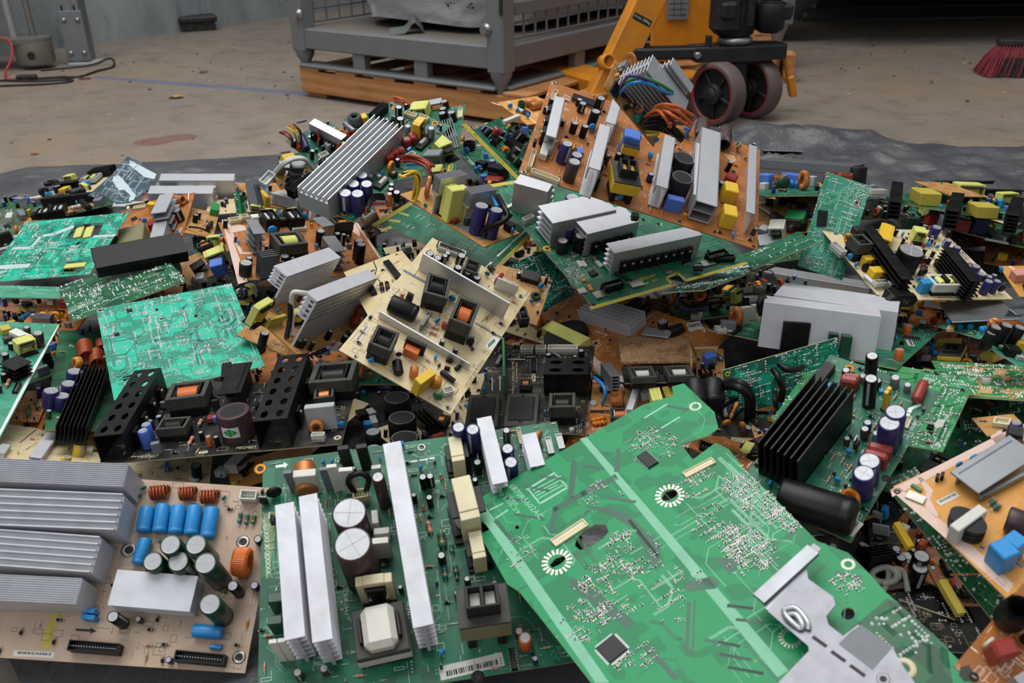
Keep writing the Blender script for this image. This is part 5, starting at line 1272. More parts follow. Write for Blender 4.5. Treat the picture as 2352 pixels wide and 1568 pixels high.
({"n":"circuit_board","l":"green board with black comb heatsink, navy capacitors and three copper coils, left","m":"dkgreen","T":[-0.612,1.164,0.0698,0.9094,0.3405,-0.2387,0.2239,0.0828,0.9711],"o":[-43.8,-161.4,43.8,-161.4,43.8,161.4,-43.8,161.4]},"""hs -0 -105.9 188.1 -97.5 35.2 25.1 comb 8 ab
co -3.7 53.7 47.3 -84.6 25.5 8 cr
co 12.3 30 38.4 -85.4 23.5 8 cr
co 17.3 87.2 28.8 -87.4 17.3 6 cr
tv -12.6 18.3 12.4 22.9 19.5 go
ec -14.6 -33.3 21.8 22.5 nb
ec -20.5 -71 21.2 22 nb
ec -26.9 -103.6 19.9 19.9 nb
ec -40.4 -99.6 20.6 24.8 nb
ec -40.8 -130.4 7.2 11.4 dg
sj 40 75 p
rn 5 76 a"""),
({"n":"circuit_board","l":"small orange board with two green resistors, left edge of pile","m":"orange","T":[-0.6652,1.0955,0.055,0.9744,0.1731,-0.1438,0.1577,-0.0694,0.985],"o":[-17.9,-29.3,17.9,-29.3,17.9,29.3,-17.9,29.3]},"""rs 0.8 -7.5 27.2 -73.8 5.2 gl
rs 7.6 8 21.9 -65.3 5.3 gl
ec 5.5 28.2 7 16.7 nb
sk 40 77 silk
rn 8 78 s"""),
({"n":"circuit_board","l":"cream board with folded aluminium heatsink and yellow capacitors, left of the black board","m":"cream","T":[-0.6035,1.0004,0.0576,0.815,0.44,-0.3772,0.2247,0.3601,0.9055],"o":[-82.0,-89.7,82.0,-89.7,82.0,89.7,-82.0,89.7]},"""hs -2.4 -32.4 126 -105.1 15.1 8.5 u 3 aw
ec 45.4 13.6 14.7 14.9 ye
ec 35 -46.5 14 15.7 ye
bx -49.8 -55.8 42.7 -103.5 10.7 6.8 lg
ec 16.3 -82.4 12.2 8.3 ye
bx 51.4 -25.3 28.8 -103.5 7.9 5.8 wh
pt inkblack -25.9 -1.2 0.7 73.8 -0.5 74.2 -27.1 -0.8
tx -14.1 -12.8 37.7 67.2 2.6 inkblack "REV 1.0
sk 50 81 silk
rn 10 82 a"""),
({"n":"circuit_board","l":"tan board peeking out under the black power board, lower left","m":"cream","T":[-0.4297,0.9531,0.045,0.9761,0.1919,-0.102,0.1337,-0.1598,0.9781],"o":[-51.1,-24.3,51.1,-24.3,51.1,24.3,-51.1,24.3]},"""ec 36 -15.5 12.4 22.5 bk
bx 33.7 -18.2 11.6 -33.6 9.1 5.6 cl
bx -34.5 -8.3 6.4 61.5 4.4 3.7 dy
tx -8.4 6.9 9.5 53.6 4.8 inkblack "WK
sk 50 83 silk
rn 5 84 a"""),
({"n":"circuit_board","l":"amber board with a white cased transformer, under the black power board","m":"amber","T":[-0.3065,0.9695,0.04,0.9246,0.363,0.1153,-0.1401,0.0426,0.9892],"o":[-52.0,-33.5,52.0,-33.5,52.0,33.5,-52.0,33.5]},"""tr -38.9 18.6 28.8 52.6 18 14.1 band wh ws
bx -58 14.4 15.3 52.8 14.7 9.3 cl glue_blob
dc -59.4 6.3 5.6 bl
rs -32.1 -8.1 10.3 42.2 5.5 bk
ec -47 -21.2 8.2 6.1 ye
pt pinkband 4 19 -9.6 -9 -4.3 -11.6 9.3 16.4
ec 47.3 -20.6 8.4 6.3 bk
sk 20 85 silk"""),
({"n":"circuit_board","l":"tan board with silver finned heatsinks, two red capacitors and an olive relay block, left","m":"orange","T":[-0.7097,1.748,0.1107,0.9859,0.0754,0.1494,-0.1271,-0.2431,0.9616],"o":[-72.3,-81.9,72.3,-81.9,72.3,81.9,-72.3,81.9]},"""hs 41.3 -28 69.6 -94.3 28.5 47.4 side 4 al
hs 37.4 -97.7 65.8 -87.1 24.8 27.9 side 5 al
co 45 46.3 32.8 -34.5 20.5 5 cu
ec 58.6 -23 18.6 23.8 bk
bx 46.3 -32 20.6 -8.4 20.7 16.6 rd
bx 8.1 -34 15.3 3.1 22.4 16.5 rd
bx -1.8 29.9 18.3 -32.7 10.3 21.6 ye
bx -18.1 -87.8 50.5 7.2 61.2 27.8 ol relay
lb -38.6 -75.6 19.3 16.7 17.9
lb 62.6 -62.5 19.2 79.5 6.9
dc -13.9 -8.1 11.1 bl
cn -38 58.6 26 -5.8 11.2 4.8 cm
ic -41.5 15.9 11.4 25.1 9.6 3.3
pt silk 58 82.5 60.8 48.7 62.6 48.9 59.8 82.6
rn 10 91 a
sk 50 92 silk"""),
({"n":"circuit_board","l":"brown board corner with a green terminal block and two small capacitors, left","m":"tan","T":[-0.6197,1.7596,0.1001,0.9365,0.1919,-0.2933,0.2955,0.0182,0.9552],"o":[-29.0,-70.9,29.0,-70.9,29.0,70.9,-29.0,70.9]},"""ec -11.5 -7.7 10.6 16.6 bk
ec -7.9 13.6 10.1 14.3 bk
bx 19.5 67.9 16.6 0 40 14.7 gn terminal_block
bx 17.5 -27.1 32.1 79.6 6.4 11.8 dk
wr bk 2 -19.1 -53.1 6 1.8 -63 12 21.1 -58.4 5
pt solder 1.2 11.3 3.9 43.1 2.8 43.2 0.1 11.4
pt solder 5.3 13.7 8 45.6 7 45.7 4.2 13.7
rn 8 93 s
sk 20 94 silk"""),
({"n":"circuit_board","l":"reddish brown board with two long silver heatsinks, left rear of the pile","m":"brown","T":[-0.744,2.0357,0.0602,0.9938,0.0863,-0.0707,0.087,-0.2018,0.9756],"o":[-97.9,-52.0,97.9,-52.0,97.9,52.0,-97.9,52.0]},"""hs 27.5 25.5 163.8 3.4 31.1 48.8 side 5 al
hs 0.5 -23.8 139 3.1 34.6 42.4 side 4 al
tr 5.8 12.6 41.4 3.2 30.5 37.1 band ws dk
tr 48.5 14.7 41.7 3.2 30.9 37.3 band ws dk
hs -105 -56 72.9 2.9 23.2 22.2 ell 3 al
bx -57.2 54.4 39.6 3.2 25.6 11.4 gy
pt silk 72 -19 89.2 3.5 87.9 4.5 70.7 -18
pt silk 87.8 -38.3 101.3 4.4 100 4.8 86.6 -37.9
bx 67.6 2.7 9.8 3 15.2 14.3 ws
rn 8 95 a"""),
({"n":"circuit_board","l":"slate blue solder side board propped up at the left rear","m":"slate","T":[-0.7952,1.8475,0.1553,0.9465,-0.3008,-0.1169,-0.0557,-0.5091,0.8589],"o":[-42.3,17.6,-60.6,-46.1,-41.0,-47.4,-30.3,-36.8,10.6,-51.3,37.5,-41.3,57.2,1.2,49.8,18.4,59.8,24.1,53.5,41.8,-14.5,70.5,-18.4,67.9,-37.6,74.8]},"""pt paleband -25.9 64.4 51.5 42.9 54.2 29.1 30 29.4 -10.8 48.4 -21.3 52.3
pt paleband -34.8 16.3 -26.2 20.1 6.8 1.1 29.8 -15.2 38.8 -19.2 41.5 -32.5 33.6 -39.2 29.9 -30.8 30.1 -24.5 7.3 -13 -3.4 -17.3 -32.6 4
sj 130 96 p
sj 60 97 s
td 30 98 trace 1.2"""),
({"n":"circuit_board","l":"tan board with black heatsinks and yellow and blue capacitors, far left rear","m":"cream","T":[-1.06,2.1708,0.05,0.8002,0.5884,0.1161,-0.1467,0.0043,0.9892],"o":[-90.7,-73.1,90.7,-73.1,90.7,73.1,-90.7,73.1]},"""hs -35.4 -150.2 147.1 -48.2 18.2 22.4 plate 3 ab
hs -7.6 25.8 67.3 -43.9 25.7 21.2 fins 4 ab
hs 91.5 82.8 58.3 -34.2 44.1 19.3 comb 7 ab
tf -59.6 39.2 24.4 18.4 bk bk
ec -31.9 9.8 18.9 20.9 bk
tf -21.8 155.1 36.9 11 bk bk
bx -19.9 -8.7 18.8 -39.5 28.1 15.7 ye
bx 28.1 4 19 -39.6 24.6 13.2 bl
tr 50 39.6 44.6 -30.6 61.1 16.1 ei lg yg
tr 19.5 120.5 26.3 -46.9 21 19.2 band yg yg
dc -59.1 15.1 12.3 bl
dc -51.3 8.1 12.3 bl
bx -87.5 30.9 37.4 -45.8 11.6 6.5 wh
tf -4.1 -71.1 36.9 15.4 bk bk
rn 8 101 a"""),
({"n":"circuit_board","l":"brown board with a white capped black transformer block, far left","m":"tan","T":[-1.0051,1.9701,0.0602,0.8598,0.4958,0.1223,-0.0736,-0.1167,0.9904],"o":[-80.4,-19.1,80.4,-19.1,80.4,19.1,-80.4,19.1]},"""tr -31.5 -3.9 29 -24.7 33 17.5 ei bk ws
tr -0.8 -10.4 30.9 -20 37.9 17.6 ei bk ws
lc 54.8 -20.9 53.1 -83.6 15.2 bk
bx -24.5 -9.2 66.9 -21.9 20.2 12.5 bk relay
rs 35.2 -11.6 21.2 -8.6 10 ws
dc 40.4 12.4 10.1 bl
bx 84.9 -17.8 18.4 -23.3 32.2 15.4 gy
rn 6 103 a"""),
({"n":"circuit_board","l":"dusty olive board with a mustard disc at the left edge","m":"olive","T":[-1.1005,1.8894,0.0506,0.9201,0.3837,-0.0787,0.1426,-0.141,0.9797],"o":[-44.6,-93.4,44.6,-93.4,44.6,93.4,-44.6,93.4]},"""bx 17.6 37.6 13.1 -7.6 24.5 13.3 cl
dc 32.6 -25.5 16.8 mg 90
bx 41.2 47.6 13.5 15.8 29 13.4 gy
bx 56.3 52.4 9.2 54.1 5.3 16.2 dy
ic 13.8 6.4 11.2 19.3 13.4 4
rn 14 105 a
sj 80 106 p
sk 30 107 silk"""),
({"n":"long_heatsink_bar","l":"long black channel heatsink lying beside the teal board at left","m":"black","T":[-0.6291,1.4846,0.1401,0.898,0.44,-0.0087,0.1559,-0.2996,0.9412],"o":[-68.4,-22.9,68.4,-22.9,68.4,22.9,-68.4,22.9],"cat":"heatsink","pn":"base_strip"},"""hs -8.6 -22.4 145.2 2.5 55.7 22.6 tube 3 ab"""),
({"n":"circuit_board","l":"small board with a blue cube capacitor and a yellow taped transformer, left middle","m":"tan","T":[-0.5408,1.5268,0.1002,0.9147,0.29,0.2815,-0.1222,-0.4655,0.8766],"o":[-43.7,-34.4,43.7,-34.4,43.7,34.4,-43.7,34.4]},"""tr 22.5 -7.7 36.6 -0.9 17 28.5 band yg yg
tr 8.7 34.9 27 -1.1 11.7 15.4 frame bk cu
bx 20.4 -36 23.7 -11.6 18.6 28.5 lb
hs -10.4 -23.7 24.5 15.8 16.6 28.3 ell 3 ab
co -7 -11.6 14.1 -8.9 11.8 5 cl
bx -15.3 -35 14 -19.7 15.1 12.9 cl
dc -30.9 -32.9 9.8 bl
tv 6.1 45.5 5.9 -57.5 12.1 cu
tv 40.5 34.6 7.8 -50.5 12.1 cu
hs 44.4 -37.2 36.4 -87.1 7.5 26 plate 3 ab
rn 8 110 a"""),
({"n":"circuit_board","l":"orange board with pale pink tracks and many black components, left of centre","m":"orange","T":[-0.3641,1.5169,0.1302,0.8881,0.4364,-0.1447,0.2145,-0.1148,0.97],"o":[-126.0,-100.7,126.0,-100.7,126.0,100.7,-126.0,100.7]},"""pt pinkband -118 109.7 -111.9 111.6 -115.9 -104.7 -133.1 -111.8
pt pinkband -115.2 90.6 -106.2 102.9 -81.1 82.9 -82.7 70.4 -116.7 57.6 -117.2 69.9
pt pinkband -114 61.5 -108.4 61.3 -104.9 -6.4 -110.8 -17.5
pt pinkband -108.7 -15.3 -53.4 -16.8 -53.3 -10.4 -108.6 -8.8
pt pinkband 120.4 85.7 120.9 59.1 115.1 33.5 107.7 51 111.3 77.1
pt pinkband 121.8 87.7 125.2 -87.5 130.7 -87.4 127.4 87.8
pt pinkband 63 -10.6 94.7 -10.1 94.6 -3.9 62.9 -4.3
hs -83.7 1.4 52.1 -86.9 19.6 43.1 fins 4 ag q2+
hs -84.9 -94.1 28.4 11 19.9 44.1 comb 4 ag
ec -116.1 -83.6 20.8 23 dk
ec -103.4 -50 11.1 12.7 bk
ec 31.4 6.8 15.8 28.9 bk
ec 83.8 -46.8 16.6 37.7 bk
ec 83.6 -60.5 16.5 37.5 bk
ec 64.2 13.2 11 20.2 bk
ec 72.7 4.5 8.4 22.4 bk
ec -47.3 -59.9 15.9 19.3 bk
ec -87.2 -3.7 9.1 10.8 bk
lc -2.6 85.9 43.9 6.5 16.2 bk
tr -33.7 -28 50.4 8.3 46.6 36.8 frame bk yg
bx -30.8 -21 65 -10.4 23.5 13 bk bobbin_base
tr -40.9 81.1 26.6 7.7 41 26.7 ei bk ws
tr 3.4 83.6 27.3 7.7 40.9 27 ei bk ws
tr 79.6 42.7 37.1 8.2 25.9 34 frame bk go
hs 43 33 36 -72.6 25 33.6 ell 4 ag
hs 34.7 -58.6 55.2 -86.1 21.8 39.3 side 4 ag q2-
bx 8.3 70.7 26.3 7.1 23.8 6.7 wh
bx 1.2 35.3 26.1 -75.4 8.7 8.9 bk
bx 44.1 106 10.3 -0.9 15.9 36.6 wh
dc -42.8 46.9 17.9 bl
dc 30.3 107.4 12.4 bl
dc 86.9 109.8 10.5 bl
dc -11.4 117.4 10.3 bl
dc 21.9 -6.3 9.8 bl
dc 34.2 74 8.2 mg
bx -58.9 99 20.8 10.3 13.3 13.4 wh
cn -97.9 97.3 21.2 15.7 12.3 8.8 cm
cn -80.2 104.1 14.9 15.1 12.4 11.1 cm
bx -24.4 -33.1 10.8 17.3 10.8 13 bk
cn -8.6 -26.4 18.3 8.5 6.2 4.4 bk
tx -121.5 -99.8 13.3 2.4 4.4 silk "F8A
tx 75.9 -32.3 14.4 12.1 6.9 inkblack "IC6
sc -118.3 -99.2 9
rn 34 111 a
sk 80 112 silk"""),
({"n":"circuit_board","l":"tan power board with two tall silver heatsinks and a copper ring coil, centre left","m":"tan","T":[-0.2729,1.1493,0.1593,0.4268,0.889,-0.1657,0.519,-0.0907,0.85],"o":[-84.3,-46.2,84.3,-46.2,84.3,46.2,-84.3,46.2]},"""hs 16.7 55.2 128.9 2.8 24 54.6 crown 5 aw
hs -5.8 -16.6 144.9 1.8 20.1 77.1 crown 5 aw
tv 49.8 -31.9 8.5 -53.1 33.7 cr bk
bx -71.9 12.4 29.9 -2.8 4.7 15.6 dy
tr -93.1 28.1 36.2 9.8 10 32.7 band yg ye
tr -32.1 7.6 32.7 -1.1 9.5 21.3 band yg ye
ec -71.5 -31 7.2 10.4 bk
ec -68.1 -35.2 6.5 13.9 bk
ec -59.7 -43.1 6.1 13.9 bk
ec -18.1 -49.2 7.5 7.1 cu
ec 4.7 -51.6 8.4 10.8 bk
ec 21.7 -48.5 8.5 10.9 bk
ic -54.9 -54.4 33.8 0.1 6.1 5.2
wr ws 3.5 -63.2 -12.9 2 -62.3 4.6 30 -68.4 11.1 55 -63.4 3.3 62 -45.6 -4.7 60
wr bk 3.5 -76.6 -14.7 2 -69.2 -4.1 20 -65.1 9.7 40
wr pk 1.5 -68.7 -56.6 4 -79.9 -67.8 10 -73.2 -70.5 4
bx -72.1 44.9 16.6 -3.4 6.4 7 cl
lc -30.1 -11.7 19 -90.1 7.5 bk
tx -71.2 -21.3 14.8 -4.6 3.8 inkblack "AC/IN
rn 28 121 a
sk 70 122 silk"""),
({"n":"circuit_board","l":"small orange brown board corner with one black capacitor under the tan board","m":"tan","T":[-0.3383,1.1582,0.125,0.1887,0.9818,-0.0218,0.3498,-0.0465,0.9357],"o":[-23.8,-41.5,23.8,-41.5,23.8,41.5,-23.8,41.5]},"""ec -22.8 3.8 12.3 19.8 bk
pt silk -14.8 7.9 -24.1 1.9 -22.4 -4 -15.1 -4 -21.1 -3.4 -21 2.5
sc -21.6 31.4 4 st
bx 5.2 35.8 8.8 -6.2 4.9 3.6 ws
wr rd 1.5 2.9 37.3 4 11 31.6 14
wr or 1.5 2.7 35.5 4 13.8 29 12
tx -6 -20.1 25.4 -80.3 8.7 silk "JB 000
sk 40 124 silk"""),
({"n":"circuit_board","l":"cream power board with black transformers and steel strips, centre of the pile","m":"cream","T":[-0.0852,1.0019,0.2223,0.8593,-0.2814,-0.4271,0.2918,-0.416,0.8613],"o":[-73.1,-113.3,73.1,-113.3,73.1,113.3,-73.1,113.3]},"""hs 0.5 52.2 122.8 -0.8 2.6 30.3 plate 3 al
hs -0.1 -45.5 122.8 -0.7 2.3 12.3 plate 3 al
lc -41.7 -23.6 34.6 6.5 21.9 bk
lc 46.7 -72.1 19.5 -8.7 6.4 bk
tr -22.1 19.7 29.5 18.9 34.3 30.3 frame bk bk
tr 24.4 -1.6 27.9 10.4 40.2 38.7 frame bk or
tr -33.5 -89 26.6 10.1 30 30.9 frame bk bk
tr -5.2 88 19.3 11.6 21.5 18.1 frame bk bk
tr -43.9 108.6 37.6 13.5 8.1 8 flat ws
cn -41.5 105.6 36.2 12.4 10 8 ws
ec -59.3 75.9 10.5 12 bk
ec -47.9 75.8 9.8 12 bk
ec -42 83.3 7.7 14 bk
ec -41.9 91.9 7.8 12 bk
ec -24.7 95.7 10.6 16 bk
ec -19.4 77 10.1 14.1 bk
ec -5.4 78 10.1 14.1 bk
ec 7.4 78 10.1 14.1 bk
lc 13.5 113.1 10.1 -28.2 5.7 bk
bx 29.7 101.1 16.2 82.9 4.3 12.1 rd
hs 43.8 91.4 28.4 10.9 3.1 20.1 plate 3 al
dc -3.4 33.6 9.6 bl
dc 13.6 100.3 7.1 tl 0
ec -55 -0.1 4.8 8.1 or
to -44.1 -4.2 8.4 1.3 3.5 16.2
rs -26.8 3.2 7 -38.5 3.8 rd
bx -24.6 57 1.8 -62.2 4.2 10.1 bk
to -25.5 63.3 4.4 15.2 3.8 10
to -5.2 62.5 6.2 3.9 3.8 10.1
to 24.5 63.7 6.2 3.9 3.8 10.1
bx -3.8 -69.3 17.6 5.2 9.7 12.4 or
bx -3.7 -62 25 7.4 4.9 18.5 bk
bx -12.3 -21.9 19.9 90.7 3.3 12.2 gy
bx 12.5 -8.2 14.8 11.5 7 10.2 rd
bx 28.9 -103 24.9 73.8 10.3 25.1 ye
tv 12.8 -94.3 8.9 27.1 16.4 cu wh
tv 40.5 -90.1 10.3 28.2 15.2 go wh
lc -5.5 -98.3 16.9 -51.6 11.4 bk
dc -13.9 -80.6 7.7 bk
dc 22.4 -57.8 7.8 bl
dc -35.4 -101.8 7.6 bl
dc -35 -107.4 7.5 bl
dc 50.5 -105.8 12.5 gl 0
dc -1.8 -8.5 8 bl
lc 37.3 -50.3 7.5 12.5 5.2 bk
lc 40.6 -61.6 6.9 10.1 5.1 bk
lc 50.4 -53.2 7.8 74.5 5.2 bk
ec 18.2 -33.2 6 8.2 bk
ec 36.8 -34.2 6 8.2 bk
to 34 -13.3 9.5 28 5 12.3
to 45.6 -13.7 8.3 37.9 4.8 12.3
rs 0.4 -17 9.8 13.1 3.7 pk
rs 2.1 -25.7 10 8.4 3.7 pk
rs 50.4 -16.3 8.6 -34.8 4 bk
cn 56.5 -92 12.2 54.5 8.3 10.4 wh
lb -63.8 -75.9 29.6 92.6 5.8
pt paper 62.1 -2.9 64.3 21 73.1 17.2 71.9 -2.6
pt diegreen 63.9 2.7 66.5 16.3 69.7 12.4 66.9 -1.9
pt gy -74.9 37.3 -42.9 37.6 -42.9 42 -75 41.6
pt gy 35.8 20.7 75.7 20.9 75.7 24.1 35.8 23.9
pt solder 64.1 36.4 64.2 58.2 63.4 58.2 63.3 36.4
sc 66.3 -107.3 7.5
sc -55.2 99.7 7.1
sc 64.6 98.9 7.1
sc -53.1 -109.6 5.5
tx 44.8 41.7 23.8 79.6 3.6 inkblack "MEGMEET
tx 48.9 40.5 19.6 83.4 1.7 inkblack "MLT1040 REV
tx -5.1 9.6 11.6 100.9 3 inkblack "HOT
tx 64.8 -82.3 10 86 2.3 inkblack "INPUT
tx 69.1 -46.9 47.3 89.9 1.6 inkblack "CAUTION HOT SURFACE
tx 71.6 -46 48.8 90.7 1.6 inkblack "WARNING RISK OF SHOCK
rn 34 131 s
sk 120 132 silk"""),
({"n":"circuit_board","l":"tan board with a long black chip behind the cream board","m":"cream","T":[-0.1715,1.1933,0.1899,0.916,0.3218,0.2396,-0.2466,-0.0195,0.9689],"o":[-47.1,-121.3,47.1,-121.3,47.1,121.3,-47.1,121.3]},"""ic 16.1 48.3 81.1 -89.3 9.7 5.1
sc 36 109.7 4.4 dk
pt inkblack -0.4 119.7 -3 79.9 -1.3 79.8 1.2 119.6
pt inkblack -2.7 81.4 -11.5 56.5 -9.9 55.9 -1.1 80.9
pt inkblack -11.3 57.4 -8.9 25.9 -7.3 26 -9.7 57.5
tx 26.9 76 18.5 28.9 6.2 inkred "B
ec -9.7 41.8 8 1 ws
rs -11.3 -6.5 26.5 -98.4 6.3 bk
rs -3.8 -10.3 26.4 -98.7 6.3 bk
bx -24.7 8.9 56 -91.1 7.8 6.6 bk
sk 60 135 silk
rn 8 136 s"""),
({"n":"circuit_board","l":"green solder side board with yellow margin, under the power supply board, centre","m":"green","T":[-0.0842,1.4054,0.2009,0.5278,0.8273,0.1923,0.0858,-0.2772,0.957],"o":[-67.2,-106.9,67.2,-106.9,67.2,106.9,-67.2,106.9]},"""pt yellowband -78.9 105.8 11 95.6 12 104.2 -77.9 114.4
pt yellowband -56.4 -111.4 58.1 -107.9 57.9 -100.4 -56.6 -104
pt yellowband -83.6 88.4 -64.7 81.1 -62.1 87.9 -81 95.2
pt yellowband -53.8 98.5 -45.7 81 -40.3 83.5 -48.4 101
pt yellowband -26.7 101.1 -23.7 80.8 -18.5 81.6 -21.5 101.9
sc -75 98.7 10.6
sc -75.9 85.9 7.1
pt pad -27.4 -94.2 11.8 -94.3 11.8 -90.9 -27.4 -90.8
pt pad 20 -93.7 60.6 -93.8 60.6 -90.7 20 -90.6
pt pad -61.6 -95.5 -45.4 -94.9 -45.5 -91.6 -61.7 -92.2
sj 120 141 p
td 25 142 trace 2
ub 6 143 b"""),
({"n":"circuit_board","l":"narrow power supply board with grey finned heatsinks, navy capacitors and yellow transformer, centre","m":"tan","T":[-0.0758,1.3229,0.2506,0.6316,0.7749,-0.0239,0.232,-0.1595,0.9595],"o":[-41.1,-86.6,41.1,-86.6,41.1,86.6,-41.1,86.6]},"""hs -16.7 16.8 50.8 -8.1 15.9 61.3 tee 6 al
tr -25.5 1.9 21.3 -7.3 16.6 51.7 band yg yg
bx -25.2 -7.4 29.8 -12.8 15.5 53.5 yg transformer_wrap
hs 1.1 -28.1 47.8 -9.6 17.9 55.6 tee 7 al
ec -21.4 -52.1 21.2 45.8 nb
ec -10.7 -71.9 19.5 45.8 nb
tv -7.9 62.8 7.7 -52.6 32.9 cu bk
wr bk 4 -23.9 -64.6 4 -21.1 -67.6 16 -15.9 -83 30 -2.5 -88.1 40 7.7 -69.1 46 34.3 -37.1 40
wr bk 4 -23.3 -68.4 4 -16.8 -69.3 12 6.8 -76.2 24 16.8 -79.5 36
wr bl 3 17.1 -37 46 15.7 -46.5 40 7 -60.5 40
wr ye 2 -41.1 53.8 4 -47.1 51.3 40 -52.7 59.6 50 -70.3 60.3 50 -68.8 67.9 46
wr ye 2 -40.2 57.1 4 -35.1 57.7 36 -50.1 58 52 -69.4 55.2 54 -75.3 59.3 48
wr ye 2 -40.8 61.2 4 -48.2 55.3 42 -53.7 60.5 48 -74.4 54.3 52 -73.2 65.4 50
wr bk 2 -39.3 60.4 4 -39.8 55.8 38 -51.1 58.8 50 -62.1 64 50 -66.8 66.2 50
wr ye 2 -41.7 54.2 3 -32.9 57 34 -42.5 60.5 50 -55.4 64.2 52 -64 66.7 50
ec -16 -28.4 9.9 12.9 dg
co -28.9 -16.5 12.8 2.5 8.2 4 cr
bx 31.9 -71.9 14.2 -94 11.7 11.1 bk
dc 26.6 -82.1 10 bl
pt gy -33.4 -7 -21.8 -25.8 -18.8 -63.3 -21 -76.2 -30.2 -71.2 -33.6 -41.1
rn 10 145 a"""),
({"n":"circuit_board","l":"black board with two flat grey transformers and a perforated black heatsink, centre","m":"black","T":[0.0299,1.0541,0.1005,0.9873,-0.1535,0.0412,-0.0506,-0.0583,0.997],"o":[-71.1,-105.7,71.1,-105.7,71.1,105.7,-71.1,105.7]},"""tr -57.6 -70.5 40.5 6 72.1 10 flat
tr -8.9 -66.5 41.7 4.2 71.9 10 flat
lb -2 -47.7 41.4 81.4 8.8
tr 43.2 -73 32.6 4.6 32.2 28.1 frame bk bk
hs 42.6 -2 57.9 1.9 41.2 32.4 perf 2 ab
to 27.2 -12.9 10.8 2.2 8 13.6
to 42.6 -12.3 11.4 2.2 8 13.6
to 59 -11.7 10 2.2 8 13.6
ec 54.6 72.8 8.4 12.3 bk
ec 9.2 72.9 8.4 5.3 bk
ec 46.6 66.6 6.1 7 bk
cn -22.2 87.2 17.9 1.6 12.2 8.9 ws
cn -2.8 87.8 14.8 1.6 12.2 8.9 ws
cn 27.8 88.7 41.7 1.6 12.3 8.9 ws
ic -9 50.3 35.4 -83 7.6 3.5
tr -11.4 -9.1 16 2.1 16.1 12 frame bk or
rs 5.3 89.8 14.9 13.7 4 pk
rs 20.2 76.6 15.8 -48.5 4 gy
dc -69 15.7 8.2 bl
dc -64.7 -18.7 6.6 bl
dc 20.1 -66 5.6 bl
lb -4.6 19.4 18.3 97 4.4 cm
tx -33 24.1 68.4 98.1 3.6 silk "MLT AMCH 101-4
tx -29.6 32.4 51.8 97.9 2.1 silk "0030070
pt solder -54.9 -13.9 -60.2 18.6 -61.5 18.4 -56.2 -14.2
pt solder -44.6 -13.5 -50.3 23.2 -51.7 23 -45.9 -13.7
pt solder -47.5 65.7 -22.1 66.5 -22.2 68.3 -47.6 67.5
pt lgreenband -45.2 33.9 -61.7 116.7 -62.9 116.4 -46.4 33.6
ec 56.7 -103.5 6.2 6.5 lg
bx -44.7 27.2 99.7 -80.9 3 27.9 gn daughter_board
lc -57.6 57.3 24.1 -95.8 6.2 gy
td 25 151 trace 2
rn 26 152 s
sj 80 154 s
sk 110 153 silk"""),
({"n":"circuit_board","l":"large orange board with a yellow barred drum transformer and black lying capacitors, centre","m":"orange","T":[0.1489,1.2107,0.0905,0.6996,0.6713,0.2447,-0.1923,-0.153,0.9693],"o":[-88.3,-143.8,88.3,-143.8,88.3,143.8,-88.3,143.8]},"""tr -35.7 60.8 82.9 -94.4 56.8 14.1 pill yg
hs 32.8 28.3 98.1 -87.1 39.8 22.3 rib 6 aw
lc 76.6 22 23.7 -1.3 15.3 bk
lc 71.6 -0.2 24.3 -5.3 15.2 bk
ec 46.7 -58.6 16.2 21.8 bk
lc 53.8 -75.7 21.3 -22.3 15.4 bk
hs 32.5 -57.8 40.9 -73.3 18.8 11.9 ell 3 al
lb 82.3 -86.4 20.3 -42.3 21.8
pt silk -73.3 125.3 -64.9 127.6 -65.9 131.4 -61.7 123.4 -68.2 115.9 -66.3 120.1 -75 119.6
tx -81.4 124 9.6 -52.9 6.6 silk "DIP
pt pinkband -45.3 3.2 -52.3 -21.8 -74.2 -44.5 -72.8 -26.8
pt pinkband 40.7 -114.8 59.8 -144.4 47 -147.7 31.6 -125.1
pt silk 57.2 -10.3 78.4 -10.6 75.7 -14.8 55 -14.1
pt silk -30.9 19.9 -10 17.4 -9.9 18.5 -30.7 21
pt silk -36.3 13.1 -15.6 10.5 -15.5 11.6 -36.2 14.1
pt silk -39.6 8 -18 6.4 -17.9 7.4 -39.5 9.1
tx -1.8 16.6 3.9 -17.1 4.3 silk "GG
sj 40 161 p
rn 44 162 s
sk 160 163 silk"""),
({"n":"circuit_board","l":"board with a rusted steel cover plate over two black transformers, right of centre","m":"black","T":[0.1892,1.0451,0.1199,0.999,-0.0366,0.0264,-0.0211,0.1397,0.99],"o":[-46.5,-30.4,46.5,-30.4,46.5,30.4,-46.5,30.4]},"""bx 6.6 96 99.8 -1.7 113.3 3.6 ru cover_plate
tr -24.7 -32.8 32.2 3.3 41.1 16.4 frame fe ws
tr 21.2 -31.8 32.2 3.3 39.3 16.4 frame fe ws
hs -65.1 -31.7 51.1 -79.6 11.4 19.5 side 5 ag
bx 45.4 27.8 63.2 -97.2 2.9 15.5 ru cover_bracket
rn 3 166 s"""),
({"n":"circuit_board","l":"small tan board with light blue box capacitor near the rusted cover","m":"tan","T":[0.2701,1.1057,0.1001,0.9831,-0.1609,0.0875,-0.109,-0.1303,0.9855],"o":[-19.3,-38.3,19.3,-38.3,19.3,38.3,-19.3,38.3]},"""bx -0.9 1 16 27.1 12.8 16.7 lb
tr -7.4 -25.6 16.8 15.6 13.9 9.2 ei bk cu
rs 11.7 11.5 14.8 -47.9 7.7 ag
pt trace -3.1 -0.8 15.6 4 15.4 4.9 -3.4 0.2
pt trace -3.4 -5.9 15.3 -2.5 15.1 -1.6 -3.5 -5
rn 6 167 a
td 20 168 trace 1"""),
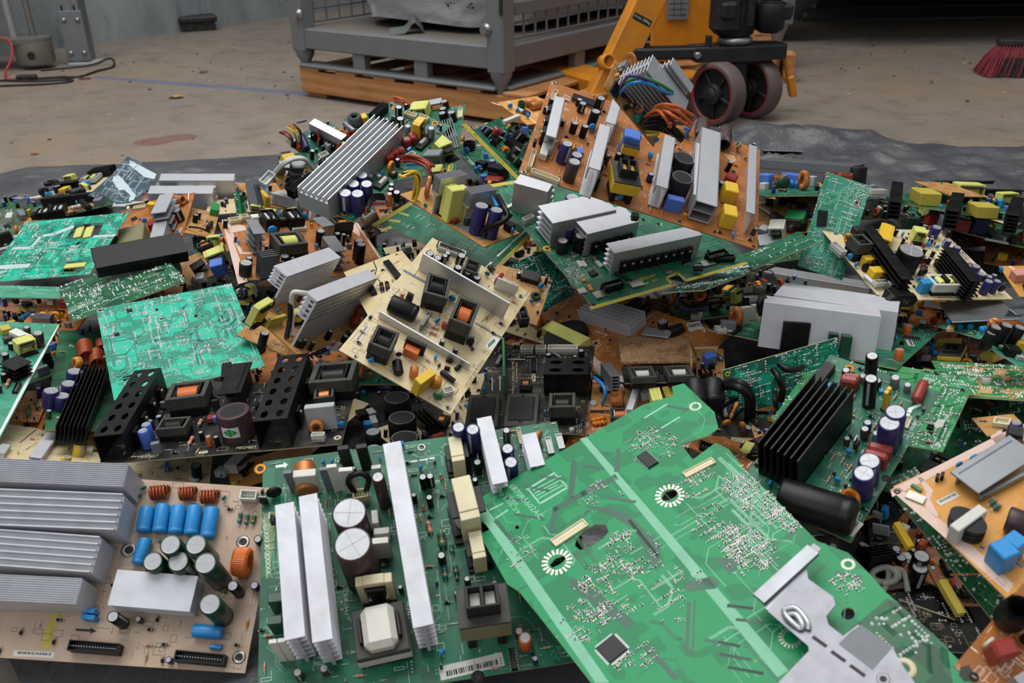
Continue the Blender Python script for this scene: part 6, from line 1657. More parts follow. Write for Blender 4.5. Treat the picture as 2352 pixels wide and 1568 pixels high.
({"n":"circuit_board","l":"supply board with copper coil, aluminium bracket and yellow transformer beside the bright green board","m":"tan","T":[0.1536,1.0316,0.1001,0.987,-0.1478,0.0637,-0.0807,-0.1118,0.9905],"o":[-52.0,-36.5,52.0,-36.5,52.0,36.5,-52.0,36.5]},"""tv -17.5 -28.6 16.7 0 27.2 cu
bx -17 2.8 13.7 10.2 14.5 7.1 lg tape_band
hs -11.3 16.4 41.2 -18 13.4 10.7 ell 3 aw
hs 3.5 -26.6 59.9 -99.6 8.4 15.7 plate 3 aw
tr 31.1 -41.3 13.7 9.7 27.1 29.4 band yg dy
tr 46.2 -20.1 11.3 12 22.6 17.4 band dy dy
bx 14.8 -4.6 13.5 20.9 26.3 10.5 cl clear_tape
wr bl 2.5 -48.5 7 20 -35.6 -18.7 26 -31.8 -29.5 20 -35.9 -29.4 6
wr gn 2.5 -41.6 12 20 -29 -11.1 24
wr pk 2.5 -49.4 -2.9 20 -30.7 -7.9 20
wr bk 3 -47.2 9.5 20 -31.8 -9 26 -23.5 -10.3 20
wr pu 3 -29.6 8.9 30 -22.1 -1.2 30
rn 10 171 a"""),
({"n":"circuit_board","l":"orange brown board with mustard capacitors and copper transformer, under the bright green board","m":"orange","T":[0.1085,0.9813,0.0852,0.9669,-0.2426,0.0791,-0.1092,-0.1136,0.9875],"o":[-36.0,-48.1,36.0,-48.1,36.0,48.1,-36.0,48.1]},"""pt pinkband -24.1 44.2 -4.4 38.2 -5.2 24.1 -19.4 23.3
sc -15.1 42.3 12.9 cl
ec -12.6 30.7 8.5 10.6 cl
sc -20.8 -4.1 13.9 ws
co -2.7 4.3 16.2 28.2 7 3 mg
co -0.2 -3.4 15.5 20.4 6.9 3 mg
co -20.4 -38.4 14.5 30.2 6.8 3 mg
cn 9.1 26.8 14.7 -10.2 8.5 7 cm
tr 24.7 6.7 24.7 8.8 20.3 14 frame ws or
tx -22.9 9.3 11.3 3.7 3.1 silk "CT502
sk 50 174 silk
rn 6 175 a"""),
({"n":"circuit_board","l":"large orange power board with tall silver channel heatsinks and yellow transformers topping the pile","m":"orange","T":[0.1836,1.1912,0.3622,0.9468,-0.122,-0.2977,0.2394,-0.3514,0.9051],"o":[-155.4,-115.2,155.4,-115.2,155.4,115.2,-155.4,115.2]},"""hs -133.1 -14.4 95.8 -87.1 14.2 29.3 u 3 al q3-
hs -69.2 -73.3 100.1 -90 15.2 44.4 u 3 al q3+
hs -61.5 39.1 65.4 -91.2 13.8 31.6 u 3 al
hs 17.8 -39.6 118 -90.4 15.6 33 u 3 al q3+
hs 74.3 -14.4 171.2 -88.9 28.6 31.1 tube 3 al
hs 131.5 -17.6 155.4 -90.2 11.7 34.8 ell 3 al
hs 59.2 -24.3 118.7 -88 5 27.2 plate 3 al
lb 93.6 -33.5 27.7 -94.4 6.7 ws
tr -29.2 -94.8 34.8 12.6 43.9 46.1 block ye ye
tr -30.3 -4.7 22.8 9.3 35.3 33.3 block ye lb
bx -31.1 -4.4 21.9 4.5 21.4 34.3 lb winding
bn 43.3 -3.9 28.3 23.4 dk
bn 41.6 -63.6 28.1 32.8 dk
bx 40.4 -91 22 8.6 10.4 19.2 lb
bx 44.9 89 8.1 -16.6 13.5 16 lb
ec -82 87.2 12.6 16 bk
ec -84.8 34.2 13.1 25.7 bk
ec -103.9 63 10.7 13.9 bk
ec -109.6 76.8 8.1 10 bk
ec -106.5 7.2 9.5 15.7 bk
ec -92.3 4.4 9.4 17.7 bk
ec -108.7 -65.8 14.8 29 nb
ec -92.4 -55.9 15.7 11.6 nb
ec -93.9 -98.7 16.2 28.8 br
ec -145.1 53.1 7.9 11.9 bk
ec -148.8 31.6 7 9.9 bk
ec -121.9 15.7 5.2 7.9 bk
tf -107.4 -32.4 23.5 7.8 go dk
dc -83 23.4 11.4 bl
dc 1.2 2.8 11.2 bl
dc -26.2 -106.7 9.7 bl 20
bx -89.7 -34.9 8.7 11.8 11.3 5.8 lb
ic -103.9 89.2 33.2 -1.7 15.6 4.8
cn -125.6 -28.6 4.7 -31.6 14.3 1 ws
bx -133.4 -60.3 31.8 -88.6 9.9 9.7 ws relay
bx -129.3 -50.3 17.8 -93.5 8.3 11.6 ws relay
cn -144.9 -87.3 38.3 -88.9 5.8 7.7 cm
cn -122.7 -113 36.6 -4.2 8.2 7.7 cm
cn -144.8 76.1 25.9 -92.2 6.4 6 cm
tv 65.9 103.2 41.4 -89.2 20.5 br
tv 99 100.4 45.2 -91.2 20.5 br
bx 67.9 130 19.5 7.8 9.9 4 lg
bx 102.9 133 19.6 7.8 9.8 4 lg
bx 113.7 10.9 15.3 -16.1 16 11.7 rd
bx 111.7 -24 16 -0.8 17.9 17.4 ye film_capacitor
dc 121.3 93.4 10.9 ol 70
bx 110.7 -30.8 18.1 7.1 21.3 21.5 ye film_capacitor
bx 110.6 -84.2 17.5 6.8 22.3 22.9 ye film_capacitor
bx -3.7 -134.4 8.5 13.9 8.2 8.2 dk
lc -30 -105.4 8.9 56.8 5.5 ws
dc -24.9 -105.9 8.3 bl
sc 150.4 -111.2 4.7 dk
sc -150.1 114.5 9.1
sc -149.2 -111 8.8
pt solder -132.7 92 -122.6 89.9 -122.3 91.6 -132.4 93.6
pt solder -133.6 86.1 -122.5 82.9 -122 84.4 -133.2 87.6
pt solder -126.4 74.9 -125.6 64.2 -124.8 64.2 -125.7 75
pt solder -110.7 42.5 -110.7 25 -110 25 -110 42.5
pt solder -106.2 48.7 -105.7 28 -105 28 -105.5 48.7
pt solder -97.8 78.3 -96.1 61.1 -95.4 61.2 -97.1 78.4
pt solder -91.6 75 -90 57.9 -89.3 57.9 -90.9 75.1
pt inkblack -153.1 -8.5 -148.7 -8.2 -149.4 -6.3 -145.5 -7.7 -148.9 -11.6 -148.8 -10.2 -152.6 -11.2
pt tk 103 76.6 118.1 78.6 122.3 67.7 115 60.3 107.1 69
tx -28.9 -117.1 31.5 4.5 4.1 inkblack "PRIMARY   PRIMARY
rn 50 181 a
rn 40 182 s
sk 140 183 silk"""),
({"n":"circuit_board","l":"small tan board on edge with silver finned heatsinks and bunched coloured wires, topmost","m":"tan","T":[0.1492,1.0813,0.4593,0.6365,0.1788,-0.7502,0.6895,-0.5677,0.4497],"o":[-48.9,-24.6,48.9,-24.6,48.9,24.6,-48.9,24.6]},"""hs -2.7 0.5 72.9 -0.2 27.4 49.1 fins 9 al
hs 5.3 23.9 43.3 -2.2 13.3 56.4 fins 9 al
tv -38 27.5 2.6 49.1 19.8 cu
tv -3.8 -1.8 2.6 47.3 21.4 cu bk
tv 0.7 -11.2 2.6 46.9 15.2 cu
tv 31.2 18.6 2.7 46.9 17.2 cu
lc 10.2 -8.5 31.3 -103.5 9.2 tl
lc -37.6 21.5 18 63.7 6 cl
lc -36.5 4.6 9.5 39 4.5 gy
bx -26 14 4.7 29.1 9.8 7 cu inductor
ic -34.3 -10.5 12.5 0.8 8.3 3.5
ic -35.6 -21 12.4 0.5 8.3 3.5
bx -39.3 19 7.8 -2.7 11.1 10.4 gy
ec -21.3 4.6 7.5 10.5 tl
ec -20.3 -9.3 6.7 8.7 nb
ec -6.5 -11.1 6 10.5 bk
ec -12 -21.5 6 10.5 bk
dc -30.3 31.9 9.2 dg
dc -14.4 42.9 9.3 dg
dc -26.1 27 6.1 bl
bx 23 23 9.9 28.7 8.3 10.6 bk
wr or 1.9 15.5 -12.2 10 -2.3 -29.4 45 8.7 -27.7 60 41.2 -5.9 55
wr or 1.9 14.1 -14.9 10 3.7 -31.7 45 12.1 -41.4 60 43.2 -23.6 55
wr or 1.9 12 -16 10 0.8 -32.2 40 6.4 -42.3 50 24.6 -38 45
wr or 1.9 16.6 -8.8 10 3.5 -29.1 48 17.2 -29.4 60 44.8 -17.6 55
wr rd 1.9 15.5 -9 8 10.6 -24.1 36 23.3 -15.6 50 46.6 -1 50
wr rd 1.9 15.8 -15.5 8 14.2 -25.9 34 32.4 -16.2 44 52.7 2.4 45
wr rd 1.9 17.3 -16.1 8 18.4 -23.6 34 36 -17.1 40 53.4 -1.1 40
wr rd 1.9 14.2 -14.9 8 6.2 -33 40 24.4 -16.8 46 45.7 -5.3 50
wr bk 1.9 14.9 -22.1 6 12.2 -31.6 28 31.4 -23.3 34 60.7 -15.6 30
wr bk 1.9 17.2 -24.2 6 15.8 -33.4 26 32.4 -24.7 30 63 -13.6 26
wr bk 1.9 19.1 -25.5 6 22.1 -29.2 22 38.9 -20.4 26 62.2 -11.2 24
wr bk 1.9 15.6 -23.6 6 6.8 -31.6 30 25.8 -22.5 34 47.2 -23.4 36
wr bk 1.9 21.2 -24.5 6 28.7 -25.9 20 45.7 -16.9 24 62.3 -5.4 26
wr bk 1.9 17.7 -22.5 6 17 -30.9 28 39.2 -16.4 32 61.3 -10.5 30
wr ye 1.9 23.7 -24.1 6 31.1 -25.5 20 43.3 -12.4 28 60.6 -2.3 30
wr ye 1.9 28.2 -28.4 6 29 -31.4 14 34.1 -25.9 18
wr pu 1.9 -30.1 -12.9 4 -53.9 -37.4 40 -50.9 -40.5 55 -27.4 -27.3 55 7.7 -5.3 45
wr bl 1.9 -28.7 -15.9 4 -47.4 -41 40 -38 -36.8 55 -14 -23.4 55 15.4 7.6 45
wr gn 1.9 -29.1 -9.6 4 -44.9 -29.5 36 -41.6 -30.5 52 -19.8 -19.4 56 12.1 5.7 46
bx 4 39.3 4.1 -2.3 6.8 7.1 cl cable_tie
rn 22 186 a"""),
({"n":"circuit_board","l":"green board with one huge diagonal silver finned heatsink and five navy capacitors","m":"green","T":[-0.2239,1.4973,0.2929,0.8715,-0.4099,-0.2692,0.0938,-0.3995,0.9119],"o":[-61.3,-147.1,61.3,-147.1,61.3,147.1,-61.3,147.1]},"""hs -2.5 -54.2 218.6 -88.6 56.3 40 rib 7 al
hs -54.9 98.3 44.9 -89.3 12.2 16.2 comb 5 ab
hs -47.8 -129.7 53 -96.1 14.2 15.8 comb 5 ab
ec 30.7 -76.1 18.2 29.4 nb
ec 32.7 -103 19.5 32 nb
ec 51.1 -94.5 18.9 34.7 nb
ec 36.2 -130 19.9 34.6 nb
ec 56.2 -126.1 20.2 40 nb
ec -23.4 112.9 12.4 24.3 bk
ec -6 90.6 13.4 21.6 bk
ec 13.7 83.2 10.6 18.9 gy
ec 50.9 97.8 12.2 21.6 gy
bx 31.5 86.8 14.3 64.6 13 16.2 rd
bx 29.9 72.9 14.1 64.5 13 16.2 rd
bx 28.5 55.9 14.1 56.2 13.8 16.2 rd
bx 35 67.8 11.5 52.2 9.6 16.2 rd
bx 34 29.4 12.8 66.5 12.5 16.1 rd
bx 30.2 19.6 11.9 59.6 13.2 16.1 rd
bx 28.3 4 14.7 54.2 13.7 16.1 rd
bx 29 12.7 12.8 57.6 8.9 16.1 rd
tr 31.1 90.4 24.6 95.7 13.8 32.4 band ye bk
tv 43.4 -14.6 7 6.1 20.3 go
cn -8.7 127.9 21.7 3.6 9.6 8.1 cm
cn 14.6 134.9 17.9 -3.8 9 8.1 cm
cn 49.9 32.1 20.6 75.6 10.3 8.1 ws
lc 46.8 77.8 16.9 90.7 7.5 ws
bx 50.4 74.2 33.7 90.6 11.8 5.4 bk fuse_holder
lc 47.4 -45.6 19.2 90.7 7.5 ws
bx 48.2 -50.5 26.7 90.7 13.6 5.4 bk fuse_holder
ec 27.6 -50.9 8.8 10.7 gy
ec 37.7 -40.2 8.4 8 gy
sc 34.9 137.6 13.5 go
sc -45.6 134.3 11.4 go
ec 69.9 -53.4 8.3 13.4 bk
ec 76.8 -65.8 9.3 16.1 bk
ec 90.4 -69.9 11.3 18.8 bk
ec 86.3 -83.8 8.2 24.1 or
tr 53.2 -22 10.7 71.6 10.4 10.7 frame bk go
lb -58.9 -59.9 21.8 83.7 5.9
wr bk 2 67.2 -72.5 4 62.2 -92.6 16 62.4 -105.4 14 68.6 -121.1 8
wr bk 2 71.6 -76 4 65.2 -94.1 14 65.3 -106.6 14 70.7 -122.7 8
wr bk 2 74.5 -80.4 4 68.2 -95.6 12 67.6 -108.6 12 72.2 -123.3 8
wr rd 2 80.3 -89.2 4 69.8 -104.3 10 67 -118.6 10 70.9 -129.1 6
cn 72.5 -124.6 18 78.8 8 6.9 ws
sc 39.2 -139 10.4 go
wr rd 2.2 37.3 10.3 6 70.9 4.7 30 101.2 -0.7 34 114.8 -6.9 26
wr rd 2.2 40.8 8.6 6 73.1 5.2 28 103.3 -0.1 32 112.3 5 30
wr rd 2.2 41.8 5.2 6 73.5 0.6 26 101.6 -5.2 32 113.1 -11.9 26
wr rd 2.2 34.5 14.5 6 68.8 4.2 32 95.6 4.4 36 113.6 6.9 28
wr or 2.2 38.1 12.9 6 75.3 5.6 34 101.2 3.3 34 109.7 1.4 26
wr bl 2 62.1 2.9 10 90.8 0.4 26 106.7 -1.6 24
rn 40 191 a
rn 26 192 s
sk 80 193 silk
sj 60 194 s"""),
({"n":"circuit_board","l":"green board behind the big silver heatsink with small black capacitors and yellow cored transformers","m":"green","T":[-0.1577,1.7749,0.2519,0.9851,-0.0721,0.1561,-0.1681,-0.2149,0.962],"o":[-66.5,-142.2,66.5,-142.2,66.5,142.2,-66.5,142.2]},"""tr -24.3 120.4 36.2 -6.7 37.6 25.2 band yg bk
hs -15.1 150.3 66.1 3 25.6 14.1 ell 3 al
ec 25.3 136.9 16.1 16.8 bk
ec 26.6 96.9 15.8 19.4 bk
ec 27.1 75.9 16.2 19.3 bk
ec 46 72.1 17.2 19.3 bk
cn 59.2 95 39.8 -87.9 10.5 5.5 cm
hs 49.7 -10.6 85.4 -78.6 19.9 24.2 comb 5 al
tr 36.9 -60.5 27.2 28.9 52.3 26.5 band yg yg
bx 24.7 -99.1 36.5 -14.3 24.3 23.6 ag transformer_shield
tr 32.4 -142.9 22.1 -5.2 26.9 13 band yg bk
dc 38.2 -84.6 12.2 bl
sc 55.7 137.1 10.7
sc 48.9 -83.9 12.1
lb 55.2 -124.9 26.8 -93.3 8.8 ye
bx 42.4 18.7 32.4 78.4 8.1 16.3 dk
tv 46.7 -154.6 7.8 -17.2 14.2 cu
rn 10 196 a
sk 30 197 silk
wr or 2 -53.9 175.7 4 -69.8 178.9 20 -88.9 195.9 20
wr rd 2 -53.1 169.1 4 -65.5 162.4 18 -82.9 171 20
wr rd 2 -55.7 166.9 4 -71.9 173.2 20 -88.7 190.5 18"""),
({"n":"circuit_board","l":"small green supply board with copper ring coil and silver bracket, left shoulder of the pile","m":"green","T":[-0.3938,1.9164,0.2203,0.6563,0.7336,0.1764,0.2282,-0.4158,0.8804],"o":[-60.0,-44.3,60.0,-44.3,60.0,44.3,-60.0,44.3]},"""hs 6 -10.2 79.4 -75 21.6 38.3 u 3 al q4-
tv -12.6 -1.4 2.7 -33.1 35.6 cr
lc -38.8 10 40.9 -115.5 16.3 nb
ec -50 -28.4 9.6 20.9 bk
ec -58 20.1 10.8 17.3 bk
co -53.3 8.8 16.4 -111.7 10.8 4
tf 44 -12.4 24.8 14 go
bx 2.2 -26.9 26.2 -5.6 12.9 17.5 lg
cn -32.4 -42.5 21.1 0.8 12.2 13.9 ws
wr rd 2 -53.6 16.5 4 -71.6 20.6 30 -66.4 46.9 26
wr rd 2 -53.2 21 4 -67.4 21.8 34 -62 44.1 26
wr ye 2 -46.1 21.3 4 -60.5 18.3 40 -61 37.8 40
wr ye 2 -41.7 18.3 4 -51.8 12.7 40 -55.7 32.1 40
wr bk 2 -36.9 20 4 -50.2 10.8 44 -48 33.4 44
wr bk 2 -55.8 17.9 4 -64.9 32.3 22 -68.6 52.1 20
wr or 2 -34.6 18.6 4 -51.6 21.2 44 -59.2 38.2 44
wr pu 2 1.1 51.3 20 -17.9 44 30 -27 47.5 30
tf 44.1 -42.4 24.7 31.6 cr
tf -1.4 -61.1 24.3 31.5 cr
rn 8 201 a"""),
({"n":"circuit_board","l":"small board with a black six sided coil and yellow capacitor, behind the big silver heatsink","m":"dkgreen","T":[-0.3246,2.0163,0.2401,0.9516,0.2735,0.1401,-0.0129,-0.4201,0.9074],"o":[-32.8,-22.0,32.8,-22.0,32.8,22.0,-32.8,22.0]},"""tf -11.7 -7.5 31.2 23.8 ag bk
bx 9.3 -5.7 11.7 2.5 18 17 ye
lc -29.1 -14.8 26.6 -62.9 11.4 ag
lc -25.7 -25.6 26.5 -62.9 11.3 ag
dc 23.5 6.1 10.3 bl
tf -11.5 2.1 17.1 20.4 bk bk
rn 4 202 a"""),
({"n":"circuit_board","l":"small brown board with grey bracket heatsink and white cable plug, left shoulder of the pile","m":"tan","T":[-0.4349,1.7764,0.18,0.7298,0.6836,-0.0064,0.4077,-0.4278,0.8067],"o":[-31.3,-17.4,31.3,-17.4,31.3,17.4,-31.3,17.4]},"""hs 7.5 0.2 29.2 -14.3 27.2 46.4 fins 3 ag
hs -18.5 8.4 19.4 -22.9 17.2 40.1 ell 3 ag
tr 16.9 39.5 27.4 -1.6 20.4 18.5 band ye ye
wr ws 4 -33.5 10.4 20 -24.1 4.9 50 -5.9 2.6 60 12.9 -3.6 60 36.4 -9.8 30
wr ws 4 -32.1 8.5 20 -23.5 1.8 50 -5.2 -0.5 60 13.6 -6.8 60 38.2 -9.9 28
cn -49 7.7 37.8 30.8 16.9 12.3 cl
tf -14.9 -21.8 19.7 9.3 bk gn
rn 4 205 a"""),
({"n":"circuit_board","l":"small green board standing upright beside two grey bars, left of the big heatsink","m":"green","T":[-0.5312,1.7434,0.14,0.9129,-0.3105,0.2649,-0.3872,-0.8641,0.3215],"o":[-12.4,-26.5,12.4,-26.5,12.4,26.5,-12.4,26.5]},"""ec 13.5 19.1 8.7 9.9 dk
bx 5.3 -1.3 39.1 -93.4 5.4 9.9 gn
hs 46.5 13.6 51.1 -83.2 15.5 20.1 plate 3 ag
sj 60 206 p
wr rd 1 -0.7 26.2 6 9 30.8 10 16.1 25.1 10"""),
({"n":"circuit_board","l":"board with yellow capacitor, white striped heatsink and small transformer, left of the big heatsink","m":"tan","T":[-0.4879,1.8383,0.13,0.8533,0.4954,-0.1628,0.1693,0.0322,0.985],"o":[-56.9,-87.4,56.9,-87.4,56.9,87.4,-56.9,87.4]},"""hs -51.6 -16.2 169.7 -103 15.1 14 plate 3 ag
hs -17.2 19.8 128 -101.6 13.4 14.3 plate 3 ag
bx -36.6 -56.3 8.9 -0.4 47.8 20.7 ye
hs 6.8 -75.4 64.2 -54 31.7 23.2 fins 7 aw
tr -66.1 -101.1 18.9 -23.2 34.5 15.7 band yg cu
bx -47.9 -45.1 12.3 36.1 15.6 11.5 pk
dc -17.4 -9.3 13.9 bl
tr -44.4 -120.8 21.5 -30.7 17.5 9 band yg yg
tr -8 -123.9 38.5 30.8 8 11.3 band yg yg
lc 33.5 -102 74.4 -108.8 9.1 cr
rn 10 207 a"""),
({"n":"circuit_board","l":"green board with a dark red capacitor in the hollow right of the big heatsink","m":"green","T":[-0.0452,1.8081,0.2004,0.9569,0.2808,0.0739,-0.0544,-0.0767,0.9956],"o":[-36.7,-126.4,36.7,-126.4,36.7,126.4,-36.7,126.4]},"""bx -3.5 -100.1 36.8 -52.6 22.1 24.5 bk transformer_case
tr -7.1 -98.1 27.3 -47.3 20.8 13.3 frame bk cu
bx -19 -123.3 33.9 -37.7 20.6 11 rd
bx -33 -99.5 13.8 -87.6 10.9 11.1 lb
ec -1.7 -54.7 15.2 20.4 nb
dc -36.4 -54.2 13.1 bl
dc -27.9 -51.8 13.2 bl
dc -23.6 63.2 13.9 bl
bx -19 -38.4 22.5 -62.6 16.6 15.9 bk film_capacitor
tv -31.7 -140 8.5 -27.5 12.6 go
lb -30.1 10.7 31.4 -84 4.7
tf -12.1 85 25.4 19 bk bk
pt silk -38.7 75.8 -33 41 -31.6 41.3 -37.3 76.1
pt silk -27.5 54.5 -27.1 -6.5 -25.7 -6.5 -26.2 54.5
rn 10 211 a
sk 50 212 silk"""),
({"n":"circuit_board","l":"green board with yellow margin crowded with small black capacitors, behind the orange board","m":"green","T":[0.0005,1.5783,0.2894,0.2435,0.9654,-0.0936,0.6562,-0.0929,0.7488],"o":[-105.9,-53.8,105.9,-53.8,105.9,53.8,-105.9,53.8]},"""pt yellowband -106.3 71.4 -116.5 -70.8 -94.3 -72.4 -84.1 69.8
sc -79.4 58.6 10.7
sc -55.1 55.6 6.5 ye
ec -54.8 35.9 10 15.7 bk
ec -6 22.3 10.3 13.8 bk
ec 56 3.3 16.3 19 bk
ec 76.1 -7.4 15.1 14.4 bk
ec -62.6 -19.9 15.2 24.6 bk
ec -62.8 -36.9 11.3 15.7 bk
ec -38 15.4 8.8 11.3 bk
bx -16.9 29.3 15.8 -47 13.6 13.7 rd
hs 0.1 -5.4 25.4 -94.1 29.9 11.5 plate 3 ab
hs -60.1 19.2 14.1 -71.2 18.1 8.9 plate 3 ab
bx 83.3 -18.2 27.7 -25.6 13.3 7.2 lg
bx -48.1 -3.6 12.1 -26.9 7.5 9 mg
rn 20 215 a
sj 60 216 s"""),
({"n":"circuit_board","l":"thin orange board corner with two copper wound coils, behind the big orange board","m":"amber","T":[0.0446,1.671,0.3302,0.8785,0.4772,0.024,0.0675,-0.1738,0.9825],"o":[-42.6,-55.9,42.6,-55.9,42.6,55.9,-42.6,55.9]},"""tf -16.7 11.7 14.1 14.6 dg dg
lc 6.1 15.2 21.5 -21.1 14.3 cu
lc 8.9 1.1 26.4 6.6 14.2 cu
bx -21.9 -5.7 27.3 -82.9 11.3 4.9 dk bobbin
dc -36.3 19 9.5 bl
dc -34.5 -4.3 9.4 bl
dc -28.8 -31.9 9.3 bl
pt solder -13.5 -1.7 -26.2 -23.9 -24.6 -24.8 -11.9 -2.6
pt solder -6.9 -4.2 -16.7 -21.3 -15.1 -22.2 -5.3 -5.2
pt solder 5 -2.4 -7.9 -24.7 -6.3 -25.6 6.6 -3.3
pt pinkband -24.1 55.2 -26.4 -56.5 -22.7 -56.6 -20.4 55.1
pt silk -53.9 58.9 -45.5 40.6 -42.9 41.8 -51.3 60.1
lc -26.3 -1.8 14.3 -78.6 7 cl
bx -61.1 -31.2 42.7 21.3 8.3 7.2 ws
rn 4 218 s"""),
({"n":"circuit_board","l":"large green board marked DIP with yellow margin and a long silver heatsink row","m":"green","T":[0.1616,1.3508,0.2236,0.8821,0.4686,0.0481,0.0987,-0.2837,0.9538],"o":[-138.9,-159.1,-13.6,-163.3,-7.1,-160.6,-1.8,-146.7,17.6,-146.9,16.3,-163.7,16.9,-159.7,123.2,-160.5,138.2,-157.4,141.5,157.4,-140.9,159.1]},"""pt yellowband -145 -164.7 -3.2 -166.3 -3.2 -159.8 -145 -158.2
pt yellowband -3.8 -164.7 -3 -145.3 -7.1 -145.2 -7.9 -164.6
pt yellowband -6.3 -149.1 19.2 -143.7 18.4 -139.8 -7.1 -145.3
pt yellowband 15 -140.5 16.6 -165.3 21 -165.1 19.3 -140.2
pt yellowband 17.9 -165.6 131.9 -166.1 132 -160.2 17.9 -159.8
pt yellowband -137.7 153.8 -76.2 148.2 -75.3 157.4 -136.8 162.9
tx -28.9 -135 20.1 -178.1 6.6 inkblack "EZ8614V
pt yellowband -48.1 -131.7 -15.5 -132.2 -18.2 -137.4 -41.7 -138.9 -45.5 -136
tx -24.7 -144.7 11.8 -179.4 5.9 yellowband "DIP
pt yellowband -45.3 -144.2 -39.4 -142.6 -40.9 -143.9 -35 -144.6 -37.3 -148 -43.2 -147.2 -43.7 -149.2
hs -102.6 78.8 53.6 -47.8 43.4 51.3 side 5 al
hs -74.3 -0.4 107.8 -2.4 45.4 44.6 side 5 al
hs -46.6 -36.6 89.3 -1 43.3 40.4 side 5 al q4-
hs -4.9 -104.4 148.3 -4.2 23.1 39.9 side 5 al q9-
ec -96 -15.8 19.9 26.2 nb
ec -91.4 -42.6 18.1 28.1 bk
ec -118.1 -36.3 16.3 22.1 dk
co -96.9 74.1 9.7 -2.8 13.9 6 cr
co -74.5 77.9 9.8 -2.8 10.5 6 cr
ec -35.8 70.7 21 10.3 nb
bx -100 47 12.7 6.5 8.7 12.2 bl
ec -122.6 98.8 5.9 24.6 ws
ec -126.5 92.3 8.6 18.4 ws
bx -129.4 95 24.6 17 6.2 4.1 ws clip
cn -127.3 48.3 20.6 13.2 8.2 10.2 ws
sc -132.4 -20.6 13.1 ye
bx -107.5 -72.3 13.8 -93.3 5.4 3.2 cl resistor
bx -101.8 -74.6 13.5 -96.8 5.3 3.2 cl resistor
bx -80.8 -83 14.3 -87.8 5.7 3.2 cl resistor
bx -101 -98.6 11.8 3.6 9.9 3.2 bk
sc -113.4 148.7 7.1 dk
cn -95 -138.3 32 0.5 11.7 11.9 bk
bx -122.2 -107 5.2 -8.1 5.6 3.2 mg
bx -122.1 -121.8 5.2 -8.3 5.6 3.2 mg
bx -123.1 -128 5.1 -8.4 5.5 3.2 mg
bx -55.3 -142.3 20.2 -4.1 14.2 3.2 st screw_terminal
bx -117 -143 20.1 -1.1 13.8 3.2 st screw_terminal
bx 72.4 -142.4 21.7 -4 12.3 3.2 st screw_terminal
bx -136.7 -126.2 12.3 -4.9 10.3 2 st screw_terminal
bx 5.3 -135.6 11.6 -2.4 10.1 2.4 st screw_terminal
sc -136.5 -156.8 5.5 dk
lc -66.6 -121.7 32.6 -66.6 4.8 bk
cn 93.3 -137 35 -1.3 14.1 10 bk
cn 101 -145.3 31.9 -16.9 9.3 7.9 bk
ic 45.1 -127.9 17.6 5.2 5.7 3.2
to 45.5 -153 13.5 -22 7.2 7.9
sj 150 221 s -106.4 -72.6 32.2
sj 120 222 s -134.4 -97.1 23.7
sj 90 223 s
td 40 224 trace 2
rn 40 225 s
sk 60 226 silk"""),
({"n":"circuit_board","l":"long solder side board seen nearly edge-on below the DIP board","m":"dkteal","T":[0.3203,1.2829,0.157,0.5456,0.8133,-0.2023,-0.1024,0.3043,0.9471],"o":[-156.7,-30.7,156.7,-30.7,156.7,30.7,-156.7,30.7]},"""sj 500 231 p
td 14 232 mask_teal 4
td 20 233 trace 1
ub 12 234 b"""),
({"n":"circuit_board","l":"narrow smooth green board bridging right of the orange board","m":"green","T":[0.4057,1.3109,0.1889,0.9094,-0.0224,0.4152,-0.395,0.2657,0.8794],"o":[-48.6,-78.5,48.6,-78.5,48.6,78.5,-48.6,78.5]},"""sj 60 236 p
sc -27.6 65.9 7.1 silk
sc -19.2 60 7.1 silk
sc -10.8 54.1 7 silk
td 14 237 trace 2"""),
({"n":"circuit_board","l":"pale green solder side board standing almost upright, right side of the pile","m":"lgreen","T":[0.5045,1.3527,0.2103,0.9417,-0.1826,-0.2827,-0.0084,-0.8525,0.5226],"o":[-35.9,-78.5,35.9,-78.5,35.9,78.5,-35.9,78.5]},"""ic -21.9 4.9 24.8 -79.2 15.4 3.1
sc 22.2 45.6 10.4
sc 25.1 55.9 6.9
sj 420 241 p
td 40 242 trace 2
td 20 243 softwhite .5
sj 50 244 s -26.5 -69.7 12"""),
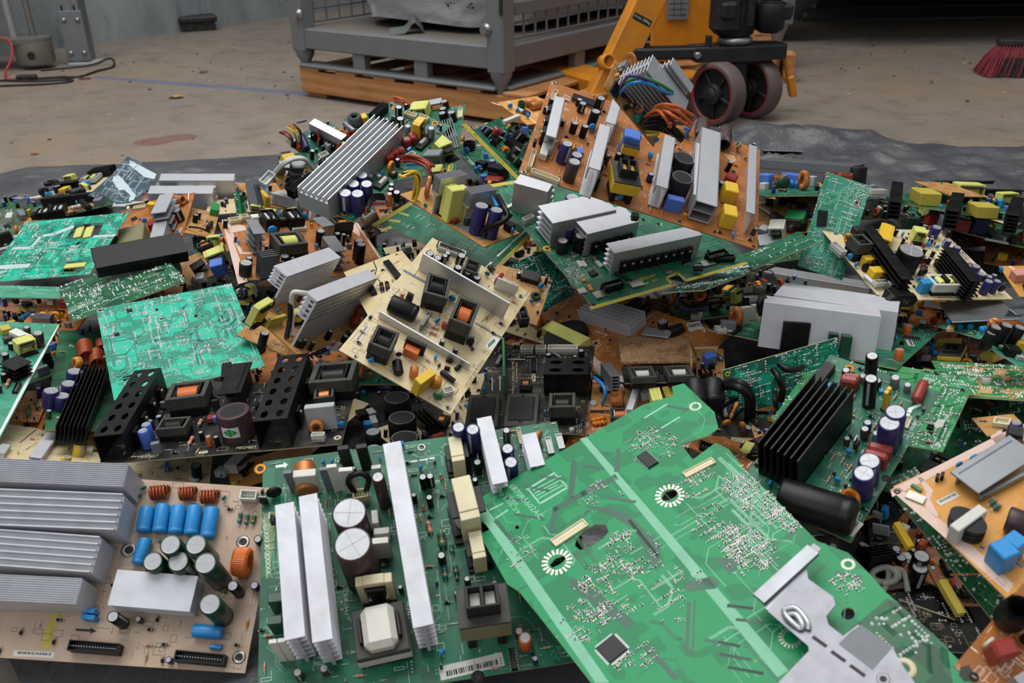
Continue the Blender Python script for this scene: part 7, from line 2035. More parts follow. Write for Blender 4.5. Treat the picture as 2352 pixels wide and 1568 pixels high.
({"n":"circuit_board","l":"cream power board with two long black heatsinks and a power inlet, right side","m":"cream","T":[0.6104,1.2918,0.1709,0.966,0.2337,-0.1105,0.1618,-0.2131,0.9636],"o":[-111.7,-93.7,111.7,-93.7,111.7,93.7,-111.7,93.7]},"""hs -77.6 -24 139.3 -96.7 19.3 35.7 fins 5 ab
hs 25.6 -59.3 88.4 -97.1 19.5 38.7 fins 7 ab
ec -32 -18 37.2 34 bk
tr -96.4 14.3 26.8 7.4 28.2 32.6 frame bk bk
bx -62.8 69.2 16 1.3 16.1 16.7 dk
tv -86.5 53.7 9.8 1 15.4 go bk
tf -80.6 11.1 25 16.3 bk bk
tf -76.9 -18.1 21.3 14.3 bk bk
tv -56.9 33.5 7.9 0.7 10.2 cu gn
tv -60.7 0.7 7.7 0.3 10 cu gn
tf -98.1 -21.6 13 10.7 bk bk
bx -86.3 -6.7 21 8.4 13.7 14.4 ye
bx -92.9 -39.8 22.3 3.7 16 16 ye
tr -26 52 20.5 -36.8 54.4 22.1 band ye ye
tr 42.8 62.5 19.5 -18 18.2 20.4 band yg yg
ec 80.2 72.7 16 18.6 nb
ec 84.1 43.1 12.2 12.9 nb
ec 86.2 21.7 12.1 14.6 nb
ec 90.9 -23.9 14.4 10.7 nb
ec 86.5 -44.2 13.3 10.6 nb
ec 95.4 -50 10 10.6 nb
ec 107.4 -47.1 8.4 10.6 nb
ec 67.1 -79.6 13 22.7 nb
ec 84.4 -77.2 11.5 20.9 nb
ec 13.9 -3.7 6.7 10.8 bk
ec 21.8 -3.6 6.1 10.8 bk
ec 28.5 20.4 6.2 10.9 bk
tr -2.7 -72.5 49.2 -0.2 27.7 22.7 ei ws yg
bx -30.5 -74.3 24.4 6.2 11.1 19.2 bl
cn -119.3 26.3 27.3 -81.1 10.5 10.9 ws
cn -95.1 -61.8 30.2 4.9 9.6 10.5 ws
lc -108.3 -49.4 19.6 -79.6 6.5 cl
cn 92 9.9 39.7 -91.4 8 7.2 ws
bx -93.1 -97.7 48.5 2.6 24.6 19.1 bk power_inlet
bx -81.5 -73.9 26.7 -3.2 10.5 15.7 ag power_inlet
dc -109.5 6.3 10 bl
dc -110 -13.3 9 bl
dc 21.1 70.3 8.8 bl
dc 51.3 42.3 8.7 bl
dc -26.4 -49.8 6.5 bl
dc -21.6 -49.9 6.6 bl
dc 14.1 -82.7 9.7 bl
dc 0.9 -19.5 10.1 rd
dc 28.5 -11 8.5 rd
dc 40.3 38.8 7 rd
dc 66.1 46.9 7 rd
lb -94.3 86.9 15.8 -36.2 11.5
sc -112.6 -86 8.6
pt inkblack -86.4 78.1 -72.9 78.4 -72.9 80.2 -86.4 80
pt inkblack -119.8 12 -117.3 -73.3 -115.8 -73.3 -118.3 12
pt inkblack -15.6 -89.3 8.6 -89.1 8.5 -87.5 -15.6 -87.8
co 98.1 11.6 21.6 -96.9 7 4 rd
rn 44 251 a
rn 30 252 s
sk 120 253 silk"""),
({"n":"circuit_board","l":"orange board tip entering at the right edge","m":"amber","T":[0.8146,1.3096,0.1302,0.9997,0.0182,-0.0142,0.0188,-0.2871,0.9577],"o":[-42.5,-37.8,42.5,-37.8,42.5,37.8,-42.5,37.8]},"""bx -21.1 4.7 36.5 7.5 16.1 15.5 pk
dc -47.9 21.8 9.6 bl
pt silk -28 36.4 -14 11.5 -10.7 13.4 -24.7 38.3
rn 4 255 a"""),
({"n":"circuit_board","l":"long dark green board with black finned heatsinks and dusty yellow transformers, right rear","m":"dkgreen","T":[0.8379,1.6163,0.1544,0.7082,0.6966,-0.115,0.0526,0.1104,0.9925],"o":[-90.9,-120.2,90.9,-120.2,90.9,120.2,-90.9,120.2]},"""hs -161.4 65.5 228.4 -157.8 18.1 33.1 side 5 ab
hs -172.8 -39.5 194 -162.8 18.6 33.4 side 5 ab
bx -50.3 54.6 37.5 -51 60.8 24.3 dy transformer_wrap
bx -84.6 -57.9 37.3 -49.8 47.2 21 dy transformer_wrap
hs -121.8 -117.5 194.5 -165.6 18 33 side 6 ab
ec -74.4 -113.7 24.6 29.9 br
dc 150.7 127.3 9.3 bl
bx 141.9 100 28 -97.2 13 8.8 yg
tr 105.1 34.1 51.1 -47.1 32 25.5 band yg yg
hs 257.3 91.6 141 -33.2 6.8 6.8 ell 2 ab
hs 170.6 -11.5 79 -42.4 14.9 12.8 ell 3 ab
tr 92.8 -40.5 40.5 -26 17.6 20.5 band yg dy
ec 71.8 21.8 10.6 12.5 nb
ec 46 -25.1 10.3 12.2 nb
rs -91.4 -19 14.6 -112.8 5.2 tl
rn 30 257 b
rn 16 259 a"""),
({"n":"circuit_board","l":"thin tan board lying on edge behind the dusty yellow transformers, right rear","m":"tan","T":[0.8299,1.6676,0.17,0.9109,0.3836,-0.1518,0.1537,0.0259,0.9878],"o":[-45.2,-46.8,45.2,-46.8,45.2,46.8,-45.2,46.8]},"""rn 4 258 s"""),
({"n":"circuit_board","l":"dark green board with two red capacitors and a navy capacitor, right","m":"dkgreen","T":[0.8951,1.6467,0.0991,0.5735,0.7989,-0.1812,0.1744,0.097,0.9799],"o":[-117.4,-102.2,117.4,-102.2,117.4,102.2,-117.4,102.2]},"""bx -254.8 79.1 32.6 -25.6 8.7 22.5 dg relay
bx -126.9 69.7 29.9 -33.7 12.7 17.8 rd
bx -109.6 23.6 27.9 -61.2 29.7 23.6 rd
bx -99.3 -4.2 27.9 -51.5 20.6 29.4 nb film_capacitor
rs -72.1 32.4 15.9 -48.3 6.3 tl
hs -202.6 39.3 211.3 -167 7.1 26.6 plate 3 ag
bx 11.3 -12.9 43.1 -156 6 2.1 ws
co -40.7 -77 19.4 -43.2 16.7 5 cu
rs -118.3 -44.9 13.8 -104.9 6 tl
bx -109.7 -65.5 9.2 -69.9 18.9 15.3 bk
hs -83.4 -35.3 100.8 -156.2 1.9 11.7 plate 2 aw
cn -135.3 -43.7 39.6 -65.4 10.4 3 ws
rn 12 261 b"""),
({"n":"circuit_board","l":"green board with a long grey boxed heatsink, blue blocks and copper coils, right rear","m":"green","T":[0.5735,1.7062,0.1596,0.9882,0.1446,-0.0514,0.0273,0.1644,0.986],"o":[-111.2,-67.0,111.2,-67.0,111.2,67.0,-111.2,67.0]},"""hs 85.2 167.9 202.3 -48.6 75.6 39.3 tube 3 ag
bx 97.5 237.3 45.4 -55.5 9.3 23.9 bk transistor_pair
bx 62.4 250.1 35.1 -23.1 25.5 24 bk transistor_pair
bx -63.1 46.8 24.9 -56.5 27.2 28 lb
bx -1 60.7 45.1 -66.9 22.3 26.2 lb
tf -38.2 45.3 30.6 25.9 cu
tv -5.1 7.3 13.3 -3.7 37.6 cu gl
bx 31.5 77 9.2 -3.6 16.1 17.6 ws
dc -61 14.4 15.7 dg 0
dc -40.7 17.4 25.3 dg 0
dc -10.4 46.4 13.7 bl
dc -4.4 37.1 13.6 bl
rs -54.7 -10.2 16.5 -34.6 5.6 br
bx -76.3 26.7 12 -53.2 16.8 12.8 ws
bn 141 76 40.6 37.7 bk
tf 71.2 37.3 37.3 30.3 cr bk
tf 105.7 44.2 19.9 28.3 cr bk
cn 97.8 -80.4 30 -4.1 21.4 12.2 ws
ec 134.3 -1.2 13 10.7 gy
bx 45.1 71.4 13.8 -49.5 16 19.8 lg
hs 312 784.4 107.5 -21.7 76.5 12.1 ell 3 ag
pt yellowband 259.4 762.6 248.5 606.4 251 606.2 261.9 762.4
rn 10 265 a"""),
({"n":"circuit_board","l":"brown board with black diodes and a green labelled transformer, right of the orange board","m":"tan","T":[0.5336,1.6893,0.1154,0.9717,-0.0923,0.2173,-0.2334,-0.2383,0.9427],"o":[-54.0,-64.4,54.0,-64.4,54.0,64.4,-54.0,64.4]},"""lc -11.4 -30.3 65.5 -65.1 17.3 br
tr 9.4 -39.8 28.9 -26.9 35.9 28.2 frame bk bk
bx 10.2 -41.1 35.4 -28.5 25.7 29.5 gn transformer_label
bx 19.4 -48.8 20 -19.6 24.2 20.4 bk
tr -27.5 -62.7 28.2 -19.4 30.7 30.8 band ws cr
bx -49.5 -51.3 17 -43.9 16 20.6 lg
bx 1.7 -38.8 21.7 -60.9 11.6 12.8 lg
lc 20.5 39.8 17.8 -32.8 13.2 bk
lc 34.3 14.7 17.5 -32.5 13 bk
lc 36 -1.7 15.3 -33.9 12.9 nb
lc 42.5 -19.5 11.2 -38.7 12.8 nb
bx -22.4 48.4 12.8 -20.4 14.6 10.5 bk
bx 2.1 42.4 13.2 -28.8 13.5 10.4 bk
hs -49.4 -82.6 34.4 -1.1 34.8 15.4 ell 3 ag
bx -50.5 -58.4 16.4 -18.9 20.5 10.3 dk
wr ws 2 -44.5 33 10 -35.3 11.5 14 -27.4 -1.1 10
dc -61 -86.7 8.3 bl
pt solder -32.7 57 -42.2 43 -41 42.3 -31.6 56.2
pt solder -26.2 46.3 -34.1 27.9 -32.9 27.4 -25 45.7
pt solder -9.2 56.3 -17.2 37.8 -16 37.3 -8 55.8
rn 16 268 s
rn 14 270 a
sk 30 269 silk"""),
({"n":"circuit_board","l":"green power board with very large white finned heatsinks and a copper ring coil","m":"green","T":[0.4486,1.1718,0.1176,0.5714,0.7971,-0.1955,0.0803,0.1827,0.9799],"o":[-134.7,-124.2,134.7,-124.2,134.7,124.2,-134.7,124.2]},"""hs -127.1 -20.4 141.6 -73.7 43.4 59.2 side 5 aw
hs -12.8 -10.1 159.2 -79.2 102.7 52.6 side 6 aw
hs 283.8 98.4 178.1 -88.5 63.3 23.3 side 3 al
bx 298.1 109.3 59.8 -94.3 24.5 5.9 cm rubber_strip
tv -97.5 100.8 10.3 -40.9 31 cu
bx -80.1 112.2 9.3 -19.5 5.9 25.8 ws coil_clip
bx -64.1 100.3 18.9 -19.7 7.8 25.9 ws
bx -24.9 99.6 16.3 -15.1 7.5 23.1 ws
bx -120.5 102 19.7 -59 15.8 14.1 gy
cn -136.2 106 13.8 -53.8 17.2 7.8 ws
lc -132.5 94.1 7.4 -64.6 5.5 st
lc -117.6 89.5 46.8 6.5 4.5 bk
cn -23 89.3 17.6 -18.8 9.7 9.9 cm
wr dk 4 -66 77.6 20 -147.8 53.7 50 -136.1 54.8 60 -140.2 47.4 50 -60.7 73.1 20
bx -144.3 126.7 18.5 -149.8 1.5 3.1 cl clip
hs -32.7 80.7 146 -162.3 3.1 32.7 plate 3 br
bx -160.7 -2.3 34 -55.4 5.8 40.2 bk transistor
bx -145.1 -44.8 11.4 -69.6 17 32.6 dg varistor
bx -150.4 -62.9 11.9 -67.8 15.2 33.6 dg varistor
bx -124.9 -78.5 14.4 -52.6 8.4 21.7 ws film_capacitor
bx -9.3 -85.2 11.9 -131.1 7 30.9 cm transformer_wrap
ec 69.6 -91.4 11.9 14.5 or
ec -87.9 -115.1 11.3 14.5 or
dc 4.8 -91.4 7.8 bl
lb 27.7 -104.8 51.8 -161.9 8.6
to -18 -103.9 5.6 -119.6 4.2 7.6
ic 44 -104.6 21.7 -74.3 13 3.2
bx 137 -67.7 6.8 -140.7 5.2 10.2 bk
lc -91.2 -10.2 14.9 -42.3 4.5 pk
rn 34 272 a
rn 10 273 s
sk 60 274 silk"""),
({"n":"circuit_board","l":"dark teal solder side board leaning upright behind loose black wires, right of centre","m":"dkteal","T":[0.3283,0.9744,0.1499,0.9026,0.4303,0.0161,0.413,-0.8757,0.2503],"o":[-88.0,-30.2,88.0,-30.2,88.0,30.2,-88.0,30.2]},"""sc -81.3 23.8 6.5 ye
pt mask_teal -74.7 17.4 -64.3 24.4 -42.2 14.9 -17.2 14.4 -13 5 -20.6 -4.3 -18 -30.4 -32.9 -26.5 -27.2 -2.7 -43.3 4.1 -66.3 4.3 -74.9 -15.7 -81.2 -14
sj 420 281 p
td 40 282 trace 3
td 30 283 trace 1
wr bk 4 -18.8 15.6 4 -22.9 9.6 18 -19.4 -6.1 20 -19 -21.4 14
wr bk 4 -8.3 20 4 -7.3 15.1 16 7.6 11.9 18 21.4 9.8 10
wr bk 5 -93.7 17.3 10 -92.9 23.6 36 -81.9 8.5 40 -72.2 -24.1 26
wr bk 5 -92.5 14.2 10 -99.5 20.8 40 -88.5 7 44 -73.1 -33.5 20
wr dk 3 -19.8 -13.1 6 -28.8 -18.4 16 -23 -29.6 10"""),
({"n":"circuit_board","l":"green solder side board with star shaped corner pads under the black heatsink board, right","m":"leaf","T":[0.3952,0.9268,0.1537,0.8707,-0.4903,0.0374,0.0217,0.1143,0.9932],"o":[-63.0,-121.7,63.0,-121.7,63.0,121.7,-63.0,121.7]},"""rd -54.2 116.2 12.9 8
rd 54.7 111.2 12.4 8
rd -60.5 -113.4 10.9 8
sc -14.8 119 4.3 dk
sj 320 285 p
td 40 286 trace 2
pt inkblack -22.6 94.6 -21.6 130.5 -25.1 130.6 -26.1 94.7
rn 8 287 s"""),
({"n":"circuit_board","l":"green board with large black comb heatsink and navy capacitors, lower right","m":"green","T":[0.3215,0.7658,0.1922,0.757,-0.651,-0.0552,-0.1914,-0.3018,0.934],"o":[-57.7,-102.2,57.7,-102.2,57.7,102.2,-57.7,102.2]},"""hs -24 -23.7 104.4 -93.4 42.4 47.1 comb 7 ab
hs -49.2 63.8 36.7 -93.1 11.6 10.3 plate 3 ab
bx -20.8 66 17.3 14.9 10.7 17 rd
bx -20.1 70.3 16.7 17 7.7 17 rd
ec -8.4 89.3 12.7 33.7 bk
ec 5.4 54 12.9 40.6 bk
ec 16.7 89.9 9.1 13.4 gy
ec 29.6 89.1 6.8 10 gy
ec -12.3 80.6 6.9 10.1 gy
lc 42.2 89.1 25.8 -84.4 10.7 rd
tr 21.3 58.2 10.3 -93.4 4.2 28.6 band ye gl
ec 41.5 25 19.5 40.5 nb
ec 41.8 11 19.9 39 nb
ec 42.3 -32.6 19.9 31 nb
ec 44.7 -50.5 19.7 34.7 nb
bx 40.7 -3 21.7 15.1 9.4 18.8 rd
bx 40.7 -12.9 21.8 11.9 9.3 18.8 rd
cn 46.9 49.5 15.3 -83.1 4 3.3 cm
ec 28.5 16.8 6.5 10.2 gy
bx -35.2 54.4 5 -39.3 6.9 10.3 bl
sc -32 92.5 10.5 go
bx 8.8 75.3 6.1 -56.9 4.3 5 bl trimmer
tx 52.1 52.3 19.3 90.6 2.8 silk "SOLDERING
tx -50.8 -39.6 31 88.7 3.3 silk "WARNING
pt silk 39.6 68.3 46.8 80.5 48.8 76.6 43.7 68.9 44.3 59.3 41.6 57.9
lc 20.8 -94.2 67.8 8.9 35.8 bk
tf 40.4 -68.2 19.7 18 go
lb 53.7 -87.1 18 81.6 8.5 ws
pt silk 50.2 -68.1 52.5 -83.9 53.3 -83.8 51 -67.9
sc 55.2 -22 7.7 dk
tx 53.9 -42.2 6.6 87.8 3.7 silk "REC
rn 40 291 a
rn 34 292 s
sk 80 293 silk
sj 60 294 s"""),
({"n":"circuit_board","l":"green solder side board with a dark crack line, right of the black heatsink board","m":"leaf","T":[0.4759,0.8966,0.1505,0.7892,-0.595,0.1524,-0.2004,-0.015,0.9796],"o":[-30.3,-80.8,30.3,-80.8,30.3,80.8,-30.3,80.8]},"""rd 25.7 74.2 11.7 8
rd 21.4 -73.4 9.5 8
sc 2.3 20.7 6.4
sc 0.9 -27.7 7.4
sc -0.2 -53 7.3
to 10.2 -48.6 6.8 -1.1 5.9 5.9
pt pad 8.9 -34.4 12.7 -21.9 18.6 -22.4 19.5 -35.7 13.7 -39.7
pt inkblack -3 0.8 17.3 5.4 16.9 7.2 -3.4 2.6
pt inkblack 16.2 6.4 28.5 17.6 27.6 18.6 15.3 7.4
sj 380 301 p
td 30 302 trace 2
rn 8 303 s"""),
({"n":"circuit_board","l":"green solder side board with bare tan tracks and a white spacer, right","m":"leaf","T":[0.6083,1.019,0.1175,0.947,-0.312,0.0763,0.0116,0.2704,0.9627],"o":[-59.0,-108.1,59.0,-108.1,59.0,108.1,-59.0,108.1]},"""ec -10.9 -29 12.5 8.5 ws
pt trace_tan -7.5 42.4 -2.2 79.7 -10.1 80.8 -15.3 43.5
pt trace_tan -9.5 76.3 2.1 72.3 -3.8 41.1 -11 46.1
pt trace_tan 16.4 69.2 29.1 65.7 20.1 27.2 7.7 30.4
pt trace_tan -19.6 -50.9 -6.3 -59.1 -12.7 -85.1 -26.7 -83.5
pt trace_tan 16 26 26.8 29.3 20.6 0.2 12.7 -2.2
pt pad -6 -66.1 7.4 -55.4 6.5 -54.2 -7 -64.9
pt pad -8.4 -81.8 4.8 -71.3 3.8 -70.1 -9.4 -80.6
ic -70.5 51.2 12.3 -44.6 4.3 0.9
sj 480 305 p
td 30 306 trace_tan 3
td 30 307 trace 1.6"""),
({"n":"circuit_board","l":"grey board with a row of blue disc capacitors under a loose metal plate, right edge","m":"lgreen","T":[0.6612,1.1667,0.1196,0.9815,0.1819,0.0603,-0.1027,0.2338,0.9668],"o":[-35.8,-48.8,35.8,-48.8,35.8,48.8,-35.8,48.8]},"""dc -27 29.6 9.8 bl
dc -29.1 0.3 9.6 bl
dc -18.8 -8.2 9.5 bl
dc -21.6 -35.5 10.9 bl
dc -13.2 -29.8 9.4 bl
bx -34.4 12.6 10 -40 24.9 4.9 tk
sc -36.5 45.7 9.7
pt silk -24.3 -1.3 -14.6 -33 -10.4 -31.7 -20.1 -0.1
bx 15.6 82.2 17.4 -16.4 16.8 13.7 tl relay
hs 19 30.5 84 -27.2 137.5 18.2 flat 3 ag
rn 6 311 a"""),
({"n":"circuit_board","l":"brown board with yellow and black transformers deep in the pile, right","m":"brown","T":[0.6572,1.2251,0.0596,0.9406,-0.2978,0.1629,-0.1181,0.1628,0.9796],"o":[-48.5,-56.8,48.5,-56.8,48.5,56.8,-48.5,56.8]},"""bx 0.1 15.1 32.3 -15.6 23.4 7.1 dy
tr -2.5 -51.4 30.8 -14.9 58.6 18.8 block ye bk
dc -27.5 5.9 10.2 bl
dc -22.6 -7.8 8.4 bl
dc -27.7 -30.5 10 bl
dc -24.2 -40.9 8.3 bl
ec 24.4 -63.1 12.7 8.4 bk
bx 44.3 -57.3 20.3 -33.6 16.8 8.4 dy
bx -34.2 -18.4 10.5 -35.1 10.7 7 lg
bx -37.2 -53.5 10.2 -34 10.7 6.9 lg
bx 16.6 -47.8 24.6 -95.2 2.9 3.4 ws
rn 10 314 a"""),
({"n":"circuit_board","l":"board with four big black capacitors and a copper ring coil, right edge","m":"lgreen","T":[0.6353,1.0237,0.16,0.7958,0.5971,-0.1012,0.2179,-0.1263,0.9678],"o":[-45.2,-27.1,45.2,-27.1,45.2,27.1,-45.2,27.1]},"""ec -27 16.9 15.3 29 bk
ec -50 19.6 15.1 28.9 bk
ec -11.6 6.8 15.3 29 bk
ec -57.5 18.4 12.3 23 bk
tf 6.8 35.5 27.1 13.3 cu
bx -32.9 -4.9 18.1 -34 12.8 11.5 bk relay
bx -9.9 -3.4 12.8 -29.5 10.3 14.4 ye
ec -35.8 7.1 6.9 5.8 gl
bx -30.3 -15.8 9.4 -33.5 7.2 5.7 lg
hs 77.2 42.2 30.6 -17.5 14.5 12.2 ell 3 ag
rn 6 317 a"""),
({"n":"circuit_board","l":"very dark green solder side board in the shade, right edge","m":"dkgreen","T":[0.5965,0.9683,0.0843,0.8889,-0.332,0.3156,-0.2483,0.2297,0.941],"o":[-39.5,-75.6,39.5,-75.6,39.5,75.6,-39.5,75.6]},"""sj 130 321 b
td 20 322 trace 3
sk 40 323 silk"""),
({"n":"circuit_board","l":"small tan board corner with a white connector, right edge","m":"tan","T":[0.5543,0.8896,0.13,0.9896,-0.0507,0.1349,-0.1313,0.0681,0.989],"o":[-23.4,-21.7,23.4,-21.7,23.4,21.7,-23.4,21.7]},"""cn 0 -3.1 16.8 -31.4 15.7 7.1 cm
ec 9.9 -16 12.5 9.8 nb
sc -14.4 11.1 7.7
rn 3 324 s"""),
({"n":"circuit_board","l":"amber board with pink tracks, flat metal heatsink and blue capacitors, lower right","m":"amber","T":[0.4585,0.6662,0.1912,0.9208,0.34,0.191,-0.1064,-0.2521,0.9618],"o":[-93.0,-66.3,93.0,-66.3,93.0,66.3,-93.0,66.3]},"""pt pinkband -97.8 64.2 50.2 70.4 48.5 62.8 -101.9 56.7
pt pinkband -97.8 64.2 -89.4 62.9 -79.4 -10.5 -78.1 -59.4 -88.3 -64.6
pt pinkband -67.3 64.1 -64.1 62.4 -65.9 45.7 -74.8 39.8 -81.2 22.4 -84.9 20.3 -84.8 32.6 -78.4 41.8 -72.1 47
pt pinkband 24 71.7 37.7 73.7 36.6 64.6 21.6 61.1
pt pinkband 29.3 59.1 28.9 36 23.1 30.2 23.6 55.2
hs -8.9 36.6 77.1 6.7 30.8 15 flat 3 ag
bx -15.3 18.9 51.1 2.4 4.2 8.5 ag heatsink
bx -6.4 47 10.9 -39.5 12.1 10.7 bk transistor
sc 4.2 45.1 6
bx -29.7 44.9 9.5 -43.1 12.1 10.8 bk transistor
sc -19.1 43.3 6
tr -74.3 -1.6 37.3 9.2 22.1 19.5 pill ws
lc -37.9 -20.4 17.9 -57.1 22.9 br
bx -62.1 -37.4 28.3 -82.6 1 1 bl
bx -74.6 -40.2 18 -92.3 16.4 23.5 bl
bx -60.3 -37.5 14.5 -80.7 14.8 23.4 bl
rs -33.1 10.2 6.3 7.4 5.2 tl
rs -34 4.5 7.4 1.2 5.2 tl
dc -12.5 55.1 9.1 bl 0
dc -28.6 55.6 7.6 bl 0
lb -61.3 32.5 22.4 1.6 5.8
sc -94.2 59.4 5.4 dk
bx -54.8 53.7 2.8 -49.3 6.1 6.6 bk
bx -49.8 53.1 2.8 -49.4 6.1 6.6 bk
bx -85.2 46.1 15.9 -60.5 9.7 2.2 st jack_plate
bx -77.2 54.2 10.2 -77 3.6 2.2 gl
bx 30.4 47.5 5.1 -82.3 7.4 12.7 bk
bx 38.9 59.3 13.3 -47.7 13.2 12.7 dk
sc -73.8 -21.2 4.2
tx 16.7 56.1 7.2 -3.9 3.4 inkred "E2
rn 24 331 s
sk 60 332 silk"""),
({"n":"circuit_board","l":"dark green board with yellow cored transformers hanging below the amber board, lower right","m":"dkgreen","T":[0.4046,0.678,0.1366,0.9338,0.3306,0.1365,-0.001,-0.3792,0.9253],"o":[-19.5,-78.5,19.5,-78.5,19.5,78.5,-19.5,78.5]},"""bx -41.3 19.3 26.3 -98 6.5 7.6 ye transformer_core
bx -41.1 -46.9 33.1 -99.8 7.6 7.5 dy transformer_core
pt trace_orange -25.1 -28.6 4.1 -39.6 4.8 -37.6 -24.4 -26.7
sj 110 335 b
td 20 336 trace 3
sk 30 337 silk
ub 12 338 b"""),
({"n":"circuit_board","l":"orange board with a red block capacitor and black coil at the bottom right corner","m":"orange","T":[0.3465,0.4665,0.2105,0.7464,0.5226,0.412,-0.1056,-0.5182,0.8487],"o":[-41.7,-25.9,41.7,-25.9,41.7,25.9,-41.7,25.9]},"""bx -16.2 11.2 16 -28.5 12.6 22.3 rd
tf 9.2 19.5 21.6 30.3 bk dk
lc -14.3 19.6 2.7 -97.6 10.1 ws
lc 2.4 18.8 4 0.7 4.5 st
hs -20.9 -8 18.3 -16.9 5.5 19.5 comb 5 al
ec 21 26.8 4.6 7.6 ye
pt fe -39 22.6 -34.2 19.5 -36.5 14.3 -41.8 12 -45.7 15.7 -44.7 20.6
sc -38.4 13.1 6.6 dk
rn 8 341 a
sk 60 342 silk"""),
({"n":"circuit_board","l":"black solder side board in shade at the lower right","m":"black","T":[0.4144,0.6862,0.0302,0.9978,-0.0166,-0.0639,0.061,-0.1389,0.9884],"o":[-39.1,-35.6,39.1,-35.6,39.1,35.6,-39.1,35.6]},"""sj 90 344 b
pt silk -29 24.7 18.6 2.1 19.4 3.8 -28.2 26.3
tx -11.6 10.7 18.8 -29.5 6 silk "WJ-040
sk 70 345 silk"""),
({"n":"circuit_board","l":"shaded brown board with small capacitors and a coil of white wire, lower right hollow","m":"beige","T":[0.4041,0.7608,0.0402,0.9895,0.1341,0.0547,-0.024,-0.2206,0.9751],"o":[-38.8,-28.4,38.8,-28.4,38.8,28.4,-38.8,28.4]},"""ec -31.9 19.3 10.5 13 bk
ec -2.4 8.5 9.5 15.4 bk
ec -36.1 4.9 8.6 13 bk
ec -4.4 -4.9 10.3 18 bk
ec 7.7 -17.1 17 33.1 bk
ec 2.2 -26.6 16.9 28 bk
wr ws 3.2 -39 -10.8 4 -24.5 -7.7 10 -17.9 -14.1 14 -15.2 -22.8 14 -24.8 -26.2 10 -37.4 -20.4 8 -37.1 -11.6 10 -26.2 -12 16 -20 -22.4 20 -22.9 -27.6 14 -33.8 -26.6 10
wr ws 3.2 -23 -12.6 16 -24.8 -21.6 12 -35.1 -32.1 4
wr ws 3.2 -19 -15.4 16 -7.3 -18.6 12 -10.2 -36.7 4
rn 12 348 a"""),
({"n":"circuit_board","l":"dark board with two silver clips in the gap below the black drum","m":"black","T":[0.4006,0.8051,0.0601,0.9433,-0.2703,0.1928,-0.2212,-0.0786,0.972],"o":[-15.8,-30.3,15.8,-30.3,15.8,30.3,-15.8,30.3]},"""hs -4.8 7 10.9 -28.9 2.3 9.6 plate 2 aw
hs -3.4 -18.1 16.6 -17.7 2.4 14.3 plate 2 aw
rn 5 349 a
bx 2.9 8.1 5.4 -29.2 9.4 14.4 bl"""),
({"n":"circuit_board","l":"dark board with mustard capacitors and two glossy black drums, right of the bright green board","m":"black","T":[0.2488,0.9128,0.1301,0.9407,0.2494,-0.2301,0.3154,-0.3921,0.8642],"o":[-28.3,-24.3,28.3,-24.3,28.3,24.3,-28.3,24.3]},"""lc -41.8 23.3 31.5 -96.3 24.9 bk
lc -19.1 24.5 33.1 -104.8 26.5 bk
dc -8.5 -10.1 10.3 mg
dc 12.8 -11.5 9 mg
rs 10 10.6 28.3 54.1 4.7 mg
dc 13 6.7 14.4 dg
lc -3 7.9 12.5 -94.7 5.2 cl
wr bk 4 -15.8 6.4 4 -10.6 8.3 20 1.8 12.7 24
rn 4 351 a"""),
({"n":"circuit_board","l":"brown board with a black edge connector under the bright green board","m":"orange","T":[0.25,0.9091,0.0895,0.4457,0.8398,-0.3099,0.3248,0.1708,0.9302],"o":[-49.2,-39.3,49.2,-39.3,49.2,39.3,-49.2,39.3]},"""cn -33 17 17.4 -75.5 25.5 5.3 bk
cn 17.7 -30.9 25.8 -19.4 8.3 5.5 bk
sc -53.6 36 7.6 silk
sj 40 354 p
sk 30 355 silk"""),
({"n":"circuit_board","l":"dark board with giant black capacitors in the shade, left of the cream board tip","m":"black","T":[-0.1494,1.1034,0.0497,0.9891,0.1473,-0.0041,-0.0005,0.0316,0.9995],"o":[-49.6,-113.4,49.6,-113.4,49.6,113.4,-49.6,113.4]},"""bn -11.4 -35.7 36.7 28.8 bk
bn -7.3 -96.8 36.5 31.1 bk
bn -6.2 -141.4 36.7 27.2 bk
ec -45 -106.6 19.8 19.5 dk
ec -45.5 -131.2 20.8 9.6 dk
bx -52.2 -63.2 10.2 6.4 12 10 bl
bx -44.1 -55.6 8.9 9.3 20.9 10 lg
bx -47.5 -28.7 11.3 22.8 15.8 8.5 lg
hs 22.3 -70.8 46.4 -67.9 20.2 13.4 comb 4 ab
bx -59.2 -32.8 13.8 16 17.4 10.1 bk
tr 45.6 -73.9 16.4 -32.1 18.2 13.4 frame bk cu
rn 6 361 a"""),
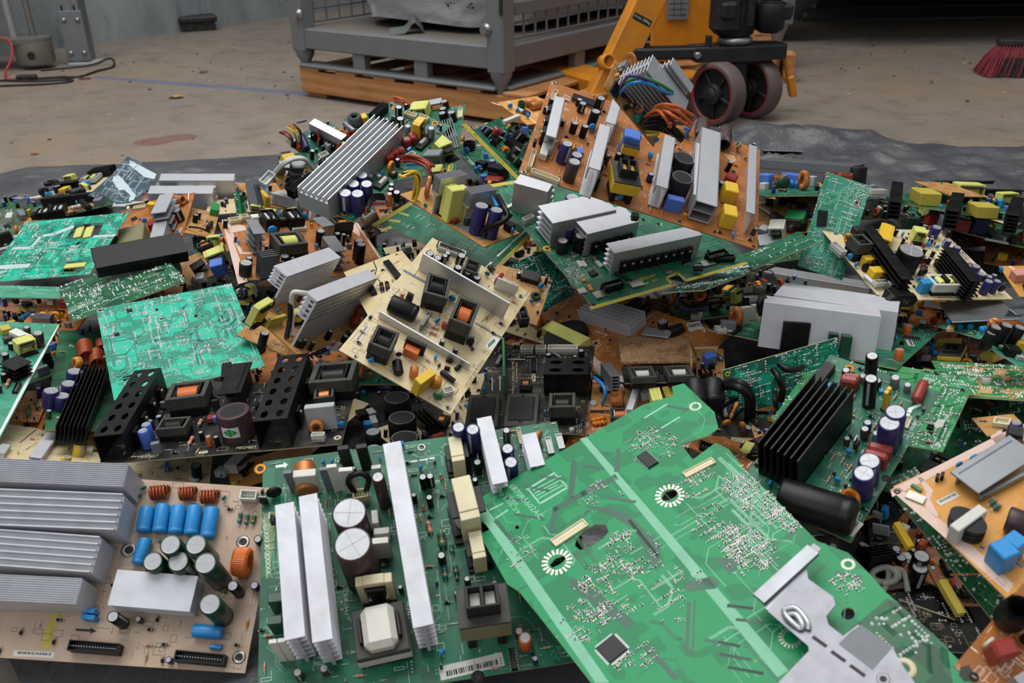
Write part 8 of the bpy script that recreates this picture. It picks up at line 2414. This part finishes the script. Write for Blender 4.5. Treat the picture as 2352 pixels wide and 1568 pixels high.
({"n":"circuit_board","l":"dark board with red, yellow and purple wires in the gap below the DIP board","m":"dkgreen","T":[0.3172,1.4046,0.0595,0.9917,0.082,0.0989,-0.1086,0.1233,0.9864],"o":[-52.7,-78.6,52.7,-78.6,52.7,78.6,-52.7,78.6]},"""wr rd 3 -61.7 66.9 10 -66.7 -8.6 20 -54.3 -0.4 10
wr rd 3 -29.2 6.3 20 -17.3 -15.3 30 -12.5 -61.3 40 -14 -71.2 30 -26.9 -49.3 20 -32.2 -19.2 16
wr or 3 -37.6 10.7 20 -57 -55.5 30 -62.2 -44.3 20
wr ye 3 -42.6 13.4 20 -58.8 -47.1 26 -59.2 -39.3 20
wr pu 3 -37.2 -10.3 20 -56.4 -75.3 30 -49.8 -89.7 24 -27.9 -86.1 16
wr bk 3 -36.7 -37.6 20 -37.3 -97.7 30 -11 -98.5 30 17.7 -65.7 20
wr pu 3 -26.8 -60.3 10 -18.6 -91.8 20 -1.3 -62.4 20
hs 9.9 -60.9 17.7 -8 49.4 17 ell 3 dk
bx -25.4 -71.4 16 -26.3 19 7.5 ws
tr 46.6 -4 25.5 52.5 11.6 23.4 band ye yg
bx 130.3 98.6 17.7 -82.8 12.5 10.3 ye film_capacitor
bx 72.3 80.1 11.5 -65.5 9.7 10.2 tl
tr 51.6 -33.6 25.3 47.9 9.7 26.8 band yg yg
lc 102.5 55 71 -97.5 6 ws
tv 15.2 25.2 14.2 -90.5 15.5 cu
bx 52.3 -37 37.2 -18.1 41.9 5.7 dk
rn 12 365 a"""),
({"n":"circuit_board","l":"vivid green solder side board showing between the cream board and the DIP board","m":"dkteal","T":[0.0459,1.2951,0.1499,0.5764,0.815,-0.06,0.6946,-0.45,0.5613],"o":[-63.7,-41.8,63.7,-41.8,63.7,41.8,-63.7,41.8]},"""sj 420 371 p
sc 49.2 1.6 6.3 dk
pt mask_teal -11.2 -21.6 40.8 -12.5 58 -27.3 -46.3 -42.3 -68.4 -47.5 -65.2 -36.1
td 40 372 mask_teal 2.5
td 20 373 trace 1"""),
({"n":"circuit_board","l":"tan board with a flat black rectifier block and green disc, behind the cream board","m":"tan","T":[0.0077,1.187,0.1754,0.9545,-0.2221,-0.1988,0.0951,-0.4054,0.9092],"o":[-41.5,-47.1,41.5,-47.1,41.5,47.1,-41.5,47.1]},"""bx 11.1 34.2 26.5 -1.5 17.4 9 bk rectifier
sc 8.3 45.4 3.8 dk
dc 29.7 20.5 11.1 bl
tf 27.3 1.6 14.1 6.8 dg dg
pt solder -5.6 32.9 -5.8 23.4 -4.2 23.3 -4 32.9
pt solder 2.5 33.5 3.4 23.2 5 23.3 4.1 33.6
pt solder 9.8 33.9 10.7 23.6 12.3 23.7 11.4 34
pt solder 18 34.6 17.9 24 19.5 24 19.5 34.6
sc 39.5 46.3 5.7 dk
sc 39.1 38 6.4 dk
pt pinkband 37.1 33.3 34.4 12.6 39.2 12 41.9 32.7
pt pinkband 32.1 1.7 31 -11.3 35.7 -11.8 36.8 1.3
tr 21 -48.1 12.5 29.3 23.3 20.5 frame bk bk
bx -55.4 19.4 10.5 -36.2 8.9 6.8 tk
dc -51.4 17.5 7.9 tl
rn 12 375 a
sk 60 376 silk"""),
({"n":"circuit_board","l":"brown board edge with pin rows and grey ribbed bars under the green heatsink board","m":"brown","T":[-0.264,1.7411,0.0971,0.0186,0.9658,-0.2586,0.9482,0.065,0.3109],"o":[-144.4,-21.3,144.4,-21.3,144.4,21.3,-144.4,21.3]},"""cn -59.6 7 234.7 2.8 5.5 6.5 bk
hs -59.6 -47.4 116.5 9.2 6.5 8.7 plate 3 ag
hs 30.6 -58.6 118.2 7.3 9.1 9.1 plate 3 ag
rn 6 378 a"""),
]
GAPS = [[-0.164,1.52,0.1],[-0.234,1.575,0.08],[-0.412,1.473,0.07],[-0.551,1.554,0.06],[-0.629,1.439,0.06],[-0.831,1.434,0.05],[-0.757,1.391,0.06],[-0.453,1.427,0.07],[-0.339,1.202,0.06],[-0.205,1.211,0.06],[-0.162,1.157,0.045],[-0.097,1.033,0.05],[-0.035,1.093,0.05],[0.017,1.298,0.08],[0.052,1.521,0.12],[-0.031,1.388,0.11],[0.062,1.001,0.05],[0.281,1.426,0.12],[0.391,1.442,0.08],[0.464,1.462,0.07],[0.549,1.629,0.08],[0.531,1.814,0.08],[0.745,1.831,0.08],[0.704,1.556,0.07],[0.745,1.322,0.07],[0.654,1.331,0.06],[0.685,1.255,0.05],[0.672,1.093,0.05],[0.577,1.026,0.05],[0.468,0.938,0.05],[0.279,0.978,0.06],[0.227,0.99,0.06],[0.162,0.997,0.05],[0.39,0.795,0.045],[0.46,0.793,0.045],[0.487,0.749,0.045],[0.65,1.018,0.06],[-0.372,1.955,0.12],[-0.472,2.066,0.1],[-0.075,2.281,0.11],[-0.094,1.743,0.15],[0.003,2.33,0.13],[0.134,1.49,0.13],[-0.602,2.002,0.06],[-0.554,1.688,0.07],[-0.809,2.149,0.05],[-1.136,2.08,0.045],[-1.024,2.107,0.045],[-1.021,1.779,0.045],[0.697,2.061,0.07],[0.626,2.104,0.08],[0.898,1.885,0.06],[1.053,1.876,0.06],[0.221,1.389,0.05],[0.514,1.354,0.06],[0.935,1.589,0.07],[0.889,1.717,0.06],[-0.017,1.714,0.14],[0.266,2.402,0.12],[0.344,1.635,0.2],[0.245,1.499,0.18],[-0.357,2.362,0.14],[-0.231,2.215,0.14],[-0.392,1.079,0.045],[-0.284,1.075,0.045],[-0.633,1.087,0.045],[-0.524,1.083,0.045],[-0.737,1.232,0.045],[-0.635,1.257,0.045],[0.238,1.146,0.05],[0.148,1.124,0.05],[0.325,1.024,0.05],[0.013,1.511,0.1],[0.043,1.493,0.09],[0.088,1.481,0.11],[-0.205,1.464,0.09],[-0.121,1.61,0.15],[-0.197,1.728,0.13],[0.062,1.404,0.07],[-0.578,1.29,0.05],[0.307,1.1,0.06],[0.27,1.33,0.045],[0.348,1.438,0.05]]
for head, spec in BOARDS: build_board(head, spec)
rg = random.Random(77)
for i, p in enumerate(GAPS):       # the nondescript boards that fill the hollows of the pile
    a = rg.uniform(0, 6.28); nz = Vector((rg.uniform(-.12, .12), rg.uniform(-.15, .06), 1)).normalized(); ax = Vector((math.cos(a), math.sin(a), 0)); ax = (ax - nz * ax.dot(nz)).normalized(); hw, hh = rg.uniform(60, 85), rg.uniform(45, 62)
    build_board({'n': 'circuit_board', 'l': 'nondescript circuit board mostly buried in the shadowed gaps of the pile', 'g': 'boards buried in the gaps', 'm': rg.choice(('green', 'dkgreen', 'tan', 'brown', 'black', 'black', 'dkgreen', 'cream', 'orange')),
                 'T': p + list(ax) + list(nz), 'o': [-hw, -hh, hw, -hh, hw, hh, -hw, hh], 's': i}, 'rn 15 %d b\nrn 10 %d c\nsk 20 %d silk' % (500 + i, 600 + i, 700 + i))
